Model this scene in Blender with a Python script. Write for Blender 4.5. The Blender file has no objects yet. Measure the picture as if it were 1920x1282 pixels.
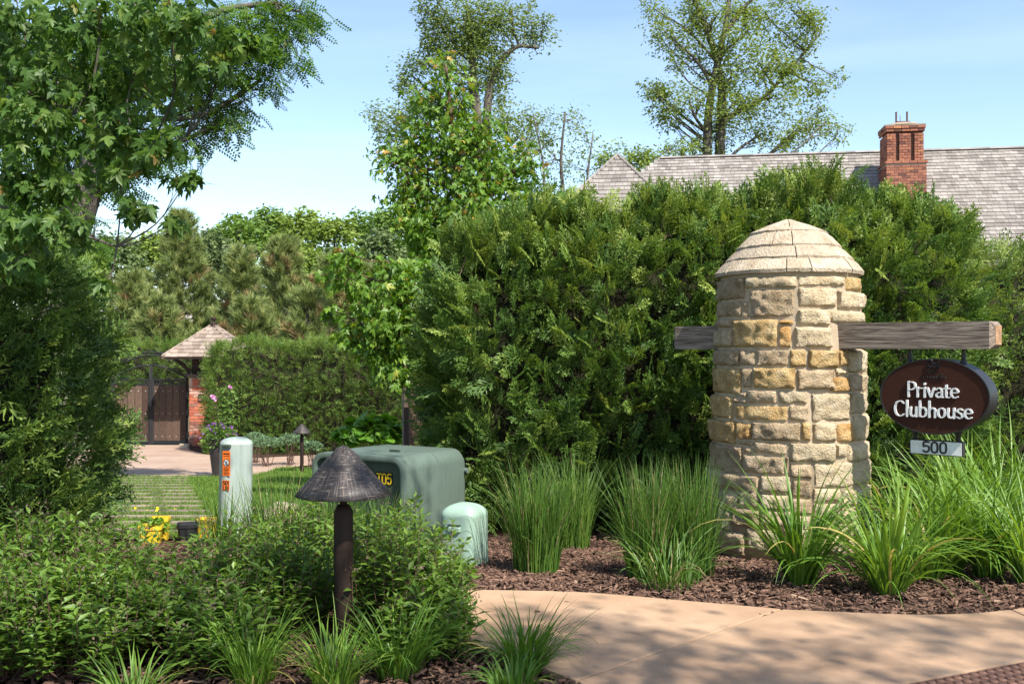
import bpy, bmesh, math, random
import numpy as np
from mathutils import Vector, Matrix

random.seed(7)
rng = np.random.default_rng(11)
PI = math.pi
scene = bpy.context.scene
COL = scene.collection

# ------------------------------------------------------------------ camera
CH = 1.4                      # eye height
F, CX, HY = 1867.0, 960.0, 655.0   # focal length and horizon of the photograph, in its own pixels
cam = bpy.data.cameras.new("camera")
cam.sensor_width = 36.0
cam.lens = 36.0 * F / 1920.0
cam.shift_y = (HY - 641.0) / 1920.0
cam.clip_start = 0.05
cam.clip_end = 3000
cam_o = bpy.data.objects.new("camera", cam)
cam_o.location = (0, 0, CH)
cam_o.rotation_euler = (PI / 2, 0, 0)
COL.objects.link(cam_o)
scene.camera = cam_o

# ------------------------------------------------------------------ sky and sun
EL, AZ = math.radians(50), math.radians(143)      # sun: high, behind the camera to the right
SUN = Vector((math.sin(AZ) * math.cos(EL), math.cos(AZ) * math.cos(EL), math.sin(EL)))
world = bpy.data.worlds.new("World")
scene.world = world
world.use_nodes = True
nt = world.node_tree
nt.nodes.clear()
sky = nt.nodes.new("ShaderNodeTexSky")
sky.sky_type = 'NISHITA'
sky.sun_disc = False
sky.sun_elevation = EL
sky.sun_rotation = AZ
sky.air_density = 1.0
sky.dust_density = 0.7
sky.ozone_density = 1.2
bg = nt.nodes.new("ShaderNodeBackground")
bg.inputs["Strength"].default_value = 0.113
wo = nt.nodes.new("ShaderNodeOutputWorld")
# thin streaks of high cloud
tc = nt.nodes.new("ShaderNodeTexCoord")
mp = nt.nodes.new("ShaderNodeMapping")
mp.inputs["Scale"].default_value = (1.2, 1.2, 9.0)
nz = nt.nodes.new("ShaderNodeTexNoise")
nz.inputs["Scale"].default_value = 1.6
nz.inputs["Detail"].default_value = 5.0
rmp = nt.nodes.new("ShaderNodeValToRGB")
rmp.color_ramp.elements[0].position = 0.50
rmp.color_ramp.elements[1].position = 0.86
rmp.color_ramp.elements[1].color = (0.10, 0.10, 0.10, 1)
mixc = nt.nodes.new("ShaderNodeMix")
mixc.data_type = 'RGBA'
mixc.inputs["B"].default_value = (9.5, 10.0, 10.6, 1)
nt.links.new(tc.outputs["Generated"], mp.inputs["Vector"])
nt.links.new(mp.outputs["Vector"], nz.inputs["Vector"])
nt.links.new(nz.outputs["Fac"], rmp.inputs["Fac"])
nt.links.new(rmp.outputs["Color"], mixc.inputs["Factor"])
nt.links.new(sky.outputs["Color"], mixc.inputs["A"])
nt.links.new(mixc.outputs["Result"], bg.inputs["Color"])
nt.links.new(bg.outputs["Background"], wo.inputs["Surface"])

sl = bpy.data.lights.new("sun", 'SUN')
sl.energy = 4.4
sl.angle = math.radians(0.55)
sl.color = (1.0, 0.95, 0.87)
so = bpy.data.objects.new("sun", sl)
so.rotation_euler = SUN.to_track_quat('Z', 'Y').to_euler()
so.location = SUN * 40
COL.objects.link(so)

scene.view_settings.view_transform = 'Standard'
scene.view_settings.look = 'None'
scene.view_settings.gamma = 1.0
scene.view_settings.exposure = 1.2
scene.cycles.max_bounces = 6
scene.cycles.diffuse_bounces = 3
scene.cycles.glossy_bounces = 2
scene.cycles.transmission_bounces = 4
scene.cycles.transparent_max_bounces = 4
scene.cycles.use_denoising = True
try:
    scene.cycles.denoising_prefilter = 'ACCURATE'
except Exception:
    pass

# ------------------------------------------------------------------ places
def gz(x, y):
    """ground height: level by the sidewalk, falling towards the gate"""
    return -0.07 * np.clip(np.asarray(y) - 6.0, 0, 12.4) - 0.021 * np.clip(np.asarray(y) - 18.4, 0, 7.0) + 0.0 * np.asarray(x)

def P(x, y, d):
    return np.array([(x - CX) / F * d, d, CH - (y - HY) / F * d])

def G(x, y):
    """point of the ground seen at a place of the photograph"""
    d = 5.0
    for _ in range(60):
        d = 0.5 * d + 0.5 * (CH - float(gz(0, d))) * F / (y - HY)
    return np.array([(x - CX) / F * d, d, float(gz(0, d))])

# ------------------------------------------------------------------ helpers
def new_mesh(name, v, faces, tint=None, smooth=False):
    """v (N,3); faces: an (M,k) array or a list of such arrays; tint per face"""
    v = np.asarray(v, dtype=np.float32)
    if isinstance(faces, np.ndarray):
        faces = [faces]
    me = bpy.data.meshes.new(name)
    me.vertices.add(len(v))
    me.vertices.foreach_set("co", v.ravel())
    nl = sum(f.size for f in faces)
    nf = sum(len(f) for f in faces)
    me.loops.add(nl)
    me.loops.foreach_set("vertex_index", np.concatenate([f.ravel() for f in faces]).astype(np.int32))
    me.polygons.add(nf)
    ls, o = [], 0
    for f in faces:
        k = f.shape[1]
        ls.append(o + np.arange(len(f)) * k)
        o += f.size
    me.polygons.foreach_set("loop_start", np.concatenate(ls).astype(np.int32))
    me.polygons.foreach_set("use_smooth", np.full(nf, bool(smooth)))
    if tint is not None:
        a = me.attributes.new("tint", 'FLOAT', 'FACE')
        a.data.foreach_set("value", np.asarray(tint, dtype=np.float32))
    me.update(calc_edges=True)
    return me

def obj(name, me, mat=None, parent=None, kind=None, mtx=None):
    """one mesh object; coordinates are world coordinates, also under a thing"""
    o = bpy.data.objects.new(name, me)
    if mat is not None and len(me.materials) == 0:
        me.materials.append(mat)
    COL.objects.link(o)
    if parent is not None:
        o.parent = parent
        if parent.type == 'EMPTY':
            o.matrix_parent_inverse = parent.matrix_basis.inverted()
    if mtx is not None:
        o.matrix_basis = mtx
    if kind:
        o["kind"] = kind
    return o

def thing(name, label, cat, loc=(0, 0, 0), group=None):
    o = bpy.data.objects.new(name, None)
    o.matrix_basis = Matrix.Translation(Vector([float(c) for c in loc]))
    o.empty_display_size = 0.1
    COL.objects.link(o)
    return tag(o, label, cat, group)

def tag(o, label, cat, group=None):
    o["label"] = label
    o["category"] = cat
    if group:
        o["group"] = group
    return o

class MB:
    """collects shapes into one mesh"""
    def __init__(s):
        s.v, s.f, s.n = [], [], 0
    def add(s, v, f):
        s.v.extend([tuple(map(float, p)) for p in v])
        s.f.extend([tuple(int(i) + s.n for i in q) for q in f])
        s.n += len(v)
        return s
    def box(s, c, size, m=None):
        hx, hy, hz = [a / 2 for a in size]
        pts = [Vector((sx * hx, sy * hy, sz * hz)) for sx in (-1, 1) for sy in (-1, 1) for sz in (-1, 1)]
        if m is not None:
            pts = [m @ p for p in pts]
        pts = [p + Vector(c) for p in pts]
        return s.add(pts, [(0, 1, 3, 2), (4, 6, 7, 5), (0, 4, 5, 1), (2, 3, 7, 6), (0, 2, 6, 4), (1, 5, 7, 3)])
    def tube(s, pts, rad, n=6, cap=True):
        pts = [Vector(p) for p in pts]
        if not hasattr(rad, "__len__"):
            rad = [rad] * len(pts)
        v, f = [], []
        up = Vector((0.123, 0.456, 0.88)).normalized()
        side = None
        for i, p in enumerate(pts):
            t = (pts[min(i + 1, len(pts) - 1)] - pts[max(i - 1, 0)])
            t = t.normalized() if t.length > 1e-9 else Vector((0, 0, 1))
            if side is None:
                side = t.cross(up)
                if side.length < 1e-3:
                    side = t.cross(Vector((1, 0, 0)))
            side = (side - t * side.dot(t)).normalized()
            w = t.cross(side)
            for k in range(n):
                a = 2 * PI * k / n
                v.append(p + (side * math.cos(a) + w * math.sin(a)) * rad[i])
        for i in range(len(pts) - 1):
            for k in range(n):
                a, b = i * n + k, i * n + (k + 1) % n
                f.append((a, b, b + n, a + n))
        if cap:
            f.append(tuple(range(n - 1, -1, -1)))
            f.append(tuple((len(pts) - 1) * n + k for k in range(n)))
        return s.add(v, f)
    def lathe(s, prof, c=(0, 0, 0), n=24, sq=2.0, rot=0.0, lean=(0, 0)):
        """prof: (radius, z) from the bottom up; sq > 2 squares the plan off"""
        v, f = [], []
        for r, z in prof:
            for k in range(n):
                a = 2 * PI * k / n
                ca, sa = math.cos(a), math.sin(a)
                q = (abs(ca) ** sq + abs(sa) ** sq) ** (-1.0 / sq)
                b = a + rot
                v.append((c[0] + r * q * math.cos(b) + lean[0] * z, c[1] + r * q * math.sin(b) + lean[1] * z, c[2] + z))
        for i in range(len(prof) - 1):
            for k in range(n):
                a, b = i * n + k, i * n + (k + 1) % n
                f.append((a, b, b + n, a + n))
        f.append(tuple(range(n - 1, -1, -1)))
        f.append(tuple((len(prof) - 1) * n + k for k in range(n)))
        return s.add(v, f)
    def prism(s, poly, a, u, w, nrm, depth):
        """2-D outline poly in the frame (u, w) at a, pushed out along nrm by depth"""
        a, u, w, nrm = Vector(a), Vector(u), Vector(w), Vector(nrm)
        n = len(poly)
        lo = [a + u * x + w * y for x, y in poly]
        hi = [p + nrm * depth for p in lo]
        f = [tuple(range(n, 2 * n)), tuple(range(n - 1, -1, -1))]
        f += [(k, (k + 1) % n, n + (k + 1) % n, n + k) for k in range(n)]
        return s.add(lo + hi, f)
    def mesh(s, name, smooth=False):
        me = bpy.data.meshes.new(name)
        me.from_pydata(s.v, [], s.f)
        if smooth:
            me.polygons.foreach_set("use_smooth", np.ones(len(me.polygons), dtype=bool))
        me.update()
        return me
    def build(s, name, mat, parent=None, smooth=False, kind=None, bevel=0.0, seg=2, recalc=True, auto=None):
        me = s.mesh(name, smooth)
        if recalc or bevel:
            bm = bmesh.new()
            bm.from_mesh(me)
            if recalc:
                bmesh.ops.recalc_face_normals(bm, faces=bm.faces)
            if bevel:
                es = [e for e in bm.edges if len(e.link_faces) == 2 and e.calc_face_angle(0) > 0.6]
                bmesh.ops.bevel(bm, geom=es, offset=bevel, segments=seg, profile=0.6, affect='EDGES')
            if smooth and auto:
                for e in bm.edges:
                    if len(e.link_faces) == 2 and e.calc_face_angle(0) > auto:
                        e.smooth = False
            bm.to_mesh(me)
            bm.free()
        return obj(name, me, mat, parent, kind)

def catmull(pts, n=4):
    pts = [np.asarray(p, float) for p in pts]
    q = [2 * pts[0] - pts[1]] + pts + [2 * pts[-1] - pts[-2]]
    out = []
    for i in range(1, len(q) - 2):
        for k in range(n):
            t = k / n
            a, b, c, d = q[i - 1], q[i], q[i + 1], q[i + 2]
            out.append(0.5 * (2 * b + (c - a) * t + (2 * a - 5 * b + 4 * c - d) * t * t + (3 * b - a - 3 * c + d) * t ** 3))
    out.append(pts[-1])
    return out

def norm(a):
    return a / np.maximum(np.linalg.norm(a, axis=-1, keepdims=True), 1e-9)

def frames(d, n):
    """rotation matrices whose X is d and whose Z leans to n"""
    x = norm(d)
    z = norm(n - x * (x * n).sum(-1, keepdims=True))
    y = np.cross(z, x)
    return np.stack([x, y, z], axis=-1)

def scatter(tv, tf, pos, rot, sc, tint):
    """copies of a small template as arrays"""
    N, n = len(pos), len(tv)
    sc = np.asarray(sc)
    if sc.ndim == 1:
        sc = sc[:, None]
    loc = tv[None] * sc[:, None, :]
    v = np.einsum('nij,nkj->nki', rot, loc) + pos[:, None, :]
    f = tf[None] + (np.arange(N) * n)[:, None, None]
    return v.reshape(-1, 3), f.reshape(-1, tf.shape[1]), np.repeat(tint, len(tf))

def in_view(p):
    y = np.maximum(p[:, 1], 0.01)
    px = CX + p[:, 0] / y * F
    py = HY - (p[:, 2] - CH) / y * F
    return (px > 0) & (px < 1920) & (py > 0) & (py < 1282) & (p[:, 1] > 0.3)

def foliage(parent, name, tv, tf, pos, rot, sc, tint, mat, singles=0, piece="leaf", smooth=False):
    """leaves of one plant: the ones that show largest as pieces of their own, the others joined"""
    pos, sc, tint = np.asarray(pos), np.asarray(sc, float), np.asarray(tint)
    rest = np.ones(len(pos), bool)
    picked = []
    if singles:
        ok = np.where(in_view(pos))[0]
        s1 = sc if sc.ndim == 1 else sc[:, 0]
        ok = ok[np.argsort(-(s1[ok] / pos[ok, 1]))][:singles]
        rest[ok] = False
        picked = ok
    v, f, t = scatter(tv, tf, pos[rest], rot[rest], sc[rest], tint[rest])
    if rest.any():
        o = obj(name, new_mesh(name, v, f, t, smooth), mat, parent, kind="stuff")
    else:
        o = parent
    if len(picked):
        ms = []
        for k in range(6):
            m = new_mesh(piece, tv, tf, np.full(len(tf), (k + 0.5) / 6), smooth)
            m.materials.append(mat)
            ms.append(m)
        for i in picked:
            s3 = sc[i] if sc.ndim == 2 else np.repeat(sc[i], 3)
            M = Matrix.Identity(4)
            R = rot[i] * s3[None, :]
            for a in range(3):
                for b in range(3):
                    M[a][b] = R[a, b]
                M[a][3] = pos[i, a]
            obj(piece, ms[min(5, int(tint[i] * 6))], None, o, mtx=M)
    return o

def unit(n):
    a = rng.normal(size=(n, 3))
    return norm(a)

# ------------------------------------------------------------------ materials
def mat_nodes(name):
    m = bpy.data.materials.new(name)
    m.use_nodes = True
    n = m.node_tree
    b = n.nodes["Principled BSDF"]
    return m, n, b, n.nodes["Material Output"]

def ramp(n, stops, fac):
    r = n.nodes.new("ShaderNodeValToRGB")
    e = r.color_ramp.elements
    while len(e) < len(stops):
        e.new(0.5)
    for k, (p, c) in enumerate(stops):
        e[k].position = p
        e[k].color = (c[0], c[1], c[2], 1)
    n.links.new(fac, r.inputs["Fac"])
    return r

LEAFK = 1.2
def leafmat(name, stops, transl=0.4, rough=0.5, boost=1.25):
    m, n, b, out = mat_nodes(name)
    at = n.nodes.new("ShaderNodeAttribute")
    at.attribute_name = "tint"
    stops = [(p, (c[0] * LEAFK, c[1] * LEAFK, c[2] * LEAFK)) for p, c in stops]
    r = ramp(n, stops, at.outputs["Fac"])
    n.links.new(r.outputs["Color"], b.inputs["Base Color"])
    b.inputs["Roughness"].default_value = rough
    b.inputs["Specular IOR Level"].default_value = 0.35
    tr = n.nodes.new("ShaderNodeBsdfTranslucent")
    hs = n.nodes.new("ShaderNodeHueSaturation")
    hs.inputs["Hue"].default_value = 0.485
    hs.inputs["Saturation"].default_value = 1.1
    hs.inputs["Value"].default_value = boost
    n.links.new(r.outputs["Color"], hs.inputs["Color"])
    n.links.new(hs.outputs["Color"], tr.inputs["Color"])
    mx = n.nodes.new("ShaderNodeMixShader")
    mx.inputs["Fac"].default_value = transl
    n.links.new(b.outputs["BSDF"], mx.inputs[1])
    n.links.new(tr.outputs["BSDF"], mx.inputs[2])
    n.links.new(mx.outputs["Shader"], out.inputs["Surface"])
    return m

def noisemat(name, c1, c2, scale=8.0, rough=0.7, bump=0.3, bscale=None, detail=6.0, stretch=(1, 1, 1), metal=0.0,
             c3=None, rand=0.0, bdist=0.02, spec=0.5, lo=0.3, hi=0.7):
    m, n, b, out = mat_nodes(name)
    tc = n.nodes.new("ShaderNodeTexCoord")
    mp = n.nodes.new("ShaderNodeMapping")
    mp.inputs["Scale"].default_value = stretch
    n.links.new(tc.outputs["Object"], mp.inputs["Vector"])
    nz = n.nodes.new("ShaderNodeTexNoise")
    nz.inputs["Scale"].default_value = scale
    nz.inputs["Detail"].default_value = detail
    nz.inputs["Roughness"].default_value = 0.65
    n.links.new(mp.outputs["Vector"], nz.inputs["Vector"])
    st = [(lo, c1), (hi, c2)] if c3 is None else [(lo, c1), ((lo + hi) / 2, c2), (hi, c3)]
    r = ramp(n, st, nz.outputs["Fac"])
    src = r.outputs["Color"]
    if rand:
        oi = n.nodes.new("ShaderNodeObjectInfo")
        hs = n.nodes.new("ShaderNodeHueSaturation")
        mr = n.nodes.new("ShaderNodeMapRange")
        mr.inputs["To Min"].default_value = 1 - rand
        mr.inputs["To Max"].default_value = 1 + rand
        n.links.new(oi.outputs["Random"], mr.inputs["Value"])
        n.links.new(mr.outputs["Result"], hs.inputs["Value"])
        n.links.new(src, hs.inputs["Color"])
        src = hs.outputs["Color"]
    n.links.new(src, b.inputs["Base Color"])
    b.inputs["Roughness"].default_value = rough
    b.inputs["Metallic"].default_value = metal
    b.inputs["Specular IOR Level"].default_value = spec
    if bump:
        n2 = n.nodes.new("ShaderNodeTexNoise")
        n2.inputs["Scale"].default_value = bscale or scale * 4
        n2.inputs["Detail"].default_value = 8.0
        n2.inputs["Roughness"].default_value = 0.7
        n.links.new(mp.outputs["Vector"], n2.inputs["Vector"])
        bp = n.nodes.new("ShaderNodeBump")
        bp.inputs["Strength"].default_value = bump
        bp.inputs["Distance"].default_value = bdist
        n.links.new(n2.outputs["Fac"], bp.inputs["Height"])
        n.links.new(bp.outputs["Normal"], b.inputs["Normal"])
    return m

def tintmat(name, stops, rough=0.85, nscale=20.0, amount=0.35, bump=0.2, spec=0.3):
    """colour by the piece (tint attribute) with a little grain"""
    m, n, b, out = mat_nodes(name)
    at = n.nodes.new("ShaderNodeAttribute")
    at.attribute_name = "tint"
    r = ramp(n, stops, at.outputs["Fac"])
    tc = n.nodes.new("ShaderNodeTexCoord")
    nz = n.nodes.new("ShaderNodeTexNoise")
    nz.inputs["Scale"].default_value = nscale
    nz.inputs["Detail"].default_value = 6
    geo = n.nodes.new("ShaderNodeNewGeometry")
    n.links.new(geo.outputs["Position"], nz.inputs["Vector"])
    mr = n.nodes.new("ShaderNodeMapRange")
    mr.inputs["From Min"].default_value = 0.3
    mr.inputs["From Max"].default_value = 0.7
    mr.inputs["To Min"].default_value = 1 - amount
    mr.inputs["To Max"].default_value = 1 + amount
    n.links.new(nz.outputs["Fac"], mr.inputs["Value"])
    hs = n.nodes.new("ShaderNodeHueSaturation")
    n.links.new(r.outputs["Color"], hs.inputs["Color"])
    n.links.new(mr.outputs["Result"], hs.inputs["Value"])
    n.links.new(hs.outputs["Color"], b.inputs["Base Color"])
    b.inputs["Roughness"].default_value = rough
    b.inputs["Specular IOR Level"].default_value = spec
    if bump:
        bp = n.nodes.new("ShaderNodeBump")
        bp.inputs["Strength"].default_value = bump
        bp.inputs["Distance"].default_value = 0.01
        n.links.new(nz.outputs["Fac"], bp.inputs["Height"])
        n.links.new(bp.outputs["Normal"], b.inputs["Normal"])
    return m

def flatmat(name, c, rough=0.6, metal=0.0, spec=0.5):
    m, n, b, out = mat_nodes(name)
    tc = n.nodes.new("ShaderNodeTexCoord")
    nz = n.nodes.new("ShaderNodeTexNoise")
    nz.inputs["Scale"].default_value = 30
    nz.inputs["Detail"].default_value = 5
    n.links.new(tc.outputs["Object"], nz.inputs["Vector"])
    r = ramp(n, [(0.3, [x * 0.82 for x in c]), (0.7, [min(1, x * 1.1) for x in c])], nz.outputs["Fac"])
    n.links.new(r.outputs["Color"], b.inputs["Base Color"])
    b.inputs["Roughness"].default_value = rough
    b.inputs["Metallic"].default_value = metal
    b.inputs["Specular IOR Level"].default_value = spec
    return m

M = {}
M["thuja"] = leafmat("thuja_leaf", [(0.0, (0.032, 0.068, 0.014)), (0.45, (0.078, 0.145, 0.026)), (0.8, (0.145, 0.215, 0.036)), (1.0, (0.20, 0.25, 0.05))], 0.32, 0.5)
M["thuja_dark"] = leafmat("thuja_dark_leaf", [(0.0, (0.032, 0.07, 0.020)), (0.6, (0.075, 0.135, 0.034)), (1.0, (0.14, 0.19, 0.05))], 0.28, 0.5)
M["hedge_far"] = leafmat("far_hedge_leaf", [(0.0, (0.04, 0.085, 0.014)), (0.6, (0.095, 0.165, 0.026)), (1.0, (0.16, 0.22, 0.045))], 0.3, 0.5)
M["maple_dark"] = leafmat("dark_maple_leaf", [(0.0, (0.042, 0.095, 0.020)), (0.6, (0.085, 0.16, 0.032)), (0.9, (0.15, 0.215, 0.045)), (1.0, (0.22, 0.16, 0.05))], 0.52, 0.42)
M["maple"] = leafmat("maple_leaf", [(0.0, (0.05, 0.12, 0.014)), (0.6, (0.10, 0.19, 0.022)), (0.88, (0.17, 0.25, 0.03)), (0.93, (0.30, 0.29, 0.05)), (1.0, (0.40, 0.24, 0.06))], 0.4, 0.42)
M["locust"] = leafmat("locust_leaf", [(0.0, (0.04, 0.10, 0.014)), (0.6, (0.085, 0.17, 0.018)), (1.0, (0.14, 0.24, 0.03))], 0.5, 0.5)
M["tall"] = leafmat("tall_tree_leaf", [(0.0, (0.09, 0.14, 0.026)), (0.6, (0.175, 0.235, 0.048)), (1.0, (0.25, 0.295, 0.08))], 0.48, 0.5)
M["tall2"] = leafmat("grey_tree_leaf", [(0.0, (0.085, 0.135, 0.032)), (0.6, (0.165, 0.225, 0.055)), (1.0, (0.23, 0.28, 0.085))], 0.48, 0.5)
M["woodA"] = leafmat("wood_leaf_a", [(0.0, (0.06, 0.12, 0.02)), (0.6, (0.12, 0.20, 0.032)), (1.0, (0.17, 0.25, 0.05))], 0.35, 0.6)
M["woodB"] = leafmat("wood_leaf_b", [(0.0, (0.10, 0.16, 0.026)), (0.6, (0.18, 0.25, 0.042)), (1.0, (0.24, 0.30, 0.07))], 0.35, 0.6)
M["woodC"] = leafmat("wood_leaf_c", [(0.0, (0.07, 0.115, 0.04)), (0.6, (0.13, 0.18, 0.065)), (1.0, (0.18, 0.22, 0.09))], 0.35, 0.6)
M["pine"] = leafmat("pine_needle", [(0.0, (0.09, 0.13, 0.04)), (0.55, (0.18, 0.225, 0.065)), (0.8, (0.26, 0.275, 0.09)), (0.9, (0.26, 0.19, 0.09)), (1.0, (0.28, 0.18, 0.09))], 0.2, 0.6)
M["spirea"] = leafmat("spirea_leaf", [(0.0, (0.055, 0.11, 0.018)), (0.6, (0.115, 0.20, 0.030)), (1.0, (0.19, 0.28, 0.045))], 0.45, 0.42)
M["reed"] = leafmat("reed_grass_blade", [(0.0, (0.04, 0.09, 0.016)), (0.6, (0.085, 0.165, 0.026)), (0.93, (0.14, 0.22, 0.04)), (1.0, (0.30, 0.24, 0.12))], 0.35, 0.45)
M["daylily"] = leafmat("daylily_leaf", [(0.0, (0.05, 0.115, 0.016)), (0.6, (0.105, 0.20, 0.026)), (0.93, (0.17, 0.27, 0.04)), (1.0, (0.32, 0.27, 0.08))], 0.38, 0.4)
M["lawn"] = leafmat("lawn_blade", [(0.0, (0.05, 0.105, 0.014)), (0.6, (0.10, 0.18, 0.022)), (1.0, (0.18, 0.23, 0.05))], 0.35, 0.6)
M["hydrangea"] = leafmat("hydrangea_leaf", [(0.0, (0.06, 0.15, 0.016)), (0.6, (0.11, 0.23, 0.025)), (1.0, (0.19, 0.31, 0.05))], 0.35, 0.45)
M["silver"] = leafmat("silvery_leaf", [(0.0, (0.06, 0.11, 0.05)), (0.6, (0.11, 0.18, 0.085)), (1.0, (0.18, 0.25, 0.14))], 0.25, 0.6)
M["seed"] = leafmat("dry_flower_head", [(0.0, (0.075, 0.05, 0.035)), (1.0, (0.15, 0.11, 0.075))], 0.2, 0.8)
M["petal"] = leafmat("flower_petal", [(0.0, (0.12, 0.05, 0.25)), (0.5, (0.55, 0.18, 0.38)), (0.8, (0.75, 0.45, 0.65)), (0.9, (0.8, 0.55, 0.02)), (1.0, (0.8, 0.6, 0.02))], 0.3, 0.6)
M["bark"] = noisemat("bark", (0.05, 0.042, 0.035), (0.17, 0.145, 0.12), 10, 0.9, 0.9, 22, stretch=(1, 1, 0.22), bdist=0.03)
M["bark_far"] = noisemat("far_bark", (0.045, 0.038, 0.03), (0.13, 0.11, 0.085), 4, 0.9, 0.5, 10, stretch=(1, 1, 0.3))
M["twig"] = noisemat("twig", (0.06, 0.03, 0.022), (0.14, 0.075, 0.05), 30, 0.8, 0.2)
M["core"] = noisemat("dark_core", (0.016, 0.02, 0.01), (0.045, 0.04, 0.022), 14, 1.0, 0.8, 30, bdist=0.05, spec=0.1)  # dark colour of the solid bodies that block light inside the foliage

# ------------------------------------------------------------------ leaf templates
LEAF_V = np.array([(0, 0, 0), (0.42, -0.24, 0.07), (1, 0, -0.10), (0.5, 0, -0.02), (0.42, 0.24, 0.07)], float)
LEAF_F = np.array([(0, 1, 2, 3), (0, 3, 2, 4)])
NARROW_V = np.array([(0, 0, 0), (0.4, -0.15, 0.05), (1, 0, -0.12), (0.5, 0, 0.0), (0.4, 0.15, 0.05)], float)

def round_leaf():
    pts = [(0, 0)]
    for k in range(9):
        a = -PI * 0.86 + 2 * PI * 0.86 * k / 8
        pts.append((0.5 + 0.5 * math.cos(a) * (1.0 if abs(a) > 0.5 else 1.08), 0.47 * math.sin(a)))
    v = [(0.45, 0, -0.05)] + [(x, y, 0.06 * abs(y) * 2 - 0.16 * x * x) for x, y in pts]
    n = len(pts)
    return np.array(v), np.array([(0, 1 + k, 1 + (k + 1) % n) for k in range(n)])
ROUND_V, ROUND_F = round_leaf()

def maple_leaf():
    half = [(0, 0.0), (-0.03, 0.10), (0.10, 0.34), (0.20, 0.14), (0.34, 0.26), (0.66, 0.46), (0.52, 0.13), (0.76, 0.15), (1.06, 0.0)]
    pts = half + [(x, -y) for x, y in half[-2:0:-1]]
    v = [(0.32, 0, 0.03)] + [(x, y, 0.16 * abs(y) - 0.30 * x * x - 0.22 * y * y) for x, y in pts]
    n = len(pts)
    return np.array(v, float), np.array([(0, 1 + k, 1 + (k + 1) % n) for k in range(n)])
MAPLE_V, MAPLE_F = maple_leaf()

def compound_leaf(pairs=7):
    v, f = [], []
    def add(q):
        b = len(v)
        v.extend(q)
        f.append((b, b + 1, b + 2, b + 3))
    for k in range(pairs):
        x = 0.16 + 0.76 * k / (pairs - 1)
        z = -0.25 * x * x
        L = 0.20 * (1 - 0.25 * abs(k / (pairs - 1) - 0.45))
        for s in (-1, 1):
            add([(x, s * 0.01, z), (x + L * 0.20 - 0.045, s * L * 0.55, z + 0.02), (x + L * 0.30, s * L, z - 0.03), (x + L * 0.20 + 0.055, s * L * 0.5, z + 0.02)])
    add([(0.94, 0, -0.22), (1.03, -0.05, -0.25), (1.14, 0, -0.32), (1.03, 0.05, -0.25)])
    add([(0, -0.006, 0), (0.95, -0.004, -0.225), (0.95, 0.004, -0.225), (0, 0.006, 0)])
    return np.array(v, float), np.array(f)
COMP_V, COMP_F = compound_leaf()

def frond(nb=11, nsub=4, seed=1):
    """flat scaly spray of arborvitae; axis +X, drooping a little"""
    r = random.Random(seed)
    v, f = [], []
    def blade(p, a, L, w):
        c, s = math.cos(a), math.sin(a)
        b = len(v)
        def pt(x, y):
            X, Y = p[0] + c * x - s * y, p[1] + s * x + c * y
            return (X, Y, -0.22 * X * X - 0.5 * Y * Y + 0.02 * r.uniform(-1, 1))
        v.extend([pt(0, 0), pt(L * 0.5, -w), pt(L, 0), pt(L * 0.5, w)])
        f.append((b, b + 1, b + 2, b + 3))
    blade((0, 0), 0, 0.62, 0.014)
    blade((0.55, 0), 0, 0.45, 0.02)
    for k in range(nb):
        t = 0.12 + 0.80 * k / (nb - 1)
        s = 1 if k % 2 else -1
        L = (0.42 * (1 - t) + 0.13) * r.uniform(0.8, 1.15) * (0.6 if t < 0.25 else 1.0)
        a = s * r.uniform(0.55, 0.85)
        blade((t, 0), a, L, 0.022)
        for j in range(nsub):
            q = 0.25 + 0.62 * j / max(1, nsub - 1)
            l2 = L * (1 - q) * 0.55 + 0.05
            s2 = 1 if j % 2 else -1
            blade((t + math.cos(a) * L * q, math.sin(a) * L * q), a + s2 * r.uniform(0.5, 0.8), l2, 0.021)
    return np.array(v, float), np.array(f)
FROND = [frond(11, 4, s) for s in (1, 2, 3)]
FROND_M = [frond(8, 2, s) for s in (7, 8, 9)]
FROND_L = [frond(7, 2, s) for s in (4, 5)]

def blades(base, az, length, lean0, lean1, width, tint, nseg=5, fold=0.25):
    """curved grass blades as arrays; lean is measured from the vertical"""
    N = len(base)
    hd = np.stack([np.cos(az), np.sin(az), np.zeros(N)], -1)
    side = np.stack([-np.sin(az), np.cos(az), np.zeros(N)], -1)
    tw = rng.normal(0, 0.5, N)
    p = base.copy()
    rows = []
    for k in range(nseg + 1):
        t = k / nseg
        w = width * (1 - t ** 2.2) * (0.55 + 0.45 * min(1, t * 4)) + 0.0004
        ang = lean0 + (lean1 - lean0) * t ** 1.3
        d = hd * np.sin(ang)[:, None] + np.array([0, 0, 1.0]) * np.cos(ang)[:, None]
        nn = np.cross(side, d)
        sd = side * np.cos(tw * t)[:, None] + nn * np.sin(tw * t)[:, None]
        rows.append(np.stack([p - sd * w[:, None] / 2 + nn * (w * fold)[:, None], p - nn * 0, p + sd * w[:, None] / 2 + nn * (w * fold)[:, None]], 1))
        p = p + d * (length / nseg)[:, None]
    v = np.stack(rows, 1)                       # N, nseg+1, 3, 3
    q = []
    for k in range(nseg):
        for c in (0, 1):
            a = k * 3 + c
            q.append((a, a + 1, a + 4, a + 3))
    q = np.array(q)
    n = (nseg + 1) * 3
    f = q[None] + (np.arange(N) * n)[:, None, None]
    return v.reshape(-1, 3), f.reshape(-1, 4), np.repeat(tint, len(q))

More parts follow.
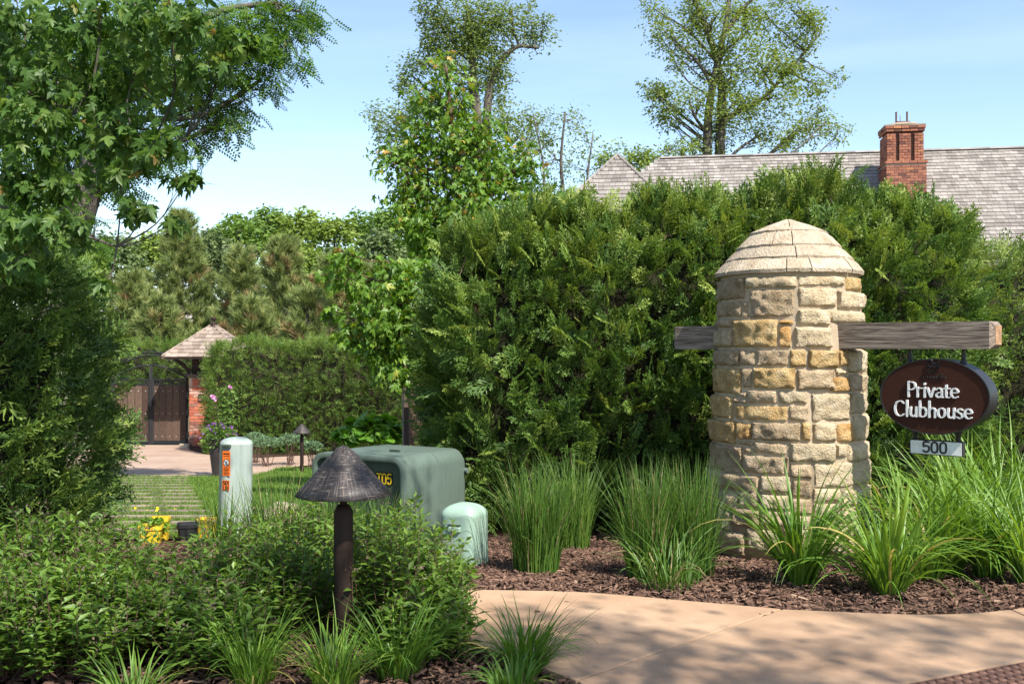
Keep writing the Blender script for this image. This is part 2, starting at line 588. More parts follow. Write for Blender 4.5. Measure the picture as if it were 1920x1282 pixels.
# ================================================================== the setting
M["ground"] = noisemat("ground", (0.05, 0.055, 0.02), (0.09, 0.085, 0.04), 2.0, 1.0, 0.4, 20)
M["soil"] = noisemat("mulch_soil", (0.028, 0.017, 0.012), (0.085, 0.05, 0.036), 30, 1.0, 0.9, 60, bdist=0.03, spec=0.1)
M["turf"] = noisemat("turf", (0.045, 0.075, 0.014), (0.085, 0.13, 0.025), 9, 1.0, 0.6, 80, spec=0.1)

def concrete(name, c1, c2, c3):
    m, n, b, out = mat_nodes(name)
    tc = n.nodes.new("ShaderNodeNewGeometry")
    def noise(s, d):
        z = n.nodes.new("ShaderNodeTexNoise")
        z.inputs["Scale"].default_value = s
        z.inputs["Detail"].default_value = d
        z.inputs["Roughness"].default_value = 0.7
        n.links.new(tc.outputs["Position"], z.inputs["Vector"])
        return z
    big, fine = noise(1.1, 6), noise(170, 3)
    r = ramp(n, [(0.3, c1), (0.5, c2), (0.72, c3)], big.outputs["Fac"])
    r2 = ramp(n, [(0.27, (0.45, 0.42, 0.40)), (0.40, (0.93, 0.93, 0.93)), (0.62, (1.05, 1.05, 1.04)), (0.78, (1.3, 1.27, 1.22))], fine.outputs["Fac"])
    mx = n.nodes.new("ShaderNodeMix")
    mx.data_type = 'RGBA'
    mx.blend_type = 'MULTIPLY'
    mx.inputs["Factor"].default_value = 1.0
    n.links.new(r.outputs["Color"], mx.inputs["A"])
    n.links.new(r2.outputs["Color"], mx.inputs["B"])
    n.links.new(mx.outputs["Result"], b.inputs["Base Color"])
    b.inputs["Roughness"].default_value = 0.85
    b.inputs["Specular IOR Level"].default_value = 0.3
    bp = n.nodes.new("ShaderNodeBump")
    bp.inputs["Strength"].default_value = 0.25
    bp.inputs["Distance"].default_value = 0.004
    n.links.new(fine.outputs["Fac"], bp.inputs["Height"])
    n.links.new(bp.outputs["Normal"], b.inputs["Normal"])
    return m
M["walk"] = concrete("tan_concrete", (0.27, 0.168, 0.100), (0.355, 0.230, 0.143), (0.43, 0.295, 0.192))
M["drive"] = concrete("pink_concrete", (0.27, 0.18, 0.13), (0.33, 0.23, 0.17), (0.39, 0.285, 0.215))

# ground: one sheet out to the horizon
gx = np.concatenate([[-900, -300, -120], np.linspace(-60, 60, 41), [120, 300, 900]])
gy = np.concatenate([[-300, -60, -20], np.linspace(-8, 34, 43), [45, 60, 90, 140, 250, 500, 1200]])
XX, YY = np.meshgrid(gx, gy)
ZZ = gz(XX, YY) - 0.055
nx, ny = len(gx), len(gy)
gi = np.arange(nx * ny).reshape(ny, nx)
gf = np.stack([gi[:-1, :-1], gi[:-1, 1:], gi[1:, 1:], gi[1:, :-1]], -1).reshape(-1, 4)
obj("ground", new_mesh("ground", np.stack([XX, YY, ZZ], -1).reshape(-1, 3), gf), M["ground"], kind="structure")

def sheet(name, poly, dz, mat, kind="structure"):
    bm = bmesh.new()
    vs = [bm.verts.new((p[0], p[1], 0)) for p in poly]
    bm.faces.new(vs)
    for yc in (6.0, 18.4, 25.4):
        bmesh.ops.bisect_plane(bm, geom=bm.verts[:] + bm.edges[:] + bm.faces[:], plane_co=(0, yc, 0), plane_no=(0, 1, 0))
    bmesh.ops.recalc_face_normals(bm, faces=bm.faces)
    for f in bm.faces:
        if f.normal.z < 0:
            f.normal_flip()
    for v in bm.verts:
        v.co.z = float(gz(v.co.x, v.co.y)) + dz
    bmesh.ops.triangulate(bm, faces=bm.faces)
    me = bpy.data.meshes.new(name)
    bm.to_mesh(me)
    bm.free()
    return obj(name, me, mat, kind=kind)

sheet("planting_bed", [(-9, 2.2), (0.9, 2.2), (9.5, 5.0), (10, 12.5), (-1.4, 13.5), (-1.9, 9.2), (-2.4, 8.1), (-9, 8.1)], -0.03, M["soil"])
lawn_far = [G(x, y)[:2] for x, y in ((610, 868), (560, 874), (518, 878), (468, 893), (400, 894), (240, 893), (100, 893), (-100, 893))]
lawn_poly = [(-14, 8.35), (-2.65, 8.35), (-2.3, 9.3), (-1.75, 10.4), (-1.7, 13)] + [tuple(p) for p in lawn_far]
lawn = sheet("lawn", lawn_poly, -0.02, M["turf"])
dr = [G(x, y)[:2] for x, y in ((-100, 893), (100, 893), (240, 893), (400, 894), (468, 893), (518, 878), (560, 874), (610, 868), (860, 862),
                               (860, 843), (700, 846), (640, 850), (560, 854), (480, 858), (420, 856), (385, 851), (356, 843), (352, 834), (-100, 834))]
sheet("driveway", dr, 0.0, M["drive"])
bed2 = [G(x, y)[:2] for x, y in ((352, 834), (356, 843), (385, 851), (420, 856), (480, 858), (560, 854), (640, 850), (700, 846), (860, 843), (860, 829), (352, 829))]
sheet("far_planting_bed", bed2, 0.012, M["soil"])

# sidewalk: slabs of coloured concrete with open joints
def slab(parent, poly, top=0.0, th=0.12, mat=None, name="slab"):
    mb = MB()
    mb.prism(poly, (0, 0, top - th), (1, 0, 0), (0, 1, 0), (0, 0, 1), th)
    return mb.build(name, mat or M["walk"], parent, bevel=0.006, seg=2)
edge = catmull([(-0.62, 5.86), (-0.25, 5.82), (0.39, 5.76), (0.95, 5.57), (1.455, 5.385)], 4)
walk = slab(None, [tuple(p) for p in edge] + [(0.272, 4.222), (-0.29, 4.88), (-0.62, 5.05)][0:3], name="sidewalk")
walk["kind"] = "structure"
edge2 = catmull([(1.463, 5.377), (2.09, 5.275), (2.45, 5.30), (2.688, 5.37)], 4)
slab(walk, [tuple(p) for p in edge2] + [(2.740, 4.690), (1.165, 3.96), (1.42, 3.40), (0.95, 2.9), (0.5, 3.6), (0.28, 4.214)])
slab(walk, [(2.696, 5.372), (3.6, 5.75), (3.8, 4.9), (2.748, 4.695)])

# tactile warning plate
M["rust"] = noisemat("cast_iron_rust", (0.055, 0.03, 0.022), (0.16, 0.075, 0.045), 9, 0.75, 0.5, 60, c3=(0.22, 0.12, 0.08), bdist=0.004)
eu = Vector((0.67, 0.31, 0)).normalized()
ev = Vector((0.31, -0.67, 0)).normalized()
e0 = Vector((1.18, 3.958, 0))
mb = MB()
q = [e0 + ev * 0.004, e0 + eu * 1.735 + ev * 0.004, e0 + eu * 1.735 + ev * 0.61, e0 + ev * 0.61]
mb.prism([(p.x, p.y) for p in q], (0, 0, -0.08), (1, 0, 0), (0, 1, 0), (0, 0, 1), 0.078)
plate = tag(mb.build("tactile_plate", M["rust"], bevel=0.002, seg=1), "rusty brown tactile paving plate with raised domes at the sidewalk corner", "tactile plate")
dm = MB().lathe([(0.0205, -0.001), (0.0195, 0.003), (0.016, 0.0062), (0.011, 0.0068)], n=12).mesh("dome", True)
dm.materials.append(M["rust"])
for i in range(34):
    for j in range(12):
        p = e0 + eu * (0.03 + 0.05 * i) + ev * (0.032 + 0.05 * j)
        if p.y > 3.95 and p.x / p.y < 0.56:
            obj("dome", dm, None, plate, mtx=Matrix.Translation((p.x, p.y, -0.002)))

# stepping stones in the lawn
M["flag"] = noisemat("flagstone", (0.13, 0.10, 0.065), (0.26, 0.205, 0.145), 7, 0.9, 0.4, 60, rand=0.25, bdist=0.01)
stones_xy = []
sm = []
for k in range(5):
    b2 = MB()
    pts = []
    for a in range(14):
        t = 2 * PI * a / 14
        c, s = math.cos(t), math.sin(t)
        q = (abs(c) ** 5 + abs(s) ** 5) ** (-0.2) * random.uniform(0.95, 1.04)
        pts.append((0.29 * c * q, 0.115 * s * q))
    b2.prism(pts, (0, 0, -0.05), (1, 0, 0), (0, 1, 0), (0, 0, 1), 0.062)
    m_ = b2.mesh("stone")
    m_.materials.append(M["flag"])
    sm.append(m_)
d = 8.75
while d < 17.0:
    yp = HY + (CH - float(gz(0, d))) * F / d
    for col in (0, 1):
        px = (318 + 30 * (yp - 900) / 100) if col == 0 else (262 + 6 * (yp - 900) / 100)
        x = (px - CX) / F * d + random.uniform(-0.03, 0.03)
        z = float(gz(0, d)) + 0.004
        obj("stone", random.choice(sm), None, lawn, mtx=Matrix.Translation((x, d, z)) @ Matrix.Rotation(-0.07, 4, 'X') @ Matrix.Rotation(random.uniform(-0.05, 0.05), 4, 'Z'))
        stones_xy.append((x, d))
    d += 0.60
stones_xy = np.array(stones_xy)

# grass blades of the lawn
def inside(poly, p):
    r = np.zeros(len(p), bool)
    n = len(poly)
    for i in range(n):
        (x1, y1), (x2, y2) = poly[i], poly[(i + 1) % n]
        c = ((y1 > p[:, 1]) != (y2 > p[:, 1])) & (p[:, 0] < (x2 - x1) * (p[:, 1] - y1) / (y2 - y1 + 1e-12) + x1)
        r ^= c
    return r
gp = np.stack([rng.uniform(-9.5, -1.5, 420000), 8.3 + 11 * rng.random(420000) ** 1.5], -1)
gp = gp[inside(lawn_poly, gp)]
px_ = CX + gp[:, 0] / gp[:, 1] * F
gp = gp[(px_ > 215) & (px_ < 690)]
keep = np.ones(len(gp), bool)
for x, y in stones_xy:
    keep &= ~((abs(gp[:, 0] - x) < 0.28) & (abs(gp[:, 1] - y) < 0.115))
gp = gp[keep][:62000]
n_ = len(gp)
base = np.stack([gp[:, 0], gp[:, 1], gz(gp[:, 0], gp[:, 1]) - 0.02], -1)
LB_V = np.array([(0, -0.07, 0), (0, 0.07, 0), (0.55, 0.055, 0.06), (0.55, -0.055, 0.06), (1.0, 0.01, 0.22), (1.0, -0.01, 0.22)], float)
LB_F = np.array([(0, 1, 2, 3), (3, 2, 4, 5)])
up_ = np.stack([rng.normal(0, 0.45, n_), rng.normal(0, 0.45, n_), np.ones(n_)], -1)
v, f, t = scatter(LB_V, LB_F, base, frames(up_, unit(n_)), rng.uniform(0.03, 0.062, n_) * (gp[:, 1] / 9) ** 0.4, np.clip(rng.normal(0.5, 0.25, n_), 0, 1))
g = obj("grass", new_mesh("grass", v, f, t), M["lawn"], kind="stuff")
g["label"] = "short green lawn grass around the stepping stones"
g["category"] = "grass"

# bark mulch: loose chips over the beds
M["chips"] = tintmat("bark_chips", [(0.0, (0.045, 0.025, 0.017)), (0.5, (0.12, 0.066, 0.044)), (0.85, (0.21, 0.125, 0.085)), (1.0, (0.33, 0.23, 0.16))], 0.9, 60, 0.4, 0.4)
CH_V = np.array([(-.5, -.5, 0), (.5, -.42, 0), (.46, .5, 0), (-.42, .4, 0), (-.42, -.38, 1), (.38, -.3, 1), (.36, .36, 1), (-.36, .3, 1)], float)
CH_F = np.array([(4, 5, 6, 7), (0, 1, 5, 4), (1, 2, 6, 5), (2, 3, 7, 6), (3, 0, 4, 7)])
def chips(polys):
    allp = []
    for x0, x1, y0, y1, n in polys:
        allp.append(np.stack([rng.uniform(x0, x1, n), rng.uniform(y0, y1, n)], -1))
    p = np.concatenate(allp)
    sw = [[tuple(q) for q in edge] + [(0.272, 4.222), (-0.29, 4.88), (-0.62, 5.05)],
          [tuple(q) for q in edge2] + [(2.74, 4.69), (1.165, 3.96), (1.42, 3.4), (0.95, 2.9), (0.5, 3.6), (0.28, 4.214)],
          [(2.69, 5.372), (3.6, 5.75), (3.8, 4.9), (2.74, 4.695)]]
    bad = np.zeros(len(p), bool)
    for s in sw:
        bad |= inside(s, p)
    bad &= rng.random(len(p)) > 0.008
    bad |= (p[:, 1] < 4.7) & (p[:, 0] > 0.42)
    bad |= ~in_view(np.stack([p[:, 0], p[:, 1], np.zeros(len(p))], -1) * np.array([0.97, 1.0, 1.0]) + np.array([0, 0.12, 0]))
    p = p[~bad]
    n = len(p)
    z = gz(p[:, 0], p[:, 1]) - 0.028 + rng.uniform(0, 0.03, n)
    a = rng.uniform(0, 2 * PI, n)
    dirs = np.stack([np.cos(a), np.sin(a), rng.normal(0, 0.25, n)], -1)
    nr = np.stack([rng.normal(0, .35, n), rng.normal(0, .35, n), np.ones(n)], -1)
    sc = np.stack([rng.gamma(4, 0.011, n), rng.gamma(5, 0.0026, n), rng.uniform(0.003, 0.008, n)], -1)
    v, f, t = scatter(CH_V, CH_F, np.stack([p[:, 0], p[:, 1], z], -1), frames(dirs, nr), sc, np.clip(rng.beta(2, 2.6, n), 0, 1))
    o = obj("bark_mulch", new_mesh("bark_mulch", v, f, t), M["chips"], kind="stuff")
    o["label"] = "brown shredded bark mulch covering the planting beds"
    o["category"] = "mulch"
chips([(-0.4, 4.2, 5.25, 7.6, 16500), (-2.6, 0.5, 3.7, 5.1, 6500), (-3.2, 0.2, 5.1, 8.3, 5500), (0.6, 3.2, 7.4, 8.6, 1200)])

# ================================================================== stone pillar
PC = np.array([(1478 - CX) / F * 7.45, 7.45])
pil_base = -0.12
def pr(z):                        # outer radius of the stonework
    return 0.512 + 0.085 * (1.94 - z) / 1.94
cam_dir = math.atan2(-PC[1], -PC[0])          # direction from the pillar to the camera
_TH = np.linspace(-1.5, 1.5, 301)
def ring_px(r):
    x = PC[0] + r * np.cos(cam_dir + _TH)
    y = PC[1] + r * np.sin(cam_dir + _TH)
    return CX + x / y * F, y
def px_to_theta(px, r):
    xs, _ = ring_px(r)
    return float(np.interp(px, xs, _TH))
def theta_depth(th, r):
    return PC[1] + r * math.sin(cam_dir + th)

def stonemat(name, a, b_, c):
    m, n, b, out = mat_nodes(name)
    geo = n.nodes.new("ShaderNodeNewGeometry")
    oi = n.nodes.new("ShaderNodeObjectInfo")
    def noise(s, d, ro=0.65):
        z = n.nodes.new("ShaderNodeTexNoise")
        z.inputs["Scale"].default_value = s
        z.inputs["Detail"].default_value = d
        z.inputs["Roughness"].default_value = ro
        n.links.new(geo.outputs["Position"], z.inputs["Vector"])
        return z
    n1, n2 = noise(9, 8), noise(55, 6, 0.75)
    r = ramp(n, [(0.30, a), (0.5, b_), (0.70, c)], n1.outputs["Fac"])
    pit = ramp(n, [(0.30, (0.30, 0.22, 0.16)), (0.43, (0.95, 0.94, 0.93)), (0.75, (1.15, 1.15, 1.15))], n2.outputs["Fac"])
    mx = n.nodes.new("ShaderNodeMix")
    mx.data_type = 'RGBA'
    mx.blend_type = 'MULTIPLY'
    mx.inputs["Factor"].default_value = 0.9
    n.links.new(r.outputs["Color"], mx.inputs["A"])
    n.links.new(pit.outputs["Color"], mx.inputs["B"])
    hs = n.nodes.new("ShaderNodeHueSaturation")
    mr = n.nodes.new("ShaderNodeMapRange")
    mr.inputs["To Min"].default_value = 0.86
    mr.inputs["To Max"].default_value = 1.12
    n.links.new(oi.outputs["Random"], mr.inputs["Value"])
    n.links.new(mr.outputs["Result"], hs.inputs["Value"])
    n.links.new(mx.outputs["Result"], hs.inputs["Color"])
    n.links.new(hs.outputs["Color"], b.inputs["Base Color"])
    b.inputs["Roughness"].default_value = 0.92
    b.inputs["Specular IOR Level"].default_value = 0.2
    vor = n.nodes.new("ShaderNodeTexVoronoi")
    vor.inputs["Scale"].default_value = 75
    n.links.new(geo.outputs["Position"], vor.inputs["Vector"])
    ad = n.nodes.new("ShaderNodeMath")
    ad.operation = 'MULTIPLY_ADD'
    ad.inputs[1].default_value = 0.35
    n.links.new(vor.outputs["Distance"], ad.inputs[0])
    n.links.new(n2.outputs["Fac"], ad.inputs[2])
    bp = n.nodes.new("ShaderNodeBump")
    bp.inputs["Strength"].default_value = 0.8
    bp.inputs["Distance"].default_value = 0.028
    n.links.new(ad.outputs["Value"], bp.inputs["Height"])
    n.links.new(bp.outputs["Normal"], b.inputs["Normal"])
    return m
M["s_c"] = stonemat("cream_limestone", (0.38, 0.29, 0.17), (0.50, 0.40, 0.26), (0.58, 0.49, 0.35))
M["s_g"] = stonemat("golden_limestone", (0.29, 0.17, 0.065), (0.45, 0.31, 0.14), (0.54, 0.42, 0.24))
M["s_o"] = stonemat("ochre_limestone", (0.30, 0.15, 0.05), (0.44, 0.26, 0.10), (0.56, 0.40, 0.20))
M["s_t"] = stonemat("tan_limestone", (0.27, 0.19, 0.11), (0.41, 0.31, 0.195), (0.52, 0.41, 0.28))
M["s_cap"] = stonemat("cap_limestone", (0.36, 0.28, 0.19), (0.47, 0.385, 0.28), (0.54, 0.46, 0.35))
M["mortar"] = noisemat("mortar", (0.36, 0.28, 0.19), (0.47, 0.38, 0.27), 12, 0.95, 0.6, 90, bdist=0.006, spec=0.2)

from mathutils import noise as mnoise
def nz3(p, s, o=0.0):
    return mnoise.noise(Vector((p[0] * s + o, p[1] * s + o * 1.3, p[2] * s - o)))

def stone(parent, th0, th1, z0, z1, mat, proud=0.0, seed=0):
    """one rock-faced stone wrapped round the pillar between two bearings and two heights"""
    zc = (z0 + z1) / 2
    R = pr(zc)
    w, h = abs(th1 - th0) * R, z1 - z0
    g = 0.004
    nu = max(5, min(22, int(w / 0.015)))
    nv = max(4, min(16, int(h / 0.015)))
    verts, faces = [], []
    us = np.linspace(-1, 1, nu + 1)
    vs = np.linspace(-1, 1, nv + 1)
    us = np.sign(us) * (1 - (1 - np.abs(us)) ** 1.25)
    vs = np.sign(vs) * (1 - (1 - np.abs(vs)) ** 1.25)
    for b in vs:
        for a in us:
            # rounded corners
            k = (abs(a) ** 9 + abs(b) ** 9) ** (1 / 9.0)
            m = max(abs(a), abs(b), 1e-6)
            s = m / k if k > 1e-6 else 1
            aa, bb = a * s, b * s
            sx, sz = (w / 2 - g) * aa, (h / 2 - g) * bb
            e = min((w / 2) * (1 - abs(aa)), (h / 2) * (1 - abs(bb)))      # distance to the edge
            e = max(e, 0) * 1.0
            prof = 1 - math.exp(-e / 0.006)
            q = (th0 * R + sx, zc + sz, seed * 3.1)
            vq = Vector((q[0] * 16 + seed, q[1] * 16, seed * 1.7))
            rough = 0.014 * nz3(q, 8, seed) + 0.010 * nz3(q, 24, seed) + 0.008 * nz3(q, 50, seed) + 0.011 * mnoise.noise(vq, noise_basis='VORONOI_F1') + 0.004
            r = R - 0.045 + (0.045 + proud + rough) * prof
            th = (th0 + th1) / 2 + (sx + 0.006 * nz3(q, 20, 5 + seed) * (abs(aa) > 0.9)) / R
            z = zc + sz + 0.006 * nz3(q, 16, 9 + seed) * (abs(bb) > 0.8)
            ang = cam_dir + th
            verts.append((PC[0] + r * math.cos(ang), PC[1] + r * math.sin(ang), z))
    n = nu + 1
    for j in range(nv):
        for i in range(nu):
            p = j * n + i
            faces.append((p, p + 1, p + n + 1, p + n))
    # closed at the back
    b0 = len(verts)
    for a, b in ((-1, -1), (1, -1), (1, 1), (-1, 1)):
        ang = cam_dir + (th0 + th1) / 2 + (w / 2 - g) * a / R
        verts.append((PC[0] + (R - 0.07) * math.cos(ang), PC[1] + (R - 0.07) * math.sin(ang), zc + (h / 2 - g) * b))
    faces.append((b0 + 3, b0 + 2, b0 + 1, b0))
    faces.append(tuple([b0, b0 + 1] + [i for i in range(nu, -1, -1)]))
    faces.append(tuple([b0 + 2, b0 + 3] + [nv * n + i for i in range(n)]))
    faces.append(tuple([b0 + 1, b0 + 2] + [j * n + nu for j in range(nv, -1, -1)]))
    faces.append(tuple([b0 + 3, b0] + [j * n for j in range(n - n, nv + 1)]))
    mb = MB()
    mb.add(verts, faces)
    return mb.build("stone", mat, parent, smooth=True, auto=0.9)

pillar = thing("stone_pillar", "round cream limestone pillar with a stepped conical stone cap", "pillar", (PC[0], PC[1], pil_base))
mb = MB()
mb.lathe([(pr(pil_base) - 0.017, pil_base), (pr(1.0) - 0.017, 1.0), (pr(1.93) - 0.017, 1.93), (0.508, 1.955), (0.414, 2.07), (0.33, 2.165), (0.225, 2.278), (0.015, 2.355)], (PC[0], PC[1], 0), n=40)
mb.build("mortar_core", M["mortar"], pillar, smooth=True)
Zs = 961.0 / 420.0
rows = """235 280 356 376 t;358 266 586 321 c;589 263 795 313 c;797 268 845 335 g
374 323 573 448 t;589 316 754 405 c;760 333 848 412 c;238 378 341 448 t;343 374 371 447 t;585 408 727 481 c;729 414 848 474 c
234 451 302 494 t;306 452 499 576 g;501 481 561 580 o;503 454 570 479 o;572 483 737 578 c;230 497 303 577 t
228 582 333 656 t;335 584 404 656 t;406 583 545 657 t;550 581 626 662 g;631 583 762 666 g;764 584 803 657 g;806 584 868 684 c
226 659 341 774 g;344 662 387 751 t;389 659 579 754 g;582 666 747 757 t;752 668 804 696 c;727 699 808 767 o;810 687 868 764 t
226 778 303 879 g;305 790 365 817 t;308 764 365 788 t;368 755 496 819 t;498 758 632 819 c;646 770 814 893 c;817 767 872 862 c
311 822 545 891 g;547 822 637 893 t
222 884 315 984 g;317 896 386 972 o;388 895 600 978 t;602 897 644 977 g;654 897 753 980 c;756 898 830 985 o;832 866 874 980 c
216 988 345 1106 t;317 975 393 997 t;348 1000 395 1034 t;397 981 539 1034 t;551 983 751 1071 c;754 988 801 1047 c;803 984 887 1062 c
348 1037 530 1120 t;551 1074 650 1140 t;653 1066 885 1175 c;532 1040 549 1120 t
214 1110 420 1182 t;422 1124 558 1201 c;560 1143 650 1220 t;652 1178 775 1240 c;777 1178 890 1250 c
212 1185 330 1262 t;332 1185 420 1262 c;422 1204 557 1270 c;559 1223 650 1290 t;652 1243 770 1310 c;772 1253 890 1320 t
212 1265 300 1350 c;302 1265 420 1350 t;422 1273 557 1345 c;559 1293 650 1350 c;652 1313 760 1380 t;762 1323 892 1390 c
210 1353 360 1450 t;362 1353 520 1450 c;522 1353 650 1450 t;652 1383 780 1460 c;782 1393 892 1460 t"""
k = 0
for line in rows.split("\n"):
    for s in line.split(";"):
        x0, y0, x1, y1, c = s.split()
        x0, x1 = 1240 + (float(x0) - 3) / Zs, 1240 + (float(x1) + 3) / Zs
        y0, y1 = 400 + (float(y0) - 2) / Zs, 400 + (float(y1) + 2) / Zs
        rr = pr(1.4 - ((y0 + y1) / 2 - HY) / F * 7.0)
        t0, t1 = px_to_theta(x0, rr), px_to_theta(x1, rr)
        if x0 < 1349:
            t0 = -1.62
        if x1 > 1602 + (y1 - 515) * 0.03:
            t1 = 1.62
        dd = theta_depth((px_to_theta(x0, rr) + px_to_theta(x1, rr)) / 2, rr)
        z1, z0 = CH - (y0 - HY) / F * dd, CH - (y1 - HY) / F * dd
        z1 = min(z1, 1.945)
        k += 1
        stone(pillar, t0, t1, z0, z1, M["s_" + c], random.uniform(-0.004, 0.012), k)
# the far side, in plain courses
z = pil_base
while z < 1.90:
    h = random.uniform(0.13, 0.21)
    h = min(h, 1.94 - z)
    if h < 0.06:
        break
    a = 1.63
    while a < 2 * PI - 1.64:
        w = random.uniform(0.28, 0.6)
        b = min(a + w, 2 * PI - 1.63)
        if 2 * PI - 1.63 - b < 0.12:
            b = 2 * PI - 1.63
        k += 1
        stone(pillar, a, b, z, z + h, M["s_" + random.choice("cctg")], random.uniform(-0.004, 0.012), k)
        a = b
    z += h

# cap: rings of dressed slabs, each lapping the one below
cap_prof = [(0.530, 1.94, 0.425, 2.058), (0.462, 2.034, 0.335, 2.155), (0.378, 2.128, 0.232, 2.268), (0.274, 2.240, 0.012, 2.352)]
cap_joints = [[-1.55, -0.95, -0.02, 0.30, 0.95, 1.5, 2.3, 3.1, 3.9], [-1.3, -0.55, 0.12, 0.85, 1.6, 2.5, 3.4, 4.3], [-1.2, -0.30, 0.08, 0.9, 1.7, 2.7, 3.7, 4.4], [-1.57, 0.05, 1.57, 3.14]]
for ci, (r0, z0, r1, z1) in enumerate(cap_prof):
    js = sorted(cap_joints[ci])
    js = js + [js[0] + 2 * PI]
    for a0, a1 in zip(js[:-1], js[1:]):
        nseg = max(3, int((a1 - a0) / 0.14))
        th = 0.026
        gap = 0.0035
        verts, faces = [], []
        off = random.uniform(-0.006, 0.006)
        for i in range(nseg + 1):
            for (r, zz) in ((r0, z0), (r0 + 0.006, z0 + th), ((r0 + r1) / 2 + 0.012, (z0 + z1) / 2 + th * 0.95), (r1 + 0.004, z1 + th * 0.7), (max(0.004, r1 - 0.05), z1), (r0 - 0.09, z0 + 0.004)):
                g = gap / max(r, 0.05)
                t = a0 + g + (a1 - a0 - 2 * g) * i / nseg
                q = (t * 0.5, r, zz)
                rr = r + off + 0.006 * nz3(q, 14, ci) + 0.004 * nz3(q, 40, ci)
                zq = zz + 0.006 * nz3((t, r, zz), 9, 3 + ci) + 0.004 * nz3((t, r, zz), 30, 4)
                ang = cam_dir + t
                verts.append((PC[0] + rr * math.cos(ang), PC[1] + rr * math.sin(ang), zq))
        m6 = 6
        for i in range(nseg):
            for j in range(m6):
                a, b = i * m6 + j, i * m6 + (j + 1) % m6
                faces.append((a, b, b + m6, a + m6))
        faces.append(tuple(range(m6)))
        faces.append(tuple(nseg * m6 + j for j in range(m6 - 1, -1, -1)))
        mb = MB()
        mb.add(verts, faces)
        mb.build("cap_stone", M["s_cap"], pillar, smooth=True, auto=0.6)

# ================================================================== timber beam
def woodmat(name, c1, c2, c3, along=(0.6, 14, 14), bump=0.5):
    m, n, b, out = mat_nodes(name)
    tc = n.nodes.new("ShaderNodeTexCoord")
    mp = n.nodes.new("ShaderNodeMapping")
    mp.inputs["Scale"].default_value = along
    n.links.new(tc.outputs["Object"], mp.inputs["Vector"])
    n1 = n.nodes.new("ShaderNodeTexNoise")
    n1.inputs["Scale"].default_value = 1.4
    n1.inputs["Detail"].default_value = 4
    n1.inputs["Distortion"].default_value = 1.6
    n.links.new(mp.outputs["Vector"], n1.inputs["Vector"])
    wv = n.nodes.new("ShaderNodeMath")
    wv.operation = 'MULTIPLY'
    wv.inputs[1].default_value = 38.0
    n.links.new(n1.outputs["Fac"], wv.inputs[0])
    sn = n.nodes.new("ShaderNodeMath")
    sn.operation = 'SINE'
    n.links.new(wv.outputs["Value"], sn.inputs[0])
    n2 = n.nodes.new("ShaderNodeTexNoise")
    n2.inputs["Scale"].default_value = 7
    n2.inputs["Detail"].default_value = 8
    n2.inputs["Roughness"].default_value = 0.75
    n.links.new(mp.outputs["Vector"], n2.inputs["Vector"])
    ad = n.nodes.new("ShaderNodeMath")
    ad.operation = 'MULTIPLY_ADD'
    ad.inputs[1].default_value = 0.11
    n.links.new(sn.outputs["Value"], ad.inputs[0])
    n.links.new(n2.outputs["Fac"], ad.inputs[2])
    r = ramp(n, [(0.30, c1), (0.5, c2), (0.70, c3)], ad.outputs["Value"])
    n.links.new(r.outputs["Color"], b.inputs["Base Color"])
    b.inputs["Roughness"].default_value = 0.85
    b.inputs["Specular IOR Level"].default_value = 0.25
    bp = n.nodes.new("ShaderNodeBump")
    bp.inputs["Strength"].default_value = bump
    bp.inputs["Distance"].default_value = 0.006
    n.links.new(ad.outputs["Value"], bp.inputs["Height"])
    n.links.new(bp.outputs["Normal"], b.inputs["Normal"])
    return m
M["beam"] = woodmat("weathered_timber", (0.06, 0.043, 0.032), (0.19, 0.148, 0.115), (0.33, 0.27, 0.215))
M["endgrain"] = noisemat("end_grain", (0.20, 0.11, 0.055), (0.42, 0.25, 0.13), 18, 0.9, 0.5, 60)

BL = P(1272, 636, 7.98)
BR = P(1872, 630, 6.36)
bz = CH + 0.092
BL[2] = BR[2] = bz
bdir = Vector(BR - BL)
blen = bdir.length
bu = bdir.normalized()
bn = Vector((bu.y, -bu.x, 0))              # face turned to the camera
bh = 0.180
mb = MB()
c_ = 0.028
secs = []
for s, k in ((0, 1 - 2 * c_ / bh), (c_, 1), (0.6, 1), (1.2, 1), (1.8, 1), (blen - c_, 1), (blen, 1 - 2 * c_ / bh)):
    secs.append((s, k))
vv = []
for s, k in secs:
    for a, b in ((-1, -1), (1, -1), (1, 1), (-1, 1)):
        j = random.uniform(-0.0025, 0.0025)
        vv.append((s - blen / 2, b * (bh / 2) * k * 1.0 + j, a * (bh / 2) * k + j))
ff = [(i * 4 + j, i * 4 + (j + 1) % 4, i * 4 + 4 + (j + 1) % 4, i * 4 + 4 + j) for i in range(len(secs) - 1) for j in range(4)]
mb.add(vv, ff + [(3, 2, 1, 0)])
beam_m = mb.mesh("beam")
beam = bpy.data.objects.new("timber_beam", beam_m)
beam_m.materials.append(M["beam"])
COL.objects.link(beam)
ctr = (Vector(BL) + Vector(BR)) / 2
BM = Matrix(((bu.x, -bn.x, 0, ctr.x), (bu.y, -bn.y, 0, ctr.y), (0, 0, 1, ctr.z), (0, 0, 0, 1)))
beam.matrix_basis = BM
tag(beam, "weathered grey timber beam running through the stone pillar above the oval sign", "beam")
eo = MB()
eo.prism([(-0.062, -0.062), (0.062, -0.062), (0.062, 0.062), (-0.062, 0.062)], (blen / 2 - 0.02, 0, 0), (0, 1, 0), (0, 0, 1), (1, 0, 0), 0.022)
em = eo.mesh("end_grain")
em.materials.append(M["endgrain"])
eo_ = bpy.data.objects.new("end_grain", em)
COL.objects.link(eo_)
eo_.parent = beam

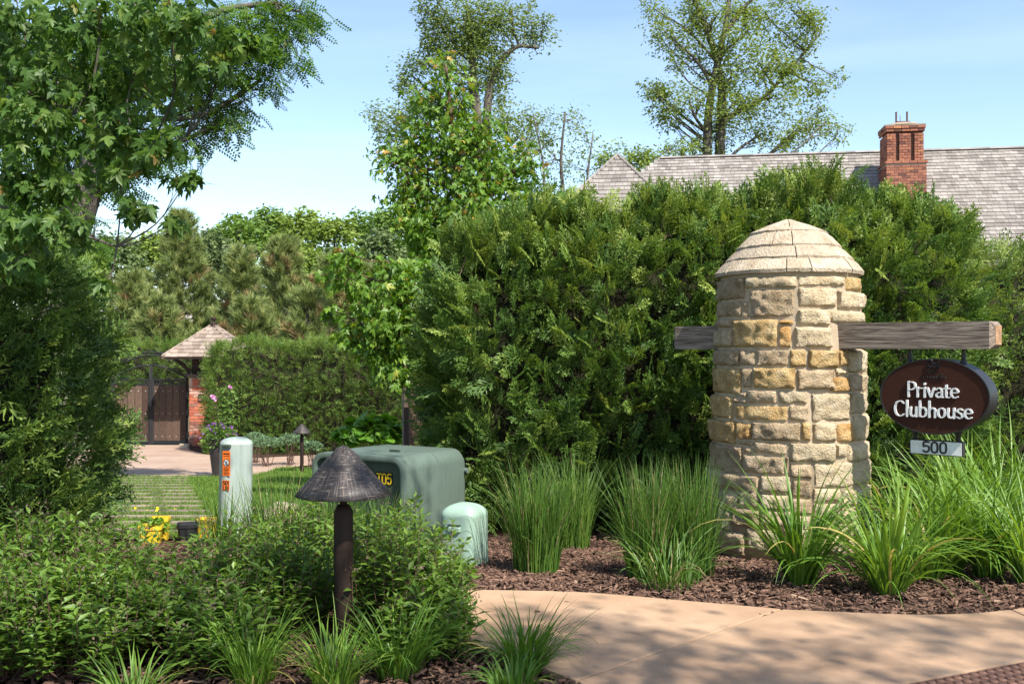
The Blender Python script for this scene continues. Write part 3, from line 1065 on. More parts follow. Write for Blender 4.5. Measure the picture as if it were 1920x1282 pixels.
# ================================================================== oval hanging sign
M["signface"] = noisemat("brown_sign_paint", (0.036, 0.012, 0.007), (0.052, 0.018, 0.011), 14, 0.7, 0.15, 40, stretch=(1, 1, 9), bdist=0.002, spec=0.15)
M["black"] = flatmat("black_metal", (0.012, 0.012, 0.013), 0.45, 0.0)
M["white"] = noisemat("white_letter_paint", (0.62, 0.60, 0.57), (0.80, 0.79, 0.77), 40, 0.6, 0.2, 80, bdist=0.002)
M["plateface"] = noisemat("brushed_plate", (0.60, 0.60, 0.57), (0.78, 0.77, 0.74), 20, 0.5, 0.1)

def on_plane(px, py, off):
    """where the line of sight through a place of the photograph meets the vertical plane along the beam, off metres before its axis; returns (s, z)"""
    d0 = Vector(((px - CX) / F, 1, -(py - HY) / F))
    p0 = ctr + bn * off
    t = (p0 - Vector((0, 0, CH))).dot(bn) / d0.dot(bn)
    hit = Vector((0, 0, CH)) + d0 * t
    return (hit - ctr).dot(bu), hit.z
SO = 0.085                                     # half depth of the sign
sl_, _ = on_plane(1649, 740, SO)
sr_, _ = on_plane(1857, 745, SO)
sc_ = (sl_ + sr_) / 2
sw_ = (sr_ - sl_) / 2
_, zt_ = on_plane(1752, 672, SO)
_, zb_ = on_plane(1756, 815, SO)
zc_ = (zt_ + zb_) / 2
sh_ = (zt_ - zb_) / 2
def SP(s, z, off):
    p = ctr + bu * s + bn * off
    return Vector((p.x, p.y, z))
sign = thing("hanging_sign", "oval brown Private Clubhouse sign hanging under the timber beam", "sign", SP(sc_, zb_, 0))
def oval(rx, rz, n=72):
    return [(rx * math.cos(2 * PI * k / n), rz * math.sin(2 * PI * k / n)) for k in range(n)]
mb = MB()
n = 72
rings = []
for (k, off) in ((0.965, -SO), (1.0, -SO + 0.01), (1.0, SO - 0.01), (0.995, SO), (0.972, SO), (0.968, SO - 0.008)):
    rings.append([SP(sc_ + x * k, zc_ + y * k - 0 * off, off) for x, y in oval(sw_ * (1 if k > 0.99 else 1), sh_, n)])
vv = [p for r in rings for p in r]
ff = [(i * n + j, i * n + (j + 1) % n, (i + 1) * n + (j + 1) % n, (i + 1) * n + j) for i in range(len(rings) - 1) for j in range(n)]
ff.append(tuple(range(n - 1, -1, -1)))
mb.add(vv, ff)
mb.build("rim", M["black"], sign, smooth=True, auto=0.7)
mb = MB()
mb.prism(oval(sw_ * 0.97, sh_ * 0.97), SP(sc_, zc_, SO - 0.02), bu, (0, 0, 1), bn, 0.014)
mb.build("face_panel", M["signface"], sign)

GL = {
 "P": (0.56, [[(.12, 0), (.12, 1)], [(.12, .96), (.34, .97), (.5, .86), (.5, .64), (.34, .49), (.14, .48)]]),
 "r": (0.40, [[(.1, 0), (.1, .64)], [(.12, .46), (.2, .58), (.34, .58)]]),
 "i": (0.24, [[(.12, 0), (.12, .64)], "dot"]),
 "v": (0.48, [[(.04, .62), (.23, .03)], [(.25, .03), (.42, .62)]]),
 "a": (0.50, [[(.06, .5), (.2, .62), (.36, .56), (.4, .42), (.4, .1), (.46, .02)], [(.38, .36), (.18, .32), (.08, .17), (.16, .03), (.28, .04), (.38, .14)]]),
 "t": (0.36, [[(.15, .82), (.15, .16), (.2, .03), (.32, .04)], [(.02, .60), (.32, .60)]]),
 "e": (0.50, [[(.09, .34), (.43, .36), (.4, .53), (.26, .62), (.12, .53), (.07, .32), (.12, .12), (.26, .02), (.42, .09)]]),
 "C": (0.68, [[(.6, .84), (.48, .96), (.34, .98), (.16, .85), (.08, .5), (.16, .15), (.34, .02), (.5, .05), (.6, .14)]]),
 "l": (0.24, [[(.12, 0), (.12, 1.04)]]),
 "u": (0.54, [[(.1, .62), (.1, .2), (.18, .04), (.3, .04), (.42, .18)], [(.43, .64), (.43, 0)]]),
 "b": (0.55, [[(.1, 0.03), (.1, 1.04)], [(.12, .46), (.26, .62), (.42, .54), (.47, .32), (.42, .1), (.26, .02), (.12, .06)]]),
 "h": (0.54, [[(.1, 0), (.1, 1.04)], [(.12, .44), (.24, .6), (.36, .58), (.43, .44), (.43, 0)]]),
 "o": (0.54, [[(.26, .62), (.12, .54), (.07, .32), (.12, .1), (.26, .02), (.40, .1), (.46, .32), (.40, .54), (.26, .62)]]),
 "s": (0.42, [[(.34, .54), (.22, .62), (.1, .54), (.1, .42), (.22, .34), (.34, .24), (.34, .1), (.2, .02), (.06, .1)]]),
 "5": (0.52, [[(.42, .96), (.12, .96), (.1, .56), (.24, .62), (.4, .54), (.44, .3), (.36, .08), (.2, .03), (.08, .14)]]),
 "0": (0.54, [[(.26, .98), (.12, .9), (.08, .7), (.08, .3), (.12, .1), (.26, .02), (.40, .1), (.44, .3), (.44, .7), (.40, .9), (.26, .98)]]),
 "T": (0.52, [[(.04, .96), (.48, .96)], [(.26, .96), (.26, 0)]]),
 "K": (0.54, [[(.1, 0), (.1, 1)], [(.44, 1), (.14, .45)], [(.2, .55), (.46, 0)]]),
 "L": (0.44, [[(.1, 1), (.1, .03), (.4, .03)]]),
 "B": (0.52, [[(.1, 0), (.1, 1)], [(.1, .97), (.34, .95), (.4, .75), (.32, .55), (.1, .52)], [(.3, .53), (.44, .4), (.42, .12), (.3, .02), (.1, .03)]]),
 "I": (0.26, [[(.13, 0), (.13, 1)]]),
}
STRAIGHT = set("T K L I v".split())
def hull2(pts):
    pts = sorted(set((round(x, 6), round(y, 6)) for x, y in pts))
    def half(ps):
        h = []
        for p in ps:
            while len(h) > 1 and (h[-1][0] - h[-2][0]) * (p[1] - h[-2][1]) - (h[-1][1] - h[-2][1]) * (p[0] - h[-2][0]) <= 0:
                h.pop()
            h.append(p)
        return h
    a, b = half(pts), half(pts[::-1])
    return a[:-1] + b[:-1]
def letter_mb(ch, x0, z0, size, xs, nib, frame, depth):
    """one letter drawn with a broad pen; frame = (origin, u, w, normal)"""
    mb = MB()
    o, u, w, nr = frame
    k = 0
    for st in GL[ch][1]:
        if st == "dot":
            c = (0.12 * xs, 0.86)
            poly = [(x0 + size * (c[0] + 0.085 * math.cos(a)), z0 + size * (c[1] + 0.085 * math.sin(a))) for a in np.linspace(0, 2 * PI, 15)[:-1]]
            mb.prism(poly, o, u, w, nr, depth)
            continue
        pts = [(x * xs, y) for x, y in st]
        if len(pts) > 2 and ch not in STRAIGHT:
            pts = catmull(pts, 3)
        ell = [(nib[0] * math.cos(a), nib[1] * math.sin(a)) for a in np.linspace(0, 2 * PI, 13)[:-1]]
        for p, q in zip(pts[:-1], pts[1:]):
            poly = hull2([(x0 + size * (p[0] + ex), z0 + size * (p[1] + ey)) for ex, ey in ell] + [(x0 + size * (q[0] + ex), z0 + size * (q[1] + ey)) for ex, ey in ell])
            mb.prism(poly, o, u, w, nr, depth + 0.00025 * (k % 9))
            k += 1
    return mb
def word(txt, cx, z0, width, size, nib, frame, depth, mat, parent, name="letter"):
    adv = sum(GL[c][0] for c in txt)
    xs = width / size / adv
    x = cx - width / 2
    for c in txt:
        letter_mb(c, x, z0, size, xs, nib, frame, depth).build(name, mat, parent, recalc=False)
        x += GL[c][0] * xs * size
# the two words, set out on the face
face_fr = (SP(0, 0, SO - 0.007), bu, Vector((0, 0, 1)), bn)
def line(px0, px1, ybase, ytop):
    a, z0 = on_plane(px0, ybase, SO)
    b, z0b = on_plane(px1, ybase, SO)
    _, z1 = on_plane((px0 + px1) / 2, ytop, SO)
    _, zm = on_plane((px0 + px1) / 2, ybase, SO)
    return (a + b) / 2, zm, b - a, z1 - zm
c1_, z1_, w1_, h1_ = line(1700, 1798, 745, 716)
word("Private", c1_, z1_, w1_, h1_, (0.072, 0.035), face_fr, 0.012, M["white"], sign)
c2_, z2_, w2_, h2_ = line(1676, 1824, 782.5, 753)
word("Clubhouse", c2_, z2_, w2_, h2_, (0.072, 0.035), face_fr, 0.012, M["white"], sign)
# carved emblem over the words
M["gloss"] = flatmat("gloss_black", (0.008, 0.007, 0.007), 0.18)
em = MB()
ec, ez = on_plane(1749, 688, SO)
r_ = random.Random(5)
def squig(pts, rad):
    em.tube([SP(ec + x, ez + y, SO - 0.002) for x, y in catmull(pts, 4)], rad, 5)
squig([(-.035, .0), (-.03, .035), (-.01, .045), (.002, .02), (-.015, .0), (-.03, .012)], 0.0042)
squig([(.005, .045), (.03, .05), (.038, .03), (.02, .015), (.008, .03)], 0.0042)
squig([(-.03, -.01), (.0, -.028), (.03, -.012), (.04, .012), (.02, .0), (.0, .008)], 0.0042)
squig([(-.042, -.02), (-.02, -.035), (.015, -.035), (.035, -.025)], 0.0036)
squig([(-.012, .055), (.0, .035), (.012, .058)], 0.003)
em.build("emblem", M["gloss"], sign)
em = MB()
squig([(-.085, -.072), (-.07, -.062), (-.055, -.048), (-.062, -.066), (-.05, -.07), (-.04, -.058), (-.032, -.07), (-.02, -.06), (-.012, -.071), (.0, -.06), (.01, -.071), (.022, -.06),
       (.03, -.071), (.042, -.045), (.044, -.071), (.056, -.045), (.06, -.071), (.075, -.06), (.082, -.072)], 0.003)
em.build("script_line", M["gloss"], sign)
# hangers
for px in (1706, 1807):
    s, _ = on_plane(px, 665, 0)
    hb = MB()
    hb.tube([SP(s, bz - bh / 2 - 0.002, 0), SP(s, zt_ - 0.03, 0)], 0.011, 8)
    hb.tube([SP(s, bz - bh / 2 - 0.035, 0), SP(s, bz - bh / 2 - 0.055, 0)], 0.018, 8)
    hb.tube([SP(s, zt_ - 0.03, 0), SP(s, zt_ + 0.004, 0)], [0.024, 0.013], 8)
    hb.build("hanger", M["black"], sign, smooth=True, auto=0.7)
# number plate below
PO = 0.026
a_, zt2 = on_plane(1705, 823, PO)
b_, _ = on_plane(1805, 827, PO)
_, zb2 = on_plane(1755, 853.5, PO)
_, zt2 = on_plane(1755, 825.5, PO)
plate_o = MB()
pc = (a_ + b_) / 2
pw, ph = (b_ - a_), zt2 - zb2
plate_o.prism([(-pw / 2, -ph / 2), (pw / 2, -ph / 2), (pw / 2, ph / 2), (-pw / 2, ph / 2)], SP(pc, (zt2 + zb2) / 2, -PO), bu, (0, 0, 1), bn, 2 * PO - 0.004)
np_ = plate_o.build("number_plate", M["black"], sign, bevel=0.003, seg=1)
pf = MB()
pf.prism([(-pw / 2 + .008, -ph / 2 + .006), (pw / 2 - .008, -ph / 2 + .006), (pw / 2 - .008, ph / 2 - .006), (-pw / 2 + .008, ph / 2 - .006)], SP(pc, (zt2 + zb2) / 2, PO - 0.005), bu, (0, 0, 1), bn, 0.004)
pf.build("plate_face", M["plateface"], np_)
sx0, _ = on_plane(1729, 838, PO)
sx1, _ = on_plane(1777, 838, PO)
fr2 = (SP(0, 0, PO - 0.001), bu, Vector((0, 0, 1)), bn)
word("500", (sx0 + sx1) / 2, zb2 + ph * 0.17, sx1 - sx0, ph * 0.72, (0.085, 0.085), fr2, 0.003, M["black"], np_, "digit")
for px in (1716, 1797):
    s, _ = on_plane(px, 815, 0)
    xx = (s - sc_) / sw_
    zz = zc_ - sh_ * math.sqrt(max(0.05, 1 - xx * xx))
    hb = MB()
    hb.tube([SP(s, zt2 - 0.004, 0), SP(s, zz + 0.02, 0)], [0.012, 0.026], 8)
    hb.build("plate_bracket", M["black"], sign)

# ================================================================== path lamps
def lampcap_mat():
    m, n, b, out = mat_nodes("woven_bronze")
    tc = n.nodes.new("ShaderNodeTexCoord")
    sp = n.nodes.new("ShaderNodeSeparateXYZ")
    n.links.new(tc.outputs["Object"], sp.inputs[0])
    at = n.nodes.new("ShaderNodeMath")
    at.operation = 'ARCTAN2'
    n.links.new(sp.outputs["Y"], at.inputs[0])
    n.links.new(sp.outputs["X"], at.inputs[1])
    cb = n.nodes.new("ShaderNodeCombineXYZ")
    n.links.new(at.outputs["Value"], cb.inputs["X"])
    n.links.new(sp.outputs["Z"], cb.inputs["Y"])
    def stripes(sx, sy):
        mp = n.nodes.new("ShaderNodeMapping")
        mp.inputs["Scale"].default_value = (sx, sy, 1)
        n.links.new(cb.outputs["Vector"], mp.inputs["Vector"])
        z = n.nodes.new("ShaderNodeTexNoise")
        z.inputs["Scale"].default_value = 1.0
        z.inputs["Detail"].default_value = 3
        n.links.new(mp.outputs["Vector"], z.inputs["Vector"])
        return z
    a, c = stripes(26, 7), stripes(3.0, 150)
    mx = n.nodes.new("ShaderNodeMath")
    mx.operation = 'MAXIMUM'
    n.links.new(a.outputs["Fac"], mx.inputs[0])
    n.links.new(c.outputs["Fac"], mx.inputs[1])
    r = ramp(n, [(0.50, (0.022, 0.018, 0.017)), (0.60, (0.055, 0.045, 0.04)), (0.74, (0.22, 0.17, 0.13))], mx.outputs["Value"])
    n.links.new(r.outputs["Color"], b.inputs["Base Color"])
    b.inputs["Roughness"].default_value = 0.5
    b.inputs["Metallic"].default_value = 0.25
    bp = n.nodes.new("ShaderNodeBump")
    bp.inputs["Strength"].default_value = 0.9
    bp.inputs["Distance"].default_value = 0.004
    n.links.new(mx.outputs["Value"], bp.inputs["Height"])
    n.links.new(bp.outputs["Normal"], b.inputs["Normal"])
    return m
M["lampcap"] = lampcap_mat()
M["bronze"] = noisemat("dark_bronze", (0.014, 0.008, 0.006), (0.036, 0.020, 0.014), 12, 0.62, 0.3, 40, stretch=(1, 1, 0.15), spec=0.2)

def path_lamp(p, H, R, label):
    t = thing("path_lamp", label, "lamp", p, "path lamps with conical caps")
    mb = MB()
    n, N = 56, 16
    prof = [(R, 0.0), (R * 0.84, 0.055), (R * 0.64, 0.40 * R), (R * 0.42, 0.66 * R), (R * 0.24, 0.86 * R), (R * 0.11, 0.98 * R), (R * 0.03, 1.02 * R)]
    prof = [(R, 0.0), (R * 0.83, 0.19 * R), (R * 0.62, 0.42 * R), (R * 0.40, 0.68 * R), (R * 0.22, 0.88 * R), (R * 0.10, 0.98 * R), (R * 0.02, 1.01 * R)]
    inner = [(R * 0.985, -0.012 * R), (R * 0.80, 0.15 * R), (R * 0.3, 0.7 * R)]
    mb.lathe([inner[2], inner[1], inner[0]] + prof, (0, 0, 0), n=n)
    me = mb.mesh("cap", True)
    # slight ribs
    co = np.empty(len(me.vertices) * 3)
    me.vertices.foreach_get("co", co)
    co = co.reshape(-1, 3)
    ang = np.arctan2(co[:, 1], co[:, 0])
    k = 1 + 0.006 * np.sin(ang * 28) + 0.008 * np.sin(ang * 9 + 1)
    co[:, 0] *= k
    co[:, 1] *= k
    me.vertices.foreach_set("co", co.ravel())
    me.update()
    top = p[2] + H - 1.01 * R
    obj("cap", me, M["lampcap"], t, mtx=Matrix.Translation((p[0], p[1], top)))
    mb = MB()
    r = R * 0.20
    hz = H - 1.01 * R
    mb.lathe([(r * 1.0, -0.25), (r, hz - 0.09 * R / 0.225), (r * 0.96, hz - 0.075 * R / 0.225), (r * 0.62, hz - 0.05 * R / 0.225), (r * 0.40, hz - 0.045 * R / 0.225), (r * 0.40, hz - 0.02), (r * 0.45, hz - 0.019), (r * 0.40, hz - 0.012),
              (r * 0.40, hz + 0.3 * R)], (p[0], p[1], p[2]), n=20)
    mb.build("post", M["bronze"], t, smooth=True, auto=0.7)
    mb = MB()
    mb.lathe([(r * 1.03, hz - 0.26), (r * 1.03, hz - 0.25)], (p[0], p[1], p[2]), n=20)
    mb.build("collar", M["bronze"], t, smooth=True, auto=0.7)
    return t
lp = np.array([(644 - CX) / F * 4.67, 4.67, 0.0])
path_lamp(lp, 0.95, 0.226, "large bronze path lamp with a conical cap among the front shrubs")
q = G(566, 886)
path_lamp(q, 0.5 * 92 / F * q[1] * 2, 17.5 / F * q[1], "small distant bronze path lamp at the edge of the lawn")

# ================================================================== utility boxes
def paint(name, c, streak=0.12):
    m, n, b, out = mat_nodes(name)
    tc = n.nodes.new("ShaderNodeTexCoord")
    mp = n.nodes.new("ShaderNodeMapping")
    mp.inputs["Scale"].default_value = (40, 40, 1.2)
    n.links.new(tc.outputs["Object"], mp.inputs["Vector"])
    z = n.nodes.new("ShaderNodeTexNoise")
    z.inputs["Scale"].default_value = 1.0
    z.inputs["Detail"].default_value = 5
    n.links.new(mp.outputs["Vector"], z.inputs["Vector"])
    z2 = n.nodes.new("ShaderNodeTexNoise")
    z2.inputs["Scale"].default_value = 5.0
    z2.inputs["Detail"].default_value = 6
    n.links.new(tc.outputs["Object"], z2.inputs["Vector"])
    ad = n.nodes.new("ShaderNodeMath")
    ad.operation = 'ADD'
    n.links.new(z.outputs["Fac"], ad.inputs[0])
    n.links.new(z2.outputs["Fac"], ad.inputs[1])
    r = ramp(n, [(0.35, [x * (1 - 2 * streak) for x in c]), (0.5, c), (0.75, [min(1, x * (1 + 1.6 * streak)) for x in c])], ad.outputs["Value"])
    hv = n.nodes.new("ShaderNodeMath")
    hv.operation = 'MULTIPLY'
    hv.inputs[1].default_value = 0.5
    n.links.new(ad.outputs["Value"], hv.inputs[0])
    n.links.new(hv.outputs["Value"], r.inputs["Fac"])
    n.links.new(r.outputs["Color"], b.inputs["Base Color"])
    b.inputs["Roughness"].default_value = 0.48
    return m
M["tgreen"] = paint("transformer_green", (0.095, 0.13, 0.105), 0.06)
M["tdark"] = paint("transformer_dark_green", (0.045, 0.065, 0.045))
M["ped_grey"] = paint("pale_grey_green_plastic", (0.29, 0.345, 0.31), 0.10)
M["ped_mint"] = paint("mint_green_plastic", (0.26, 0.37, 0.29), 0.02)
M["yellow"] = flatmat("yellow_print", (0.75, 0.48, 0.01), 0.5)
M["orange"] = flatmat("orange_sticker", (0.75, 0.16, 0.02), 0.5)
M["stickwhite"] = flatmat("sticker_white", (0.75, 0.74, 0.72), 0.5)

# transformer cabinet
al = math.radians(30)
tu = Vector((-math.cos(al), math.sin(al), 0))       # along the front, leftwards
tv_ = Vector((math.sin(al), math.cos(al), 0))       # into depth
TC = P(757, 1000, 7.6)
TC = Vector((TC[0], TC[1], -0.015))
TW, TD, TH_ = 0.91, 0.97, 0.585
def arch(w, h, r, x0=0, z0=0, n=7):
    pts = [(x0, z0)]
    pts += [(x0 + r - r * math.cos(a), z0 + h - r + r * math.sin(a)) for a in np.linspace(0, PI / 2, n)]
    pts += [(x0 + w - r + r * math.sin(a), z0 + h - r + r * math.cos(a)) for a in np.linspace(0, PI / 2, n)]
    pts += [(x0 + w, z0)]
    return pts
trf = thing("transformer_cabinet", "large dull green electrical transformer cabinet with rounded edges", "transformer", TC)
mb = MB()
secs = [(0.07, 0.0), (0.45, 0.004), (0.455, -0.004), (0.465, -0.004), (0.47, 0.004), (0.84, 0.0), (0.91, -0.03), (0.95, -0.065), (0.97, -0.115)]
vv, ff = [], []
for (dd, gr) in secs:
    for x, z in arch(TW + 2 * gr, TH_ + gr, 0.11, -gr, 0):
        p = TC + tu * x + tv_ * dd
        vv.append((p.x, p.y, TC.z + z))
m_ = len(vv) // len(secs)
for i in range(len(secs) - 1):
    for j in range(m_ - 1):
        ff.append((i * m_ + j, i * m_ + j + 1, (i + 1) * m_ + j + 1, (i + 1) * m_ + j))
ff.append(tuple(range(m_)))
ff.append(tuple((len(secs) - 1) * m_ + j for j in range(m_ - 1, -1, -1)))
mb.add(vv, ff)
mb.build("tank_cover", M["tgreen"], trf, smooth=True, auto=0.55)
# hood lip round the front
mb = MB()
out_ = arch(TW + 0.008, TH_ + 0.004, 0.112, -0.004, 0)
in_ = arch(TW - 0.07, TH_ - 0.04, 0.085, 0.035, 0)
vv = []
for dd, ring in ((0.068, out_), (0.0, out_), (-0.008, [((a[0] + b[0]) / 2, (a[1] + b[1]) / 2) for a, b in zip(out_, in_)]), (0.0, in_), (0.068, in_)):
    for x, z in ring:
        p = TC + tu * x + tv_ * dd
        vv.append((p.x, p.y, TC.z + z))
m_ = len(out_)
ff = [(i * m_ + j, i * m_ + j + 1, (i + 1) * m_ + j + 1, (i + 1) * m_ + j) for i in range(4) for j in range(m_ - 1)]
mb.add(vv, ff)
mb.build("hood", M["tgreen"], trf, smooth=True, auto=0.8)
fp = MB()
fr_t = (TC + tv_ * 0.062, tu, Vector((0, 0, 1)), -tv_)
fp.prism(arch(TW - 0.09, TH_ - 0.055, 0.08, 0.045, 0.03), *fr_t, 0.02)
door = fp.build("front_door", M["tdark"], trf)
sk = MB()
sk.prism([(-0.03, -0.2), (TW + 0.03, -0.2), (TW + 0.03, 0.018), (-0.03, 0.018)], TC + tv_ * 1.0, tu, (0, 0, 1), -tv_, 1.0)
sk.build("base_pad", M["tdark"], trf)
for (x, dd) in ((0.33, 0.33), (0.80, 0.22)):
    hb = MB()
    c0 = TC + tu * x + tv_ * dd + Vector((0, 0, TH_ + 0.006))
    hb.prism([(-0.05, 0), (0.05, 0), (0.05, 0.014), (-0.05, 0.014)], c0 - tv_ * -0.008, tu, (0, 0, 1), -tv_, 0.016)
    hb.build("lifting_lug", M["tdark"], trf)
hb = MB()
c0 = TC + tv_ * 0.88 + Vector((0, 0, 0.40))
hb.tube([c0 + tu * 0.01, c0 - tu * 0.018], 0.022, 12)
hb.build("bolt_boss", M["tgreen"], trf)
# labels: T05 and the start of another number, yellow on black
def decal_word(txt, right_u, z0, width, size, parent):
    """tu runs leftwards, so the text runs along -tu"""
    o = TC + tv_ * 0.0395 + tu * right_u
    bk = MB()
    bk.prism([(-0.008, z0 - 0.012), (width + 0.008, z0 - 0.012), (width + 0.008, z0 + size + 0.012), (-0.008, z0 + size + 0.012)], o, -tu, (0, 0, 1), -tv_, 0.0012)
    lab = bk.build("number_label", M["black"], parent, recalc=False)
    word(txt, width / 2, z0, width, size, (0.07, 0.07), (o - tv_ * 0.0012, -tu, Vector((0, 0, 1)), -tv_), 0.0006, M["yellow"], lab, "digit")
decal_word("T05", 0.29, 0.37, 0.15, 0.08, door)
decal_word("K50", 0.84, 0.385, 0.15, 0.075, door)

def pedestal(name, p, R, H, mat, label, dome, sq, rot, lean, taper=1.0):
    t = thing(name, label, "utility box", p)
    mb = MB()
    pf = [(R * 1.0, -0.15), (R, 0.0), (R * (1 + taper) / 2, H * 0.5), (R * taper, H - dome - 0.006), (R * taper * 1.004, H - dome)]
    for a in np.linspace(0.18, PI / 2, 7):
        pf.append((R * taper * math.cos(a) * 1.0 + 0.001, H - dome + dome * math.sin(a)))
    mb.lathe(pf, p, n=48, sq=sq, rot=rot, lean=lean)
    mb.build("cover", mat, t, smooth=True, auto=0.5)
    return t
p1 = P(440, 985, 9.0)
p1[2] = float(gz(0, 9.0)) - 0.02
ped = pedestal("tall_pedestal", p1, 0.145, 0.84, M["ped_grey"], "tall pale grey-green utility pedestal with an orange warning sticker", 0.06, 3.6, 0.35, (0.02, 0), 0.97)
# sticker and number on its left front face
pa = math.atan2(-p1[1], -p1[0]) - 0.52
pn = Vector((math.cos(pa), math.sin(pa), 0))
pu = Vector((-pn.y, pn.x, 0))
if pu.x < 0:
    pu = -pu
def ped_pt(z, off):
    c, s = math.cos(pa - 0.35), math.sin(pa - 0.35)
    rr = 0.145 * 0.985 * (abs(c) ** 3.6 + abs(s) ** 3.6) ** (-1 / 3.6)
    return Vector((p1[0] + 0.02 * z, p1[1], p1[2] + z)) + pn * (rr + off)
stk = MB()
o_ = ped_pt(0.62, 0.003)
stk.prism([(-0.038, -0.11), (0.038, -0.11), (0.038, 0.11), (-0.038, 0.11)], o_, pu, (0, 0, 1), pn, 0.002)
stick = stk.build("warning_sticker", M["orange"], ped, recalc=False)
k_ = MB()
k_.prism(oval(0.030, 0.034, 24), o_ + pn * 0.002 + Vector((0, 0, 0.005)), pu, (0, 0, 1), pn, 0.0008)
k_.build("symbol_ring", M["black"], stick, recalc=False)
k_ = MB()
k_.prism(oval(0.024, 0.028, 24), o_ + pn * 0.0028 + Vector((0, 0, 0.005)), pu, (0, 0, 1), pn, 0.0008)
k_.build("symbol_disc", M["stickwhite"], stick, recalc=False)
k_ = MB()
zv = Vector((0, 0, 1))
for a, b in (((-.016, .02), (.016, -.012)), ((-.012, -.014), (.012, .022)), ((0, -.01), (.012, -.02))):
    k_.tube([o_ + pn * 0.004 + pu * a[0] + zv * (a[1] + .003), o_ + pn * 0.004 + pu * b[0] + zv * (b[1] + .003)], 0.003, 5)
k_.build("symbol_mark", M["black"], stick)
for zz, hh in ((0.085, 0.012), (0.066, 0.006), (-0.045, 0.005), (-0.058, 0.005), (-0.072, 0.005), (-0.086, 0.005), (-0.098, 0.005)):
    k_ = MB()
    w_ = random.uniform(0.02, 0.03) if zz < 0 else 0.03
    k_.prism([(-w_, -hh / 2), (w_, -hh / 2), (w_, hh / 2), (-w_, hh / 2)], o_ + pn * 0.002 + zv * zz, pu, (0, 0, 1), pn, 0.0006)
    k_.build("print_line", M["black"], stick, recalc=False)
o2 = ped_pt(0.425, 0.003)
stk = MB()
stk.prism([(-0.034, -0.045), (0.034, -0.045), (0.034, 0.045), (-0.034, 0.045)], o2, pu, (0, 0, 1), pn, 0.002)
num = stk.build("number_sticker", M["orange"], ped, recalc=False)
fr3 = (o2 + pn * 0.002, pu, zv, pn)
word("50I", 0.0, 0.005, 0.058, 0.034, (0.11, 0.09), fr3, 0.0006, M["black"], num, "character")
word("LBI", 0.0, -0.040, 0.058, 0.034, (0.11, 0.09), fr3, 0.0006, M["black"], num, "character")
hk = MB()
o3 = ped_pt(0.775, 0.0)
hk.prism([(-0.04, -0.012), (0.04, -0.012), (0.036, 0.012), (-0.036, 0.012)], o3 - pn * 0.01, pu, (0, 0, 1), pn, 0.035)
hk.build("hasp", M["tdark"], ped, bevel=0.003, seg=1)

p2 = P(871, 1055, 6.85)
p2[2] = float(gz(0, 6.85)) - 0.03
ped2 = pedestal("small_pedestal", p2, 0.138, 0.44, M["ped_mint"], "small mint green plastic pedestal with a domed top in the mulch", 0.085, 5.0, -0.47, (0, 0), 0.97)
pn2 = Vector((math.cos(-0.47 - PI / 2), math.sin(-0.47 - PI / 2), 0))
pu2 = Vector((-pn2.y, pn2.x, 0))
bd = MB()
ob = Vector(p2) + Vector((0, 0, 0.275)) + pn2 * 0.138
bd.prism([(-0.045, -0.018), (0.045, -0.018), (0.045, 0.018), (-0.045, 0.018)], ob - pn2 * 0.02, pu2, (0, 0, 1), pn2, 0.034)
bd.build("name_boss", M["ped_mint"], ped2, bevel=0.004, seg=1)
bd = MB()
bd.prism([(-0.048, 0.028), (0.048, 0.028), (0.048, 0.034), (-0.048, 0.034)], ob - pn2 * 0.02, pu2, (0, 0, 1), pn2, 0.033)
bd.build("slot", M["tdark"], ped2)

# ================================================================== nursery pots and boulder
M["pot_y"] = flatmat("yellow_plastic", (0.60, 0.40, 0.02), 0.55)
M["pot_k"] = flatmat("black_plastic", (0.014, 0.015, 0.015), 0.5)
M["boulder"] = stonemat("boulder_stone", (0.34, 0.27, 0.18), (0.48, 0.40, 0.29), (0.58, 0.50, 0.38))
def pot(px, py, d, R, H, mat, label, rot):
    p = P(px, py, d)
    p[2] = float(gz(0, d)) - 0.02
    t = thing("nursery_pot", label, "pot", p, "plastic nursery pots by the lawn")
    mb = MB()
    mb.lathe([(R * 0.82, 0), (R * 0.97, H - 0.03), (R * 1.05, H - 0.028), (R * 1.05, H), (R * 0.96, H), (R * 0.92, H - 0.03)], p, n=28, sq=6, rot=rot)
    mb.build("body", mat, t, smooth=True, auto=0.6)
    mb = MB()
    mb.lathe([(R * 0.9, H - 0.05), (R * 0.93, H - 0.032), (0.01, H - 0.022)], p, n=20, sq=6, rot=rot)
    mb.build("potting_soil", M["soil"], t)
    return p
POTS = [pot(283, 1022, 8.0, 0.088, 0.15, M["pot_y"], "yellow square plastic pot on the ground beside the dark conifer", 0.2),
        pot(300, 1015, 8.25, 0.075, 0.19, M["pot_y"], "taller yellow plastic pot right behind the yellow square pot", 0.1),
        pot(352, 1012, 8.15, 0.082, 0.15, M["pot_k"], "black plastic pot left of the tall pedestal", 0.3),
        pot(388, 1008, 8.35, 0.07, 0.17, M["pot_y"], "yellow plastic pot at the foot of the tall pedestal", -0.1),
        pot(1014, 948, 8.1, 0.085, 0.20, M["pot_y"], "yellow plastic pot half hidden by the left reed grass clump", 0.3),
        pot(893, 958, 8.2, 0.05, 0.14, M["pot_y"], "small yellow pot beside the transformer and the mint pedestal", 0.3)]
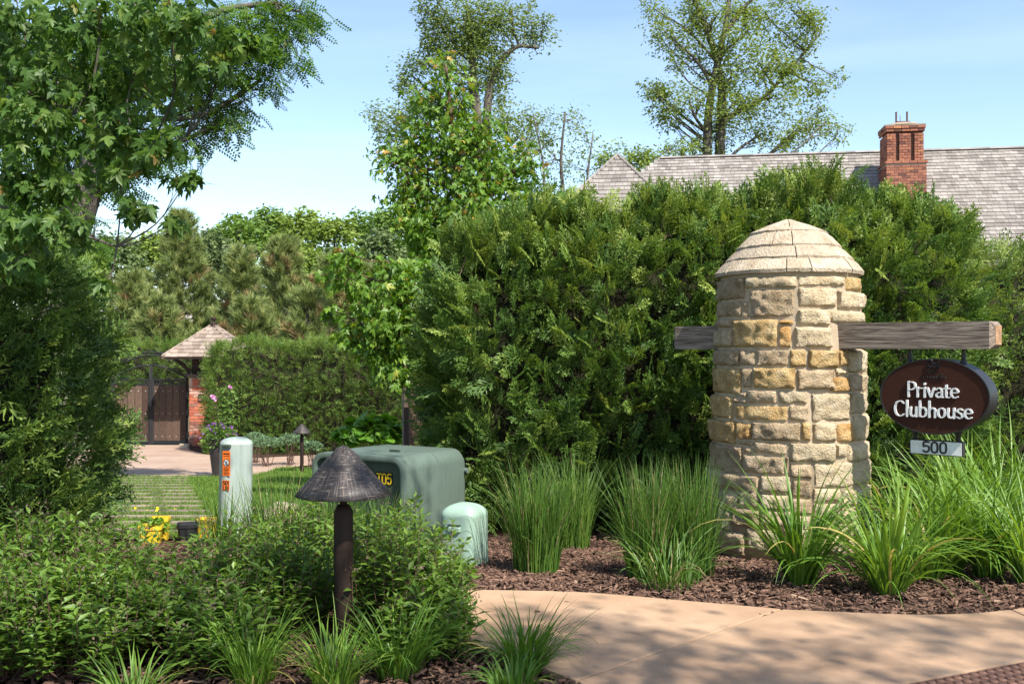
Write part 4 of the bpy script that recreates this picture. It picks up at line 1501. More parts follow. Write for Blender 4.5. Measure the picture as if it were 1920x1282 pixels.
def boulder(p, r, label, seed):
    bm = bmesh.new()
    bmesh.ops.create_icosphere(bm, subdivisions=3, radius=1.0)
    for v in bm.verts:
        c = v.co.copy()
        k = 1 + 0.25 * nz3(c, 1.3, seed) + 0.10 * nz3(c, 4, seed)
        v.co = Vector((p[0] + c.x * k * r[0], p[1] + c.y * k * r[1], p[2] + c.z * k * r[2]))
    for f in bm.faces:
        f.smooth = True
    me = bpy.data.meshes.new("boulder")
    bm.to_mesh(me)
    bm.free()
    return tag(obj("boulder", me, M["boulder"]), label, "boulder")
pb = P(535, 960, 9.6)
boulder((pb[0], pb[1], float(gz(0, 9.6)) + 0.02), (0.24, 0.14, 0.16), "tan boulder at the lawn edge left of the transformer", 3)

# spotlight half hidden at the foot of the pillar
sp_ = thing("ground_spotlight", "small black ground spotlight beside the foot of the stone pillar", "spotlight", P(1640, 1010, 6.9))
c0 = Vector(P(1643, 968, 6.9))
mb = MB()
mb.tube([c0 + Vector((0.02, 0.10, 0.02)), c0, c0 + Vector((-0.01, -0.05, -0.01))], [0.035, 0.05, 0.055], 14)
mb.build("housing", M["black"], sp_, smooth=True, auto=0.6)
mb = MB()
mb.tube([Vector((c0.x, c0.y + 0.02, float(gz(0, 6.9)) - 0.1)), c0 + Vector((0, 0.02, 0))], 0.012, 8)
mb.build("stake", M["black"], sp_)

# ================================================================== brown posts between the hedges
M["brownpaint"] = noisemat("brown_paint", (0.07, 0.042, 0.036), (0.115, 0.07, 0.06), 6, 0.6, 0.15, 30, stretch=(8, 8, 0.6))
for i, (px, w, d, lab) in enumerate(((766, 23, 13.0, "square dark brown wooden post left of its twin beside the hedge"), (790, 24, 12.6, "square dark brown wooden post touching the tall hedge"), (779, 8, 13.6, "slim dark brown post set between two thicker posts"))):
    x = (px - CX) / F * d
    w_ = w / F * d
    zt = CH - ((710 if i < 2 else 745) - HY) / F * d
    z0 = float(gz(0, d))
    t = thing("wooden_post", lab, "post", (x, d, z0))
    mb = MB()
    mb.box((x, d, (zt + z0 - 0.1) / 2), (w_ * 0.93, w_ * 0.93, zt - z0 + 0.1), Matrix.Rotation(0.25, 3, 'Z'))
    mb.build("shaft", M["brownpaint"], t, bevel=0.006, seg=1)
    mb = MB()
    mb.box((x, d, z0 + 0.06), (w_ * 1.05, w_ * 1.05, 0.16), Matrix.Rotation(0.25, 3, 'Z'))
    mb.build("base_trim", M["brownpaint"], t, bevel=0.006, seg=1)

# ================================================================== brick, shingle and board pieces
def piecemat(name, stops, rough=0.85, nscale=30, amount=0.25, bump=0.4, stretch=(1, 1, 1)):
    """colour by the piece: each object draws its own shade"""
    m, n, b, out = mat_nodes(name)
    oi = n.nodes.new("ShaderNodeObjectInfo")
    at = n.nodes.new("ShaderNodeAttribute")
    at.attribute_name = "tint"
    ad = n.nodes.new("ShaderNodeMath")
    ad.operation = 'ADD'
    n.links.new(oi.outputs["Random"], ad.inputs[0])
    n.links.new(at.outputs["Fac"], ad.inputs[1])
    fr = n.nodes.new("ShaderNodeMath")
    fr.operation = 'FRACT'
    n.links.new(ad.outputs["Value"], fr.inputs[0])
    r = ramp(n, stops, fr.outputs["Value"])
    geo = n.nodes.new("ShaderNodeNewGeometry")
    mp = n.nodes.new("ShaderNodeMapping")
    mp.inputs["Scale"].default_value = stretch
    n.links.new(geo.outputs["Position"], mp.inputs["Vector"])
    z = n.nodes.new("ShaderNodeTexNoise")
    z.inputs["Scale"].default_value = nscale
    z.inputs["Detail"].default_value = 6
    n.links.new(mp.outputs["Vector"], z.inputs["Vector"])
    mr = n.nodes.new("ShaderNodeMapRange")
    mr.inputs["From Min"].default_value = 0.3
    mr.inputs["From Max"].default_value = 0.7
    mr.inputs["To Min"].default_value = 1 - amount
    mr.inputs["To Max"].default_value = 1 + amount
    n.links.new(z.outputs["Fac"], mr.inputs["Value"])
    hs = n.nodes.new("ShaderNodeHueSaturation")
    n.links.new(r.outputs["Color"], hs.inputs["Color"])
    n.links.new(mr.outputs["Result"], hs.inputs["Value"])
    n.links.new(hs.outputs["Color"], b.inputs["Base Color"])
    b.inputs["Roughness"].default_value = rough
    b.inputs["Specular IOR Level"].default_value = 0.25
    bp = n.nodes.new("ShaderNodeBump")
    bp.inputs["Strength"].default_value = bump
    bp.inputs["Distance"].default_value = 0.008
    n.links.new(z.outputs["Fac"], bp.inputs["Height"])
    n.links.new(bp.outputs["Normal"], b.inputs["Normal"])
    return m
M["brick"] = piecemat("red_brick", [(0.0, (0.23, 0.085, 0.052)), (0.3, (0.31, 0.13, 0.08)), (0.55, (0.26, 0.10, 0.062)), (0.8, (0.18, 0.072, 0.05)), (0.93, (0.10, 0.045, 0.035)), (1.0, (0.40, 0.17, 0.08))])
M["brick2"] = piecemat("mixed_brick", [(0.0, (0.36, 0.09, 0.05)), (0.3, (0.46, 0.15, 0.08)), (0.5, (0.30, 0.08, 0.05)), (0.65, (0.50, 0.36, 0.28)), (0.8, (0.40, 0.12, 0.07)), (0.93, (0.10, 0.06, 0.055)), (1.0, (0.48, 0.22, 0.14))])
M["brickmortar"] = noisemat("brick_mortar", (0.36, 0.30, 0.25), (0.46, 0.40, 0.34), 20, 0.95, 0.3, 80)
M["brick_dark"] = noisemat("recess_shade_brick", (0.10, 0.045, 0.03), (0.20, 0.09, 0.055), 14, 0.9, 0.4, 40)  # darker brick colour: shade of the chimney recesses painted in
M["shingle"] = piecemat("cedar_shingle", [(0.0, (0.155, 0.137, 0.12)), (0.35, (0.225, 0.20, 0.178)), (0.7, (0.275, 0.25, 0.225)), (1.0, (0.195, 0.17, 0.15))], 0.9, 2.2, 0.16, 0.3)
M["shingle2"] = piecemat("brown_shingle", [(0.0, (0.17, 0.125, 0.10)), (0.4, (0.25, 0.195, 0.155)), (0.8, (0.30, 0.24, 0.195)), (1.0, (0.20, 0.15, 0.12))], 0.9, 3, 0.3, 0.3)
M["gatewood"] = piecemat("gate_plank", [(0.0, (0.055, 0.032, 0.023)), (0.5, (0.085, 0.052, 0.037)), (1.0, (0.115, 0.074, 0.052))], 0.7, 14, 0.5, 0.5, (6, 6, 0.5))
M["darkwood"] = noisemat("dark_stained_wood", (0.022, 0.014, 0.011), (0.05, 0.03, 0.024), 10, 0.7, 0.3, 40)
M["rooftrim"] = noisemat("brown_roof_trim", (0.085, 0.05, 0.038), (0.14, 0.085, 0.065), 8, 0.7, 0.2)
M["stucco"] = noisemat("stucco", (0.12, 0.085, 0.06), (0.17, 0.12, 0.09), 6, 0.9, 0.3, 60)
M["lead"] = flatmat("lead_flashing", (0.20, 0.185, 0.18), 0.6)

def chunk(bev, name):
    bm = bmesh.new()
    bmesh.ops.create_cube(bm, size=1.0)
    bmesh.ops.bevel(bm, geom=bm.edges[:], offset=bev, segments=1, affect='EDGES')
    me = bpy.data.meshes.new(name)
    bm.to_mesh(me)
    bm.free()
    return me
brick_me = {}
def brick_mesh(mat):
    if mat not in brick_me:
        m = chunk(0.05, "brick")
        m.materials.append(M[mat])
        brick_me[mat] = m
    return brick_me[mat]

def frame_mtx(c, ux, uy, uz, s):
    m = Matrix.Identity(4)
    for i in range(3):
        m[i][0], m[i][1], m[i][2], m[i][3] = ux[i] * s[0], uy[i] * s[1], uz[i] * s[2], c[i]
    return m
BOX8 = np.array([(x, y, z) for x in (-.5, .5) for y in (-.5, .5) for z in (-.5, .5)])
BOXF = np.array([(0, 1, 3, 2), (4, 6, 7, 5), (0, 4, 5, 1), (2, 3, 7, 6), (0, 2, 6, 4), (1, 5, 7, 3)])
def lay(parent, mtxs, me, piece, mat, limit=300, joined="brickwork"):
    """pieces of a wall or roof: the first ones as objects, the others joined"""
    for m in mtxs[:limit]:
        obj(piece, me, None, parent, mtx=m)
    rest = mtxs[limit:]
    if rest:
        v = np.concatenate([BOX8 @ np.array(m)[:3, :3].T + np.array(m)[:3, 3] for m in rest])
        f = (BOXF[None] + (np.arange(len(rest)) * 8)[:, None, None]).reshape(-1, 4)
        obj(joined, new_mesh(joined, v, f, np.repeat(rng.random(len(rest)), 6)), mat, parent, kind="stuff")

def brick_rows(o, U, N, width, z0, z1, course=0.076, blen=0.2, mode="run", first=0):
    """bricks of one wall face standing 6 mm out of the joints; o is the lower left corner"""
    out = []
    o, U, N = Vector(o), Vector(U), Vector(N)
    Zv = Vector((0, 0, 1))
    j = 0.010
    if mode == "soldier":
        n = max(1, round(width / course))
        w = width / n
        for i in range(n):
            c = o + U * (w * (i + 0.5)) + Zv * ((z0 + z1) / 2 - o.z) - N * 0.014
            out.append(frame_mtx(c, U, N, Zv, (w - j, 0.05, z1 - z0 - j)))
        return out
    k = first
    z = z0
    while z + course <= z1 + 1e-4:
        x = 0.0
        edges = [0.0]
        x = blen + 0.01 if k % 2 == 0 else (blen + 0.01) / 2
        while x < width - 0.05:
            edges.append(x)
            x += blen + 0.01
        edges.append(width)
        for a, b in zip(edges[:-1], edges[1:]):
            c = o + U * ((a + b) / 2) + Zv * (z + course / 2 - o.z) - N * (0.0155 + random.uniform(-0.002, 0.002))
            out.append(frame_mtx(c, U, N, Zv, (b - a - j, 0.05, course - j)))
        z += course
        k += 1
    return out

def shingle_rows(O, U, V, N, L, lim, course, w0, th=0.014):
    """overlapping shingles; O lower left, U along the eave, V up the slope, lim(v) the run of each course"""
    out = []
    O, U, V, N = Vector(O), Vector(U), Vector(V), Vector(N)
    n = int(L / course)
    ln = course * 1.7
    tilt = th * 1.1 / ln
    V2 = (V + N * -tilt).normalized()
    N2 = U.cross(V2).normalized()
    if N2.dot(N) < 0:
        N2 = -N2
    for i in range(n + 1):
        v0 = i * course
        a, b = lim(min(v0 + course * 0.5, L))
        u = a - random.uniform(0, w0)
        while u < b:
            w = w0 * random.uniform(0.62, 1.35)
            s, e = max(u, a), min(u + w, b)
            if e - s > 0.03:
                l2 = min(ln, L - v0 + 0.02)
                c = O + U * ((s + e) / 2) + V2 * (l2 / 2 + random.uniform(-0.006, 0.006)) + V * v0 + N * (th * 1.35 + random.uniform(0, 0.003))
                out.append(frame_mtx(c, U, V2, N2, (e - s - 0.006, l2, th)))
            u += w
    return out
sh_me = chunk(0.02, "shingle")
sh_me.materials.append(M["shingle"])
sh2_me = chunk(0.02, "shingle")
sh2_me.materials.append(M["shingle2"])
X_, Y_, Z_ = Vector((1, 0, 0)), Vector((0, 1, 0)), Vector((0, 0, 1))

# ================================================================== gatepost with pavilion roof
gpx0, gpy0 = (355 - CX) / F * 24.6, 24.6
gpw = 0.92
gz0 = -1.02
gpc = Vector((gpx0 + gpw / 2, gpy0 + gpw / 2, gz0))
post = thing("brick_gatepost", "red brick gatepost with a pyramid shingle roof beside the gate", "gatepost", gpc)
gtop = CH - (708 - HY) / F * 24.6
mb = MB()
mb.box((gpc.x, gpc.y, (gz0 + gtop) / 2), (gpw - 0.008, gpw - 0.008, gtop - gz0))
shaft = mb.build("shaft", M["brickmortar"], post)
mt = []
for o, U, N in (((gpx0, gpy0, gz0), X_, -Y_), ((gpx0, gpy0 + gpw, gz0), -Y_, -X_), ((gpx0 + gpw, gpy0, gz0), Y_, X_)):
    mt += brick_rows(o, U, N, gpw, gz0 + 0.03, gz0 + 0.24, mode="soldier")
    mt += brick_rows(o, U, N, gpw, gz0 + 0.245, gtop - 0.33)
    mt += brick_rows(o, U, N, gpw, gtop - 0.325, gtop - 0.215, mode="soldier")
    mt += brick_rows(o, U, N, gpw, gtop - 0.21, gtop - 0.01, mode="soldier")
lay(shaft, mt, brick_mesh("brick2"), "brick", M["brick2"])
mb = MB()
mb.box((gpc.x, gpc.y, gtop + 0.05), (gpw + 0.12, gpw + 0.12, 0.07))
mb.build("cap_board", M["rooftrim"], post, bevel=0.008, seg=1)
rz0 = CH - (672 - HY) / F * 24.1
mb = MB()
mb.box((gpc.x, gpc.y, (gtop + 0.085 + rz0) / 2), (gpw - 0.1, gpw - 0.1, rz0 - gtop - 0.085))
louver = mb.build("louvre_box", M["darkwood"], post)
for k in range(6):
    sb = MB()
    sb.box((gpc.x, gpy0 + 0.05 - 0.012, gtop + 0.12 + k * 0.058), (gpw - 0.2, 0.03, 0.035), Matrix.Rotation(0.5, 3, 'X'))
    sb.build("slat", M["darkwood"], louver)
for sx in (-1, 1):
    br = MB()
    br.tube([(gpc.x + sx * (gpw / 2 - 0.06), gpy0 + 0.04, gtop + 0.15), (gpc.x + sx * (gpw / 2 + 0.30), gpy0 - 0.25, rz0 - 0.01)], 0.035, 4)
    br.build("bracket", M["darkwood"], post)
hs_ = 0.96
apex = Vector((gpc.x, gpc.y, CH - (609 - HY) / F * 25.0))
mb = MB()
mb.add([(gpc.x - hs_, gpc.y - hs_, rz0 + 0.04), (gpc.x + hs_, gpc.y - hs_, rz0 + 0.04), (gpc.x + hs_, gpc.y + hs_, rz0 + 0.04), (gpc.x - hs_, gpc.y + hs_, rz0 + 0.04), tuple(apex)],
       [(0, 1, 4), (1, 2, 4), (2, 3, 4), (3, 0, 4), (3, 2, 1, 0)])
roof = mb.build("roof", M["rooftrim"], post)
mb = MB()
mb.box((gpc.x, gpc.y, rz0 + 0.012), (2 * hs_ + 0.02, 2 * hs_ + 0.02, 0.05))
mb.build("eave_board", M["rooftrim"], roof)
mt = []
for ang in (0, PI / 2, -PI / 2):
    R3 = Matrix.Rotation(ang, 3, 'Z')
    U = R3 @ X_
    Nh = R3 @ -Y_
    bl = gpc + Nh * hs_ - U * hs_
    bl.z = rz0 + 0.04
    V = (apex - (bl + U * hs_))
    L = V.length
    V.normalize()
    N = U.cross(V)
    if N.z < 0:
        N = -N
    rows_ = shingle_rows(bl - V * 0.04, U, V, N, L, lambda v, L=L: (hs_ * v / L, 2 * hs_ - hs_ * v / L), 0.145, 0.19, 0.024)
    mt += rows_
lay(roof, mt, sh2_me, "shingle", M["shingle2"], 300, "shingle_field")
for sx, sy in ((-1, -1), (1, -1), (1, 1), (-1, 1)):
    hb = MB()
    a = Vector((gpc.x + sx * hs_, gpc.y + sy * hs_, rz0 + 0.065))
    hb.tube([a, apex + Vector((0, 0, 0.03))], 0.03, 5)
    hb.build("hip_ridge", M["shingle2"], roof)
hb = MB()
hb.lathe([(0.12, -0.02), (0.05, 0.06), (0.03, 0.09), (0.055, 0.12), (0.07, 0.155), (0.055, 0.19), (0.02, 0.21)], apex, n=14)
hb.build("finial", M["bronze"], post, smooth=True)
word("50", gpc.x - 0.05, 0, 0.42, 0.17, (0.07, 0.05), (Vector((0, gpy0 - 0.012, CH - (752 - HY) / F * 24.6)), X_, Z_, -Y_), 0.02, M["black"], post, "digit")
rg = MB()
rc = P(389, 780, 24.55)
rg.tube([(rc[0] + 0.06 * math.cos(a), rc[1], rc[2] + 0.06 * math.sin(a) - 0.05) for a in np.linspace(0.6, 2 * PI - 0.6 + 1.2, 14)], 0.012, 5)
rg.tube([(rc[0], rc[1], rc[2] + 0.05), (rc[0] + 0.03, rc[1], rc[2] - 0.02)], 0.02, 5)
rg.build("ring", M["black"], post)
mb = MB()
mb.box((gpc.x - 0.5, 24.35, gz0 + 0.06), (0.22, 0.12, 0.12))
tag(mb.build("stone_block", M["boulder"], bevel=0.02, seg=2), "small pale stone block at the foot of the brick gatepost", "stone")

# ================================================================== double gate
M["iron"] = flatmat("wrought_iron", (0.012, 0.012, 0.013), 0.5)
gd = 25.15
def gpt(px, py):
    p = P(px, py, gd)
    return Vector((p[0], gd, p[2]))
def gate_leaf(pxa, pxb, hinge, label):
    t = thing("gate_leaf", label, "gate", gpt((pxa + pxb) / 2, 833), "leaves of the wooden drive gate")
    fr = MB()
    for px in (pxa, pxb):
        fr.tube([gpt(px, 832), gpt(px, 712 if px != hinge else 700)], 0.04, 4)
    for py in (721, 712, 829):
        fr.tube([gpt(pxa, py), gpt(pxb, py)], 0.025, 4)
    fr.build("frame", M["iron"], t)
    n = 5
    w = (pxb - pxa) / n
    for k in range(n):
        b = MB()
        p0, p1 = gpt(pxa + w * k + 0.45, 826), gpt(pxa + w * (k + 1) - 0.45, 723)
        b.box(((p0.x + p1.x) / 2, gd + 0.01, (p0.z + p1.z) / 2), (abs(p1.x - p0.x), 0.035, p1.z - p0.z))
        pl = b.build("plank", M["gatewood"], t, bevel=0.006, seg=1)
        for py in (733, 818, 775):
            bb = MB()
            q = gpt(pxa + w * (k + 0.5), py)
            bb.lathe([(0.009, 0), (0.007, 0.008), (0.003, 0.01)], (0, 0, 0), n=8)
            me = bb.mesh("bolt")
            me.materials.append(M["plateface"])
            obj("bolt", me, None, pl, mtx=Matrix.Translation((q.x, gd - 0.008, q.z)) @ Matrix.Rotation(PI / 2, 4, 'X'))
    # arched top rail with short bars
    ar = []
    for k in range(13):
        s = k / 12
        px = hinge + ((pxa if hinge == pxb else pxb) - hinge) * s
        py = 708 - 23 * math.sin(s * PI / 2)
        ar.append(gpt(px, py))
    a_ = MB()
    a_.tube(ar, 0.024, 6)
    a_.build("arch_rail", M["iron"], t, smooth=True)
    m_ = 12
    for k in range(m_):
        s = (k + 0.5) / m_
        px = pxa + (pxb - pxa) * s
        bq = MB()
        bq.tube([gpt(px, 721), gpt(px, 712)], 0.010, 4)
        bq.build("bar", M["iron"], t)
    return t
gate_leaf(212, 280, 212, "left wooden gate leaf half hidden by the dark conifer")
gr_ = gate_leaf(286, 350, 350, "right wooden gate leaf with iron frame beside the brick gatepost")
lk = MB()
c = gpt(284, 756)
lk.tube([c + Vector((0.02 + 0.07 * math.cos(a), -0.06, 0.07 * math.sin(a))) for a in np.linspace(0, 2 * PI, 13)], 0.014, 5)
lk.box((c.x, gd - 0.05, c.z), (0.08, 0.06, 0.16))
lk.build("latch", M["iron"], gr_)
mb = MB()
mb.tube([gpt(283, 836), gpt(283, 684)], 0.05, 4)
mb.build("meeting_stile", M["iron"], gr_)
for py in (740, 772, 815):
    mb = MB()
    c = gpt(352, py)
    mb.box((c.x, gd - 0.02, c.z), (0.06, 0.05, 0.14))
    mb.build("hinge", M["iron"], gr_)
# overhead iron arch behind the gate
t = thing("iron_arch", "thin black iron arch curving above the gate", "arch", gpt(283, 833))
for off, nm in ((0, "upper_hoop"), (0.10, "lower_hoop")):
    pts = []
    for k in range(25):
        a = PI * k / 24
        px = 275 + 76 * math.cos(a)
        pts.append(gpt(px, 716 - 56 * math.sin(a) + off * 60 * (1 if off else 0)) + Vector((0, 0.35, 0)))
    pts = [Vector((pts[0].x, pts[0].y, -1.05))] + pts + [Vector((pts[-1].x, pts[-1].y, -1.05))]
    mb = MB()
    mb.tube(pts, 0.02, 5)
    mb.build(nm, M["iron"], t, smooth=True)

# ================================================================== house
house = thing("house", "house with a long grey shingle roof and a red brick chimney behind the tall hedge", "house", (12, 30, -1))
HA = Vector((4.59, 30.6, 7.26))
HU = Vector((0.988, -0.153, 0)).normalized()
HD = Vector((-HU.y, HU.x, 0)) * -1            # towards the viewer, level
if HD.y > 0:
    HD = -HD
pitch = math.radians(42)
HV = (-HD * math.cos(pitch) + Z_ * math.sin(pitch)).normalized()    # up the slope
HN = (HD * math.sin(pitch) + Z_ * math.cos(pitch)).normalized()
HL, HR = 6.0, 17.5
run = HL * math.cos(pitch)
eave = HA - HV * HL
mb = MB()
back = HA - HD * run
q = [eave - HU * run, eave + HU * HR, HA + HU * HR, HA]
bk = [Vector((p.x, p.y, eave.z)) for p in (HA - HD * run - HU * run, HA - HD * run + HU * HR)]
mb.add([tuple(p) for p in q] + [tuple(p) for p in bk], [(0, 1, 2, 3), (3, 2, 5, 4), (4, 0, 3), (1, 5, 2), (0, 4, 5, 1)])
hroof = mb.build("roof", M["shingle"], house)
mt = shingle_rows(eave - HU * 0, HU, HV, HN, HL, lambda v: (-(HL - v) * math.cos(pitch), HR), 0.17, 0.17, 0.030)
mt = [m for m in mt if m.translation.z > 3.6]
def seen_key(m):
    p = m.translation
    px = CX + p.x / p.y * F
    py = HY - (p.z - CH) / p.y * F
    good = px < 1920 and py < 470 and not (px < 1740 and py > 380) and not (px < 1660 and py > 350)
    return (0 if good else 1, p.y)
mt.sort(key=seen_key)
lay(hroof, mt, sh_me, "shingle", M["shingle"], 300, "shingle_field")
# ridge caps
rc_me = MB().add([(-.5, -.5, -.32), (.5, -.5, -.32), (.5, 0, .2), (-.5, 0, .2), (-.5, .5, -.32), (.5, .5, -.32), (-.5, -.42, -.42), (.5, -.42, -.42), (.5, .42, -.42), (-.5, .42, -.42)],
                 [(0, 1, 2, 3), (3, 2, 5, 4), (0, 3, 4, 9, 6), (1, 7, 8, 5, 2), (6, 7, 1, 0), (4, 5, 8, 9)]).mesh("ridge_cap")
rc_me.materials.append(M["shingle"])
u = 0.0
while u < 13:
    c = HA + HU * (u + 0.14) + Z_ * 0.035
    obj("ridge_cap", rc_me, None, hroof, mtx=frame_mtx(c, (HU + Z_ * 0.035).normalized(), Vector((-HU.y, HU.x, 0)), Z_, (0.34, 0.30, 0.14)))
    u += 0.27
# hipped wing in front
WA = Vector(((1158 - CX) / F * 28.6, 28.6, CH + (655 - 293) / F * 28.6))
wh = 3.1
wslope = math.atan2(WA.z - 3.5, wh)
mb = MB()
cor = [WA + (HU * sx * wh - HD * sy * wh) - Z_ * (WA.z - 3.5) for sx, sy in ((-1, -1), (1, -1), (1, 1), (-1, 1))]
mb.add([tuple(p) for p in cor] + [tuple(WA)], [(0, 1, 4), (1, 2, 4), (2, 3, 4), (3, 0, 4), (3, 2, 1, 0)])
wroof = mb.build("wing_roof", M["shingle"], house)
for i, (U, Nh) in enumerate(((HU, HD), (-HD, HU), (HD, -HU))):
    bl = WA + Nh * wh - U * wh
    bl.z = 3.5
    V = (WA - (bl + U * wh))
    L = V.length
    V.normalize()
    N = U.cross(V)
    if N.z < 0:
        N = -N
    rw = shingle_rows(bl, U, V, N, L, lambda v, L=L: (wh * v / L, 2 * wh - wh * v / L), 0.17, 0.17, 0.030)
    rw = [m for m in rw if m.translation.z > 4.6]
    if i == 0:
        rw.sort(key=lambda m: -m.translation.z)
    lay(wroof, rw, sh_me, "shingle", M["shingle"], 240 if i == 0 else 0, "shingle_field")
for cpt in cor:
    hb = MB()
    d_ = WA - cpt
    hb.tube([cpt + d_ * 0.3 + Z_ * 0.02, WA + Z_ * 0.03], 0.06, 6)
    hb.build("hip_ridge", M["shingle"], wroof)
mb = MB()
wc = HA + HU * (HR / 2 - run / 2) 
mb.box((0, 0, 0), (HR + run - 0.8, 2 * run - 0.8, 4.3))
wall = mb.mesh("wall")
wall.materials.append(M["stucco"])
obj("wall", wall, None, house, mtx=frame_mtx(Vector((wc.x, wc.y, 1.0)), HU, Vector((-HU.y, HU.x, 0)), Z_, (1, 1, 1)))
mb = MB()
mb.box((0, 0, 0), (2 * wh - 0.8, 2 * wh - 0.8, 4.6))
wall = mb.mesh("wing_wall")
wall.materials.append(M["stucco"])
obj("wing_wall", wall, None, house, mtx=frame_mtx(Vector((WA.x, WA.y, 1.18)), HU, Vector((-HU.y, HU.x, 0)), Z_, (1, 1, 1)))
# chimney
cc = Vector(((1699 - CX) / F * 27.5, 27.5, 5.2))        # middle of the front face
HB = -HD
chim_w, chim_d = 1.045, 0.95
zc0, zc1, zc2 = 5.05, 6.60, 7.52
def cbox(mb, w, dpt, z0, z1, fwd=0.0, shift=0.0):
    a = cc - HU * (w / 2 - shift) + HD * fwd
    b = cc + HU * (w / 2 + shift) + HD * fwd
    pts = [a, b, b + HB * dpt, a + HB * dpt]
    mb.add([(p.x, p.y, z) for z in (z0, z1) for p in pts], [(0, 1, 5, 4), (1, 2, 6, 5), (2, 3, 7, 6), (3, 0, 4, 7), (4, 5, 6, 7), (3, 2, 1, 0)])
mb = MB()
cbox(mb, chim_w, chim_d, zc0, zc1)
chim = mb.build("chimney", M["brickmortar"], house)
mb = MB()
cbox(mb, chim_w - 0.18, chim_d - 0.18, zc1, zc2, -0.10, -0.02)
mb.build("flue_core", M["brick_dark"], chim)  # shows in the recesses, its colour darkened for their shade
mt, mt2 = [], []
def chim_face(w, dpt, z0, z1, fwd, shift, side, **kw):
    a = cc - HU * (w / 2 - shift) + HD * fwd
    b = cc + HU * (w / 2 + shift) + HD * fwd
    if side == "front":
        return brick_rows(Vector((a.x, a.y, z0)), HU, HD, w, z0, z1, **kw)
    if side == "left":
        o = a + HB * dpt
        return brick_rows(Vector((o.x, o.y, z0)), HD, -HU, dpt, z0, z1, **kw)
    return brick_rows(Vector((b.x, b.y, z0)), HB, HU, dpt, z0, z1, **kw)
for sd in ("front", "left", "right"):
    L = mt if sd == "front" else mt2
    L += chim_face(chim_w + 0.012, chim_d + 0.012, zc0, zc1 - 0.07, 0.006, 0, sd)
    L += chim_face(chim_w + 0.07, chim_d + 0.07, zc1 - 0.07, zc1 + 0.01, 0.035, 0, sd)
    wf = chim_w - 0.078
    if sd == "front":
        for (x0, x1, fw) in ((0, 0.235, 0.006), (0.325, 0.635, -0.0), (0.725, wf, 0.006)):
            a = cc - HU * (wf / 2 + 0.02) + HD * (-0.039 + fw) + HU * x0
            L += brick_rows(Vector((a.x, a.y, zc1 + 0.01)), HU, HD, x1 - x0, zc1 + 0.01, zc2 - 0.10, blen=0.145)
    else:
        L += chim_face(wf, chim_d - 0.078, zc1 + 0.01, zc2 - 0.10, -0.039, -0.02, sd)
    L += chim_face(wf + 0.05, chim_d - 0.03, zc2 - 0.10, zc2 - 0.02, -0.012, -0.02, sd)
    L += chim_face(wf + 0.09, chim_d + 0.01, zc2 - 0.02, zc2 + 0.06, 0.008, -0.02, sd)
lay(chim, mt + mt2, brick_mesh("brick"), "brick", M["brick"], 300, "brickwork")
mb = MB()
cbox(mb, chim_w + 0.03, chim_d + 0.03, zc2 + 0.06, zc2 + 0.10, 0.012, -0.02)
a = cc + HB * (chim_d / 2 - 0.03) - HU * 0.02
mb.lathe([(0.47, zc2 + 0.10), (0.34, zc2 + 0.17), (0.20, zc2 + 0.21)], (a.x, a.y, 0), n=24, sq=5, rot=math.atan2(HU.y, HU.x))
M["crownm"] = noisemat("chimney_crown", (0.20, 0.145, 0.10), (0.34, 0.26, 0.19), 8, 0.9, 0.4, 40)
mb.build("crown", M["crownm"], chim)
M["rusty"] = noisemat("rusty_steel", (0.05, 0.025, 0.02), (0.13, 0.06, 0.045), 10, 0.8, 0.3)
mb = MB()
for sx in (-1, 1):
    p = a + HU * (0.145 * sx)
    mb.box((p.x, p.y, zc2 + 0.36), (0.035, 0.05, 0.36))
mb.box((a.x, a.y, zc2 + 0.215), (0.34, 0.3, 0.06))
mb.tube([(a.x - 0.04, a.y, zc2 + 0.24), (a.x - 0.04, a.y, zc2 + 0.44)], 0.008, 5)
mb.build("flue_bracket", M["rusty"], chim)
mb = MB()
cbox(mb, chim_w + 0.12, 0.2, 5.10, 5.32, 0.06)
mb.build("flashing", M["lead"], chim)

# far house glimpsed between the pines
fh = thing("far_house", "pale grey roofed house glimpsed between the pines", "house", (-21, 62, -1.2))
mb = MB()
fx, fy = -22.2, 62
mb.box((fx, fy, 0.6), (7, 6, 3.6))
mb.build("wall", M["stucco"], fh)
mb = MB()
mb.add([(fx - 3.9, fy - 3.4, 2.2), (fx + 3.9, fy - 3.4, 2.2), (fx + 3.9, fy + 3.4, 2.2), (fx - 3.9, fy + 3.4, 2.2), (fx - 1.2, fy, 5.2), (fx + 1.2, fy, 5.2)],
       [(0, 1, 5, 4), (1, 2, 5), (2, 3, 4, 5), (3, 0, 4), (3, 2, 1, 0)])
mb.build("roof", M["shingle"], fh)

# ================================================================== hedges
def lumps(p, s, o):
    return np.array([nz3(q, s, o) for q in p])

def sprays(parent, name, pos, nrm, smin, smax, mat, up=0.5, rnd=0.5, fr=None, tint_mu=0.40, tint_sd=0.27, bonus=None):
    fr = fr or FROND
    N = len(pos)
    d = norm(nrm + np.array([0, 0, up]) + rng.normal(0, rnd, (N, 3)))
    nr = unit(N)
    sc = rng.uniform(smin, smax, N)
    t = rng.normal(tint_mu, tint_sd, N)
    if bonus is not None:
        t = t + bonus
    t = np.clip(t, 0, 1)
    R = frames(d, nr)
    V, Fc, T, o = [], [], [], 0
    which = rng.integers(0, len(fr), N)
    for k, (tv, tf) in enumerate(fr):
        m = which == k
        v, f, tt = scatter(tv, tf, pos[m], R[m], sc[m], t[m])
        V.append(v)
        Fc.append(f + o)
        T.append(np.clip(tt + rng.normal(0, 0.10, len(tt)), 0, 1))
        o += len(v)
    return obj(name, new_mesh(name, np.concatenate(V), np.concatenate(Fc), np.concatenate(T)), mat, parent, kind="stuff")

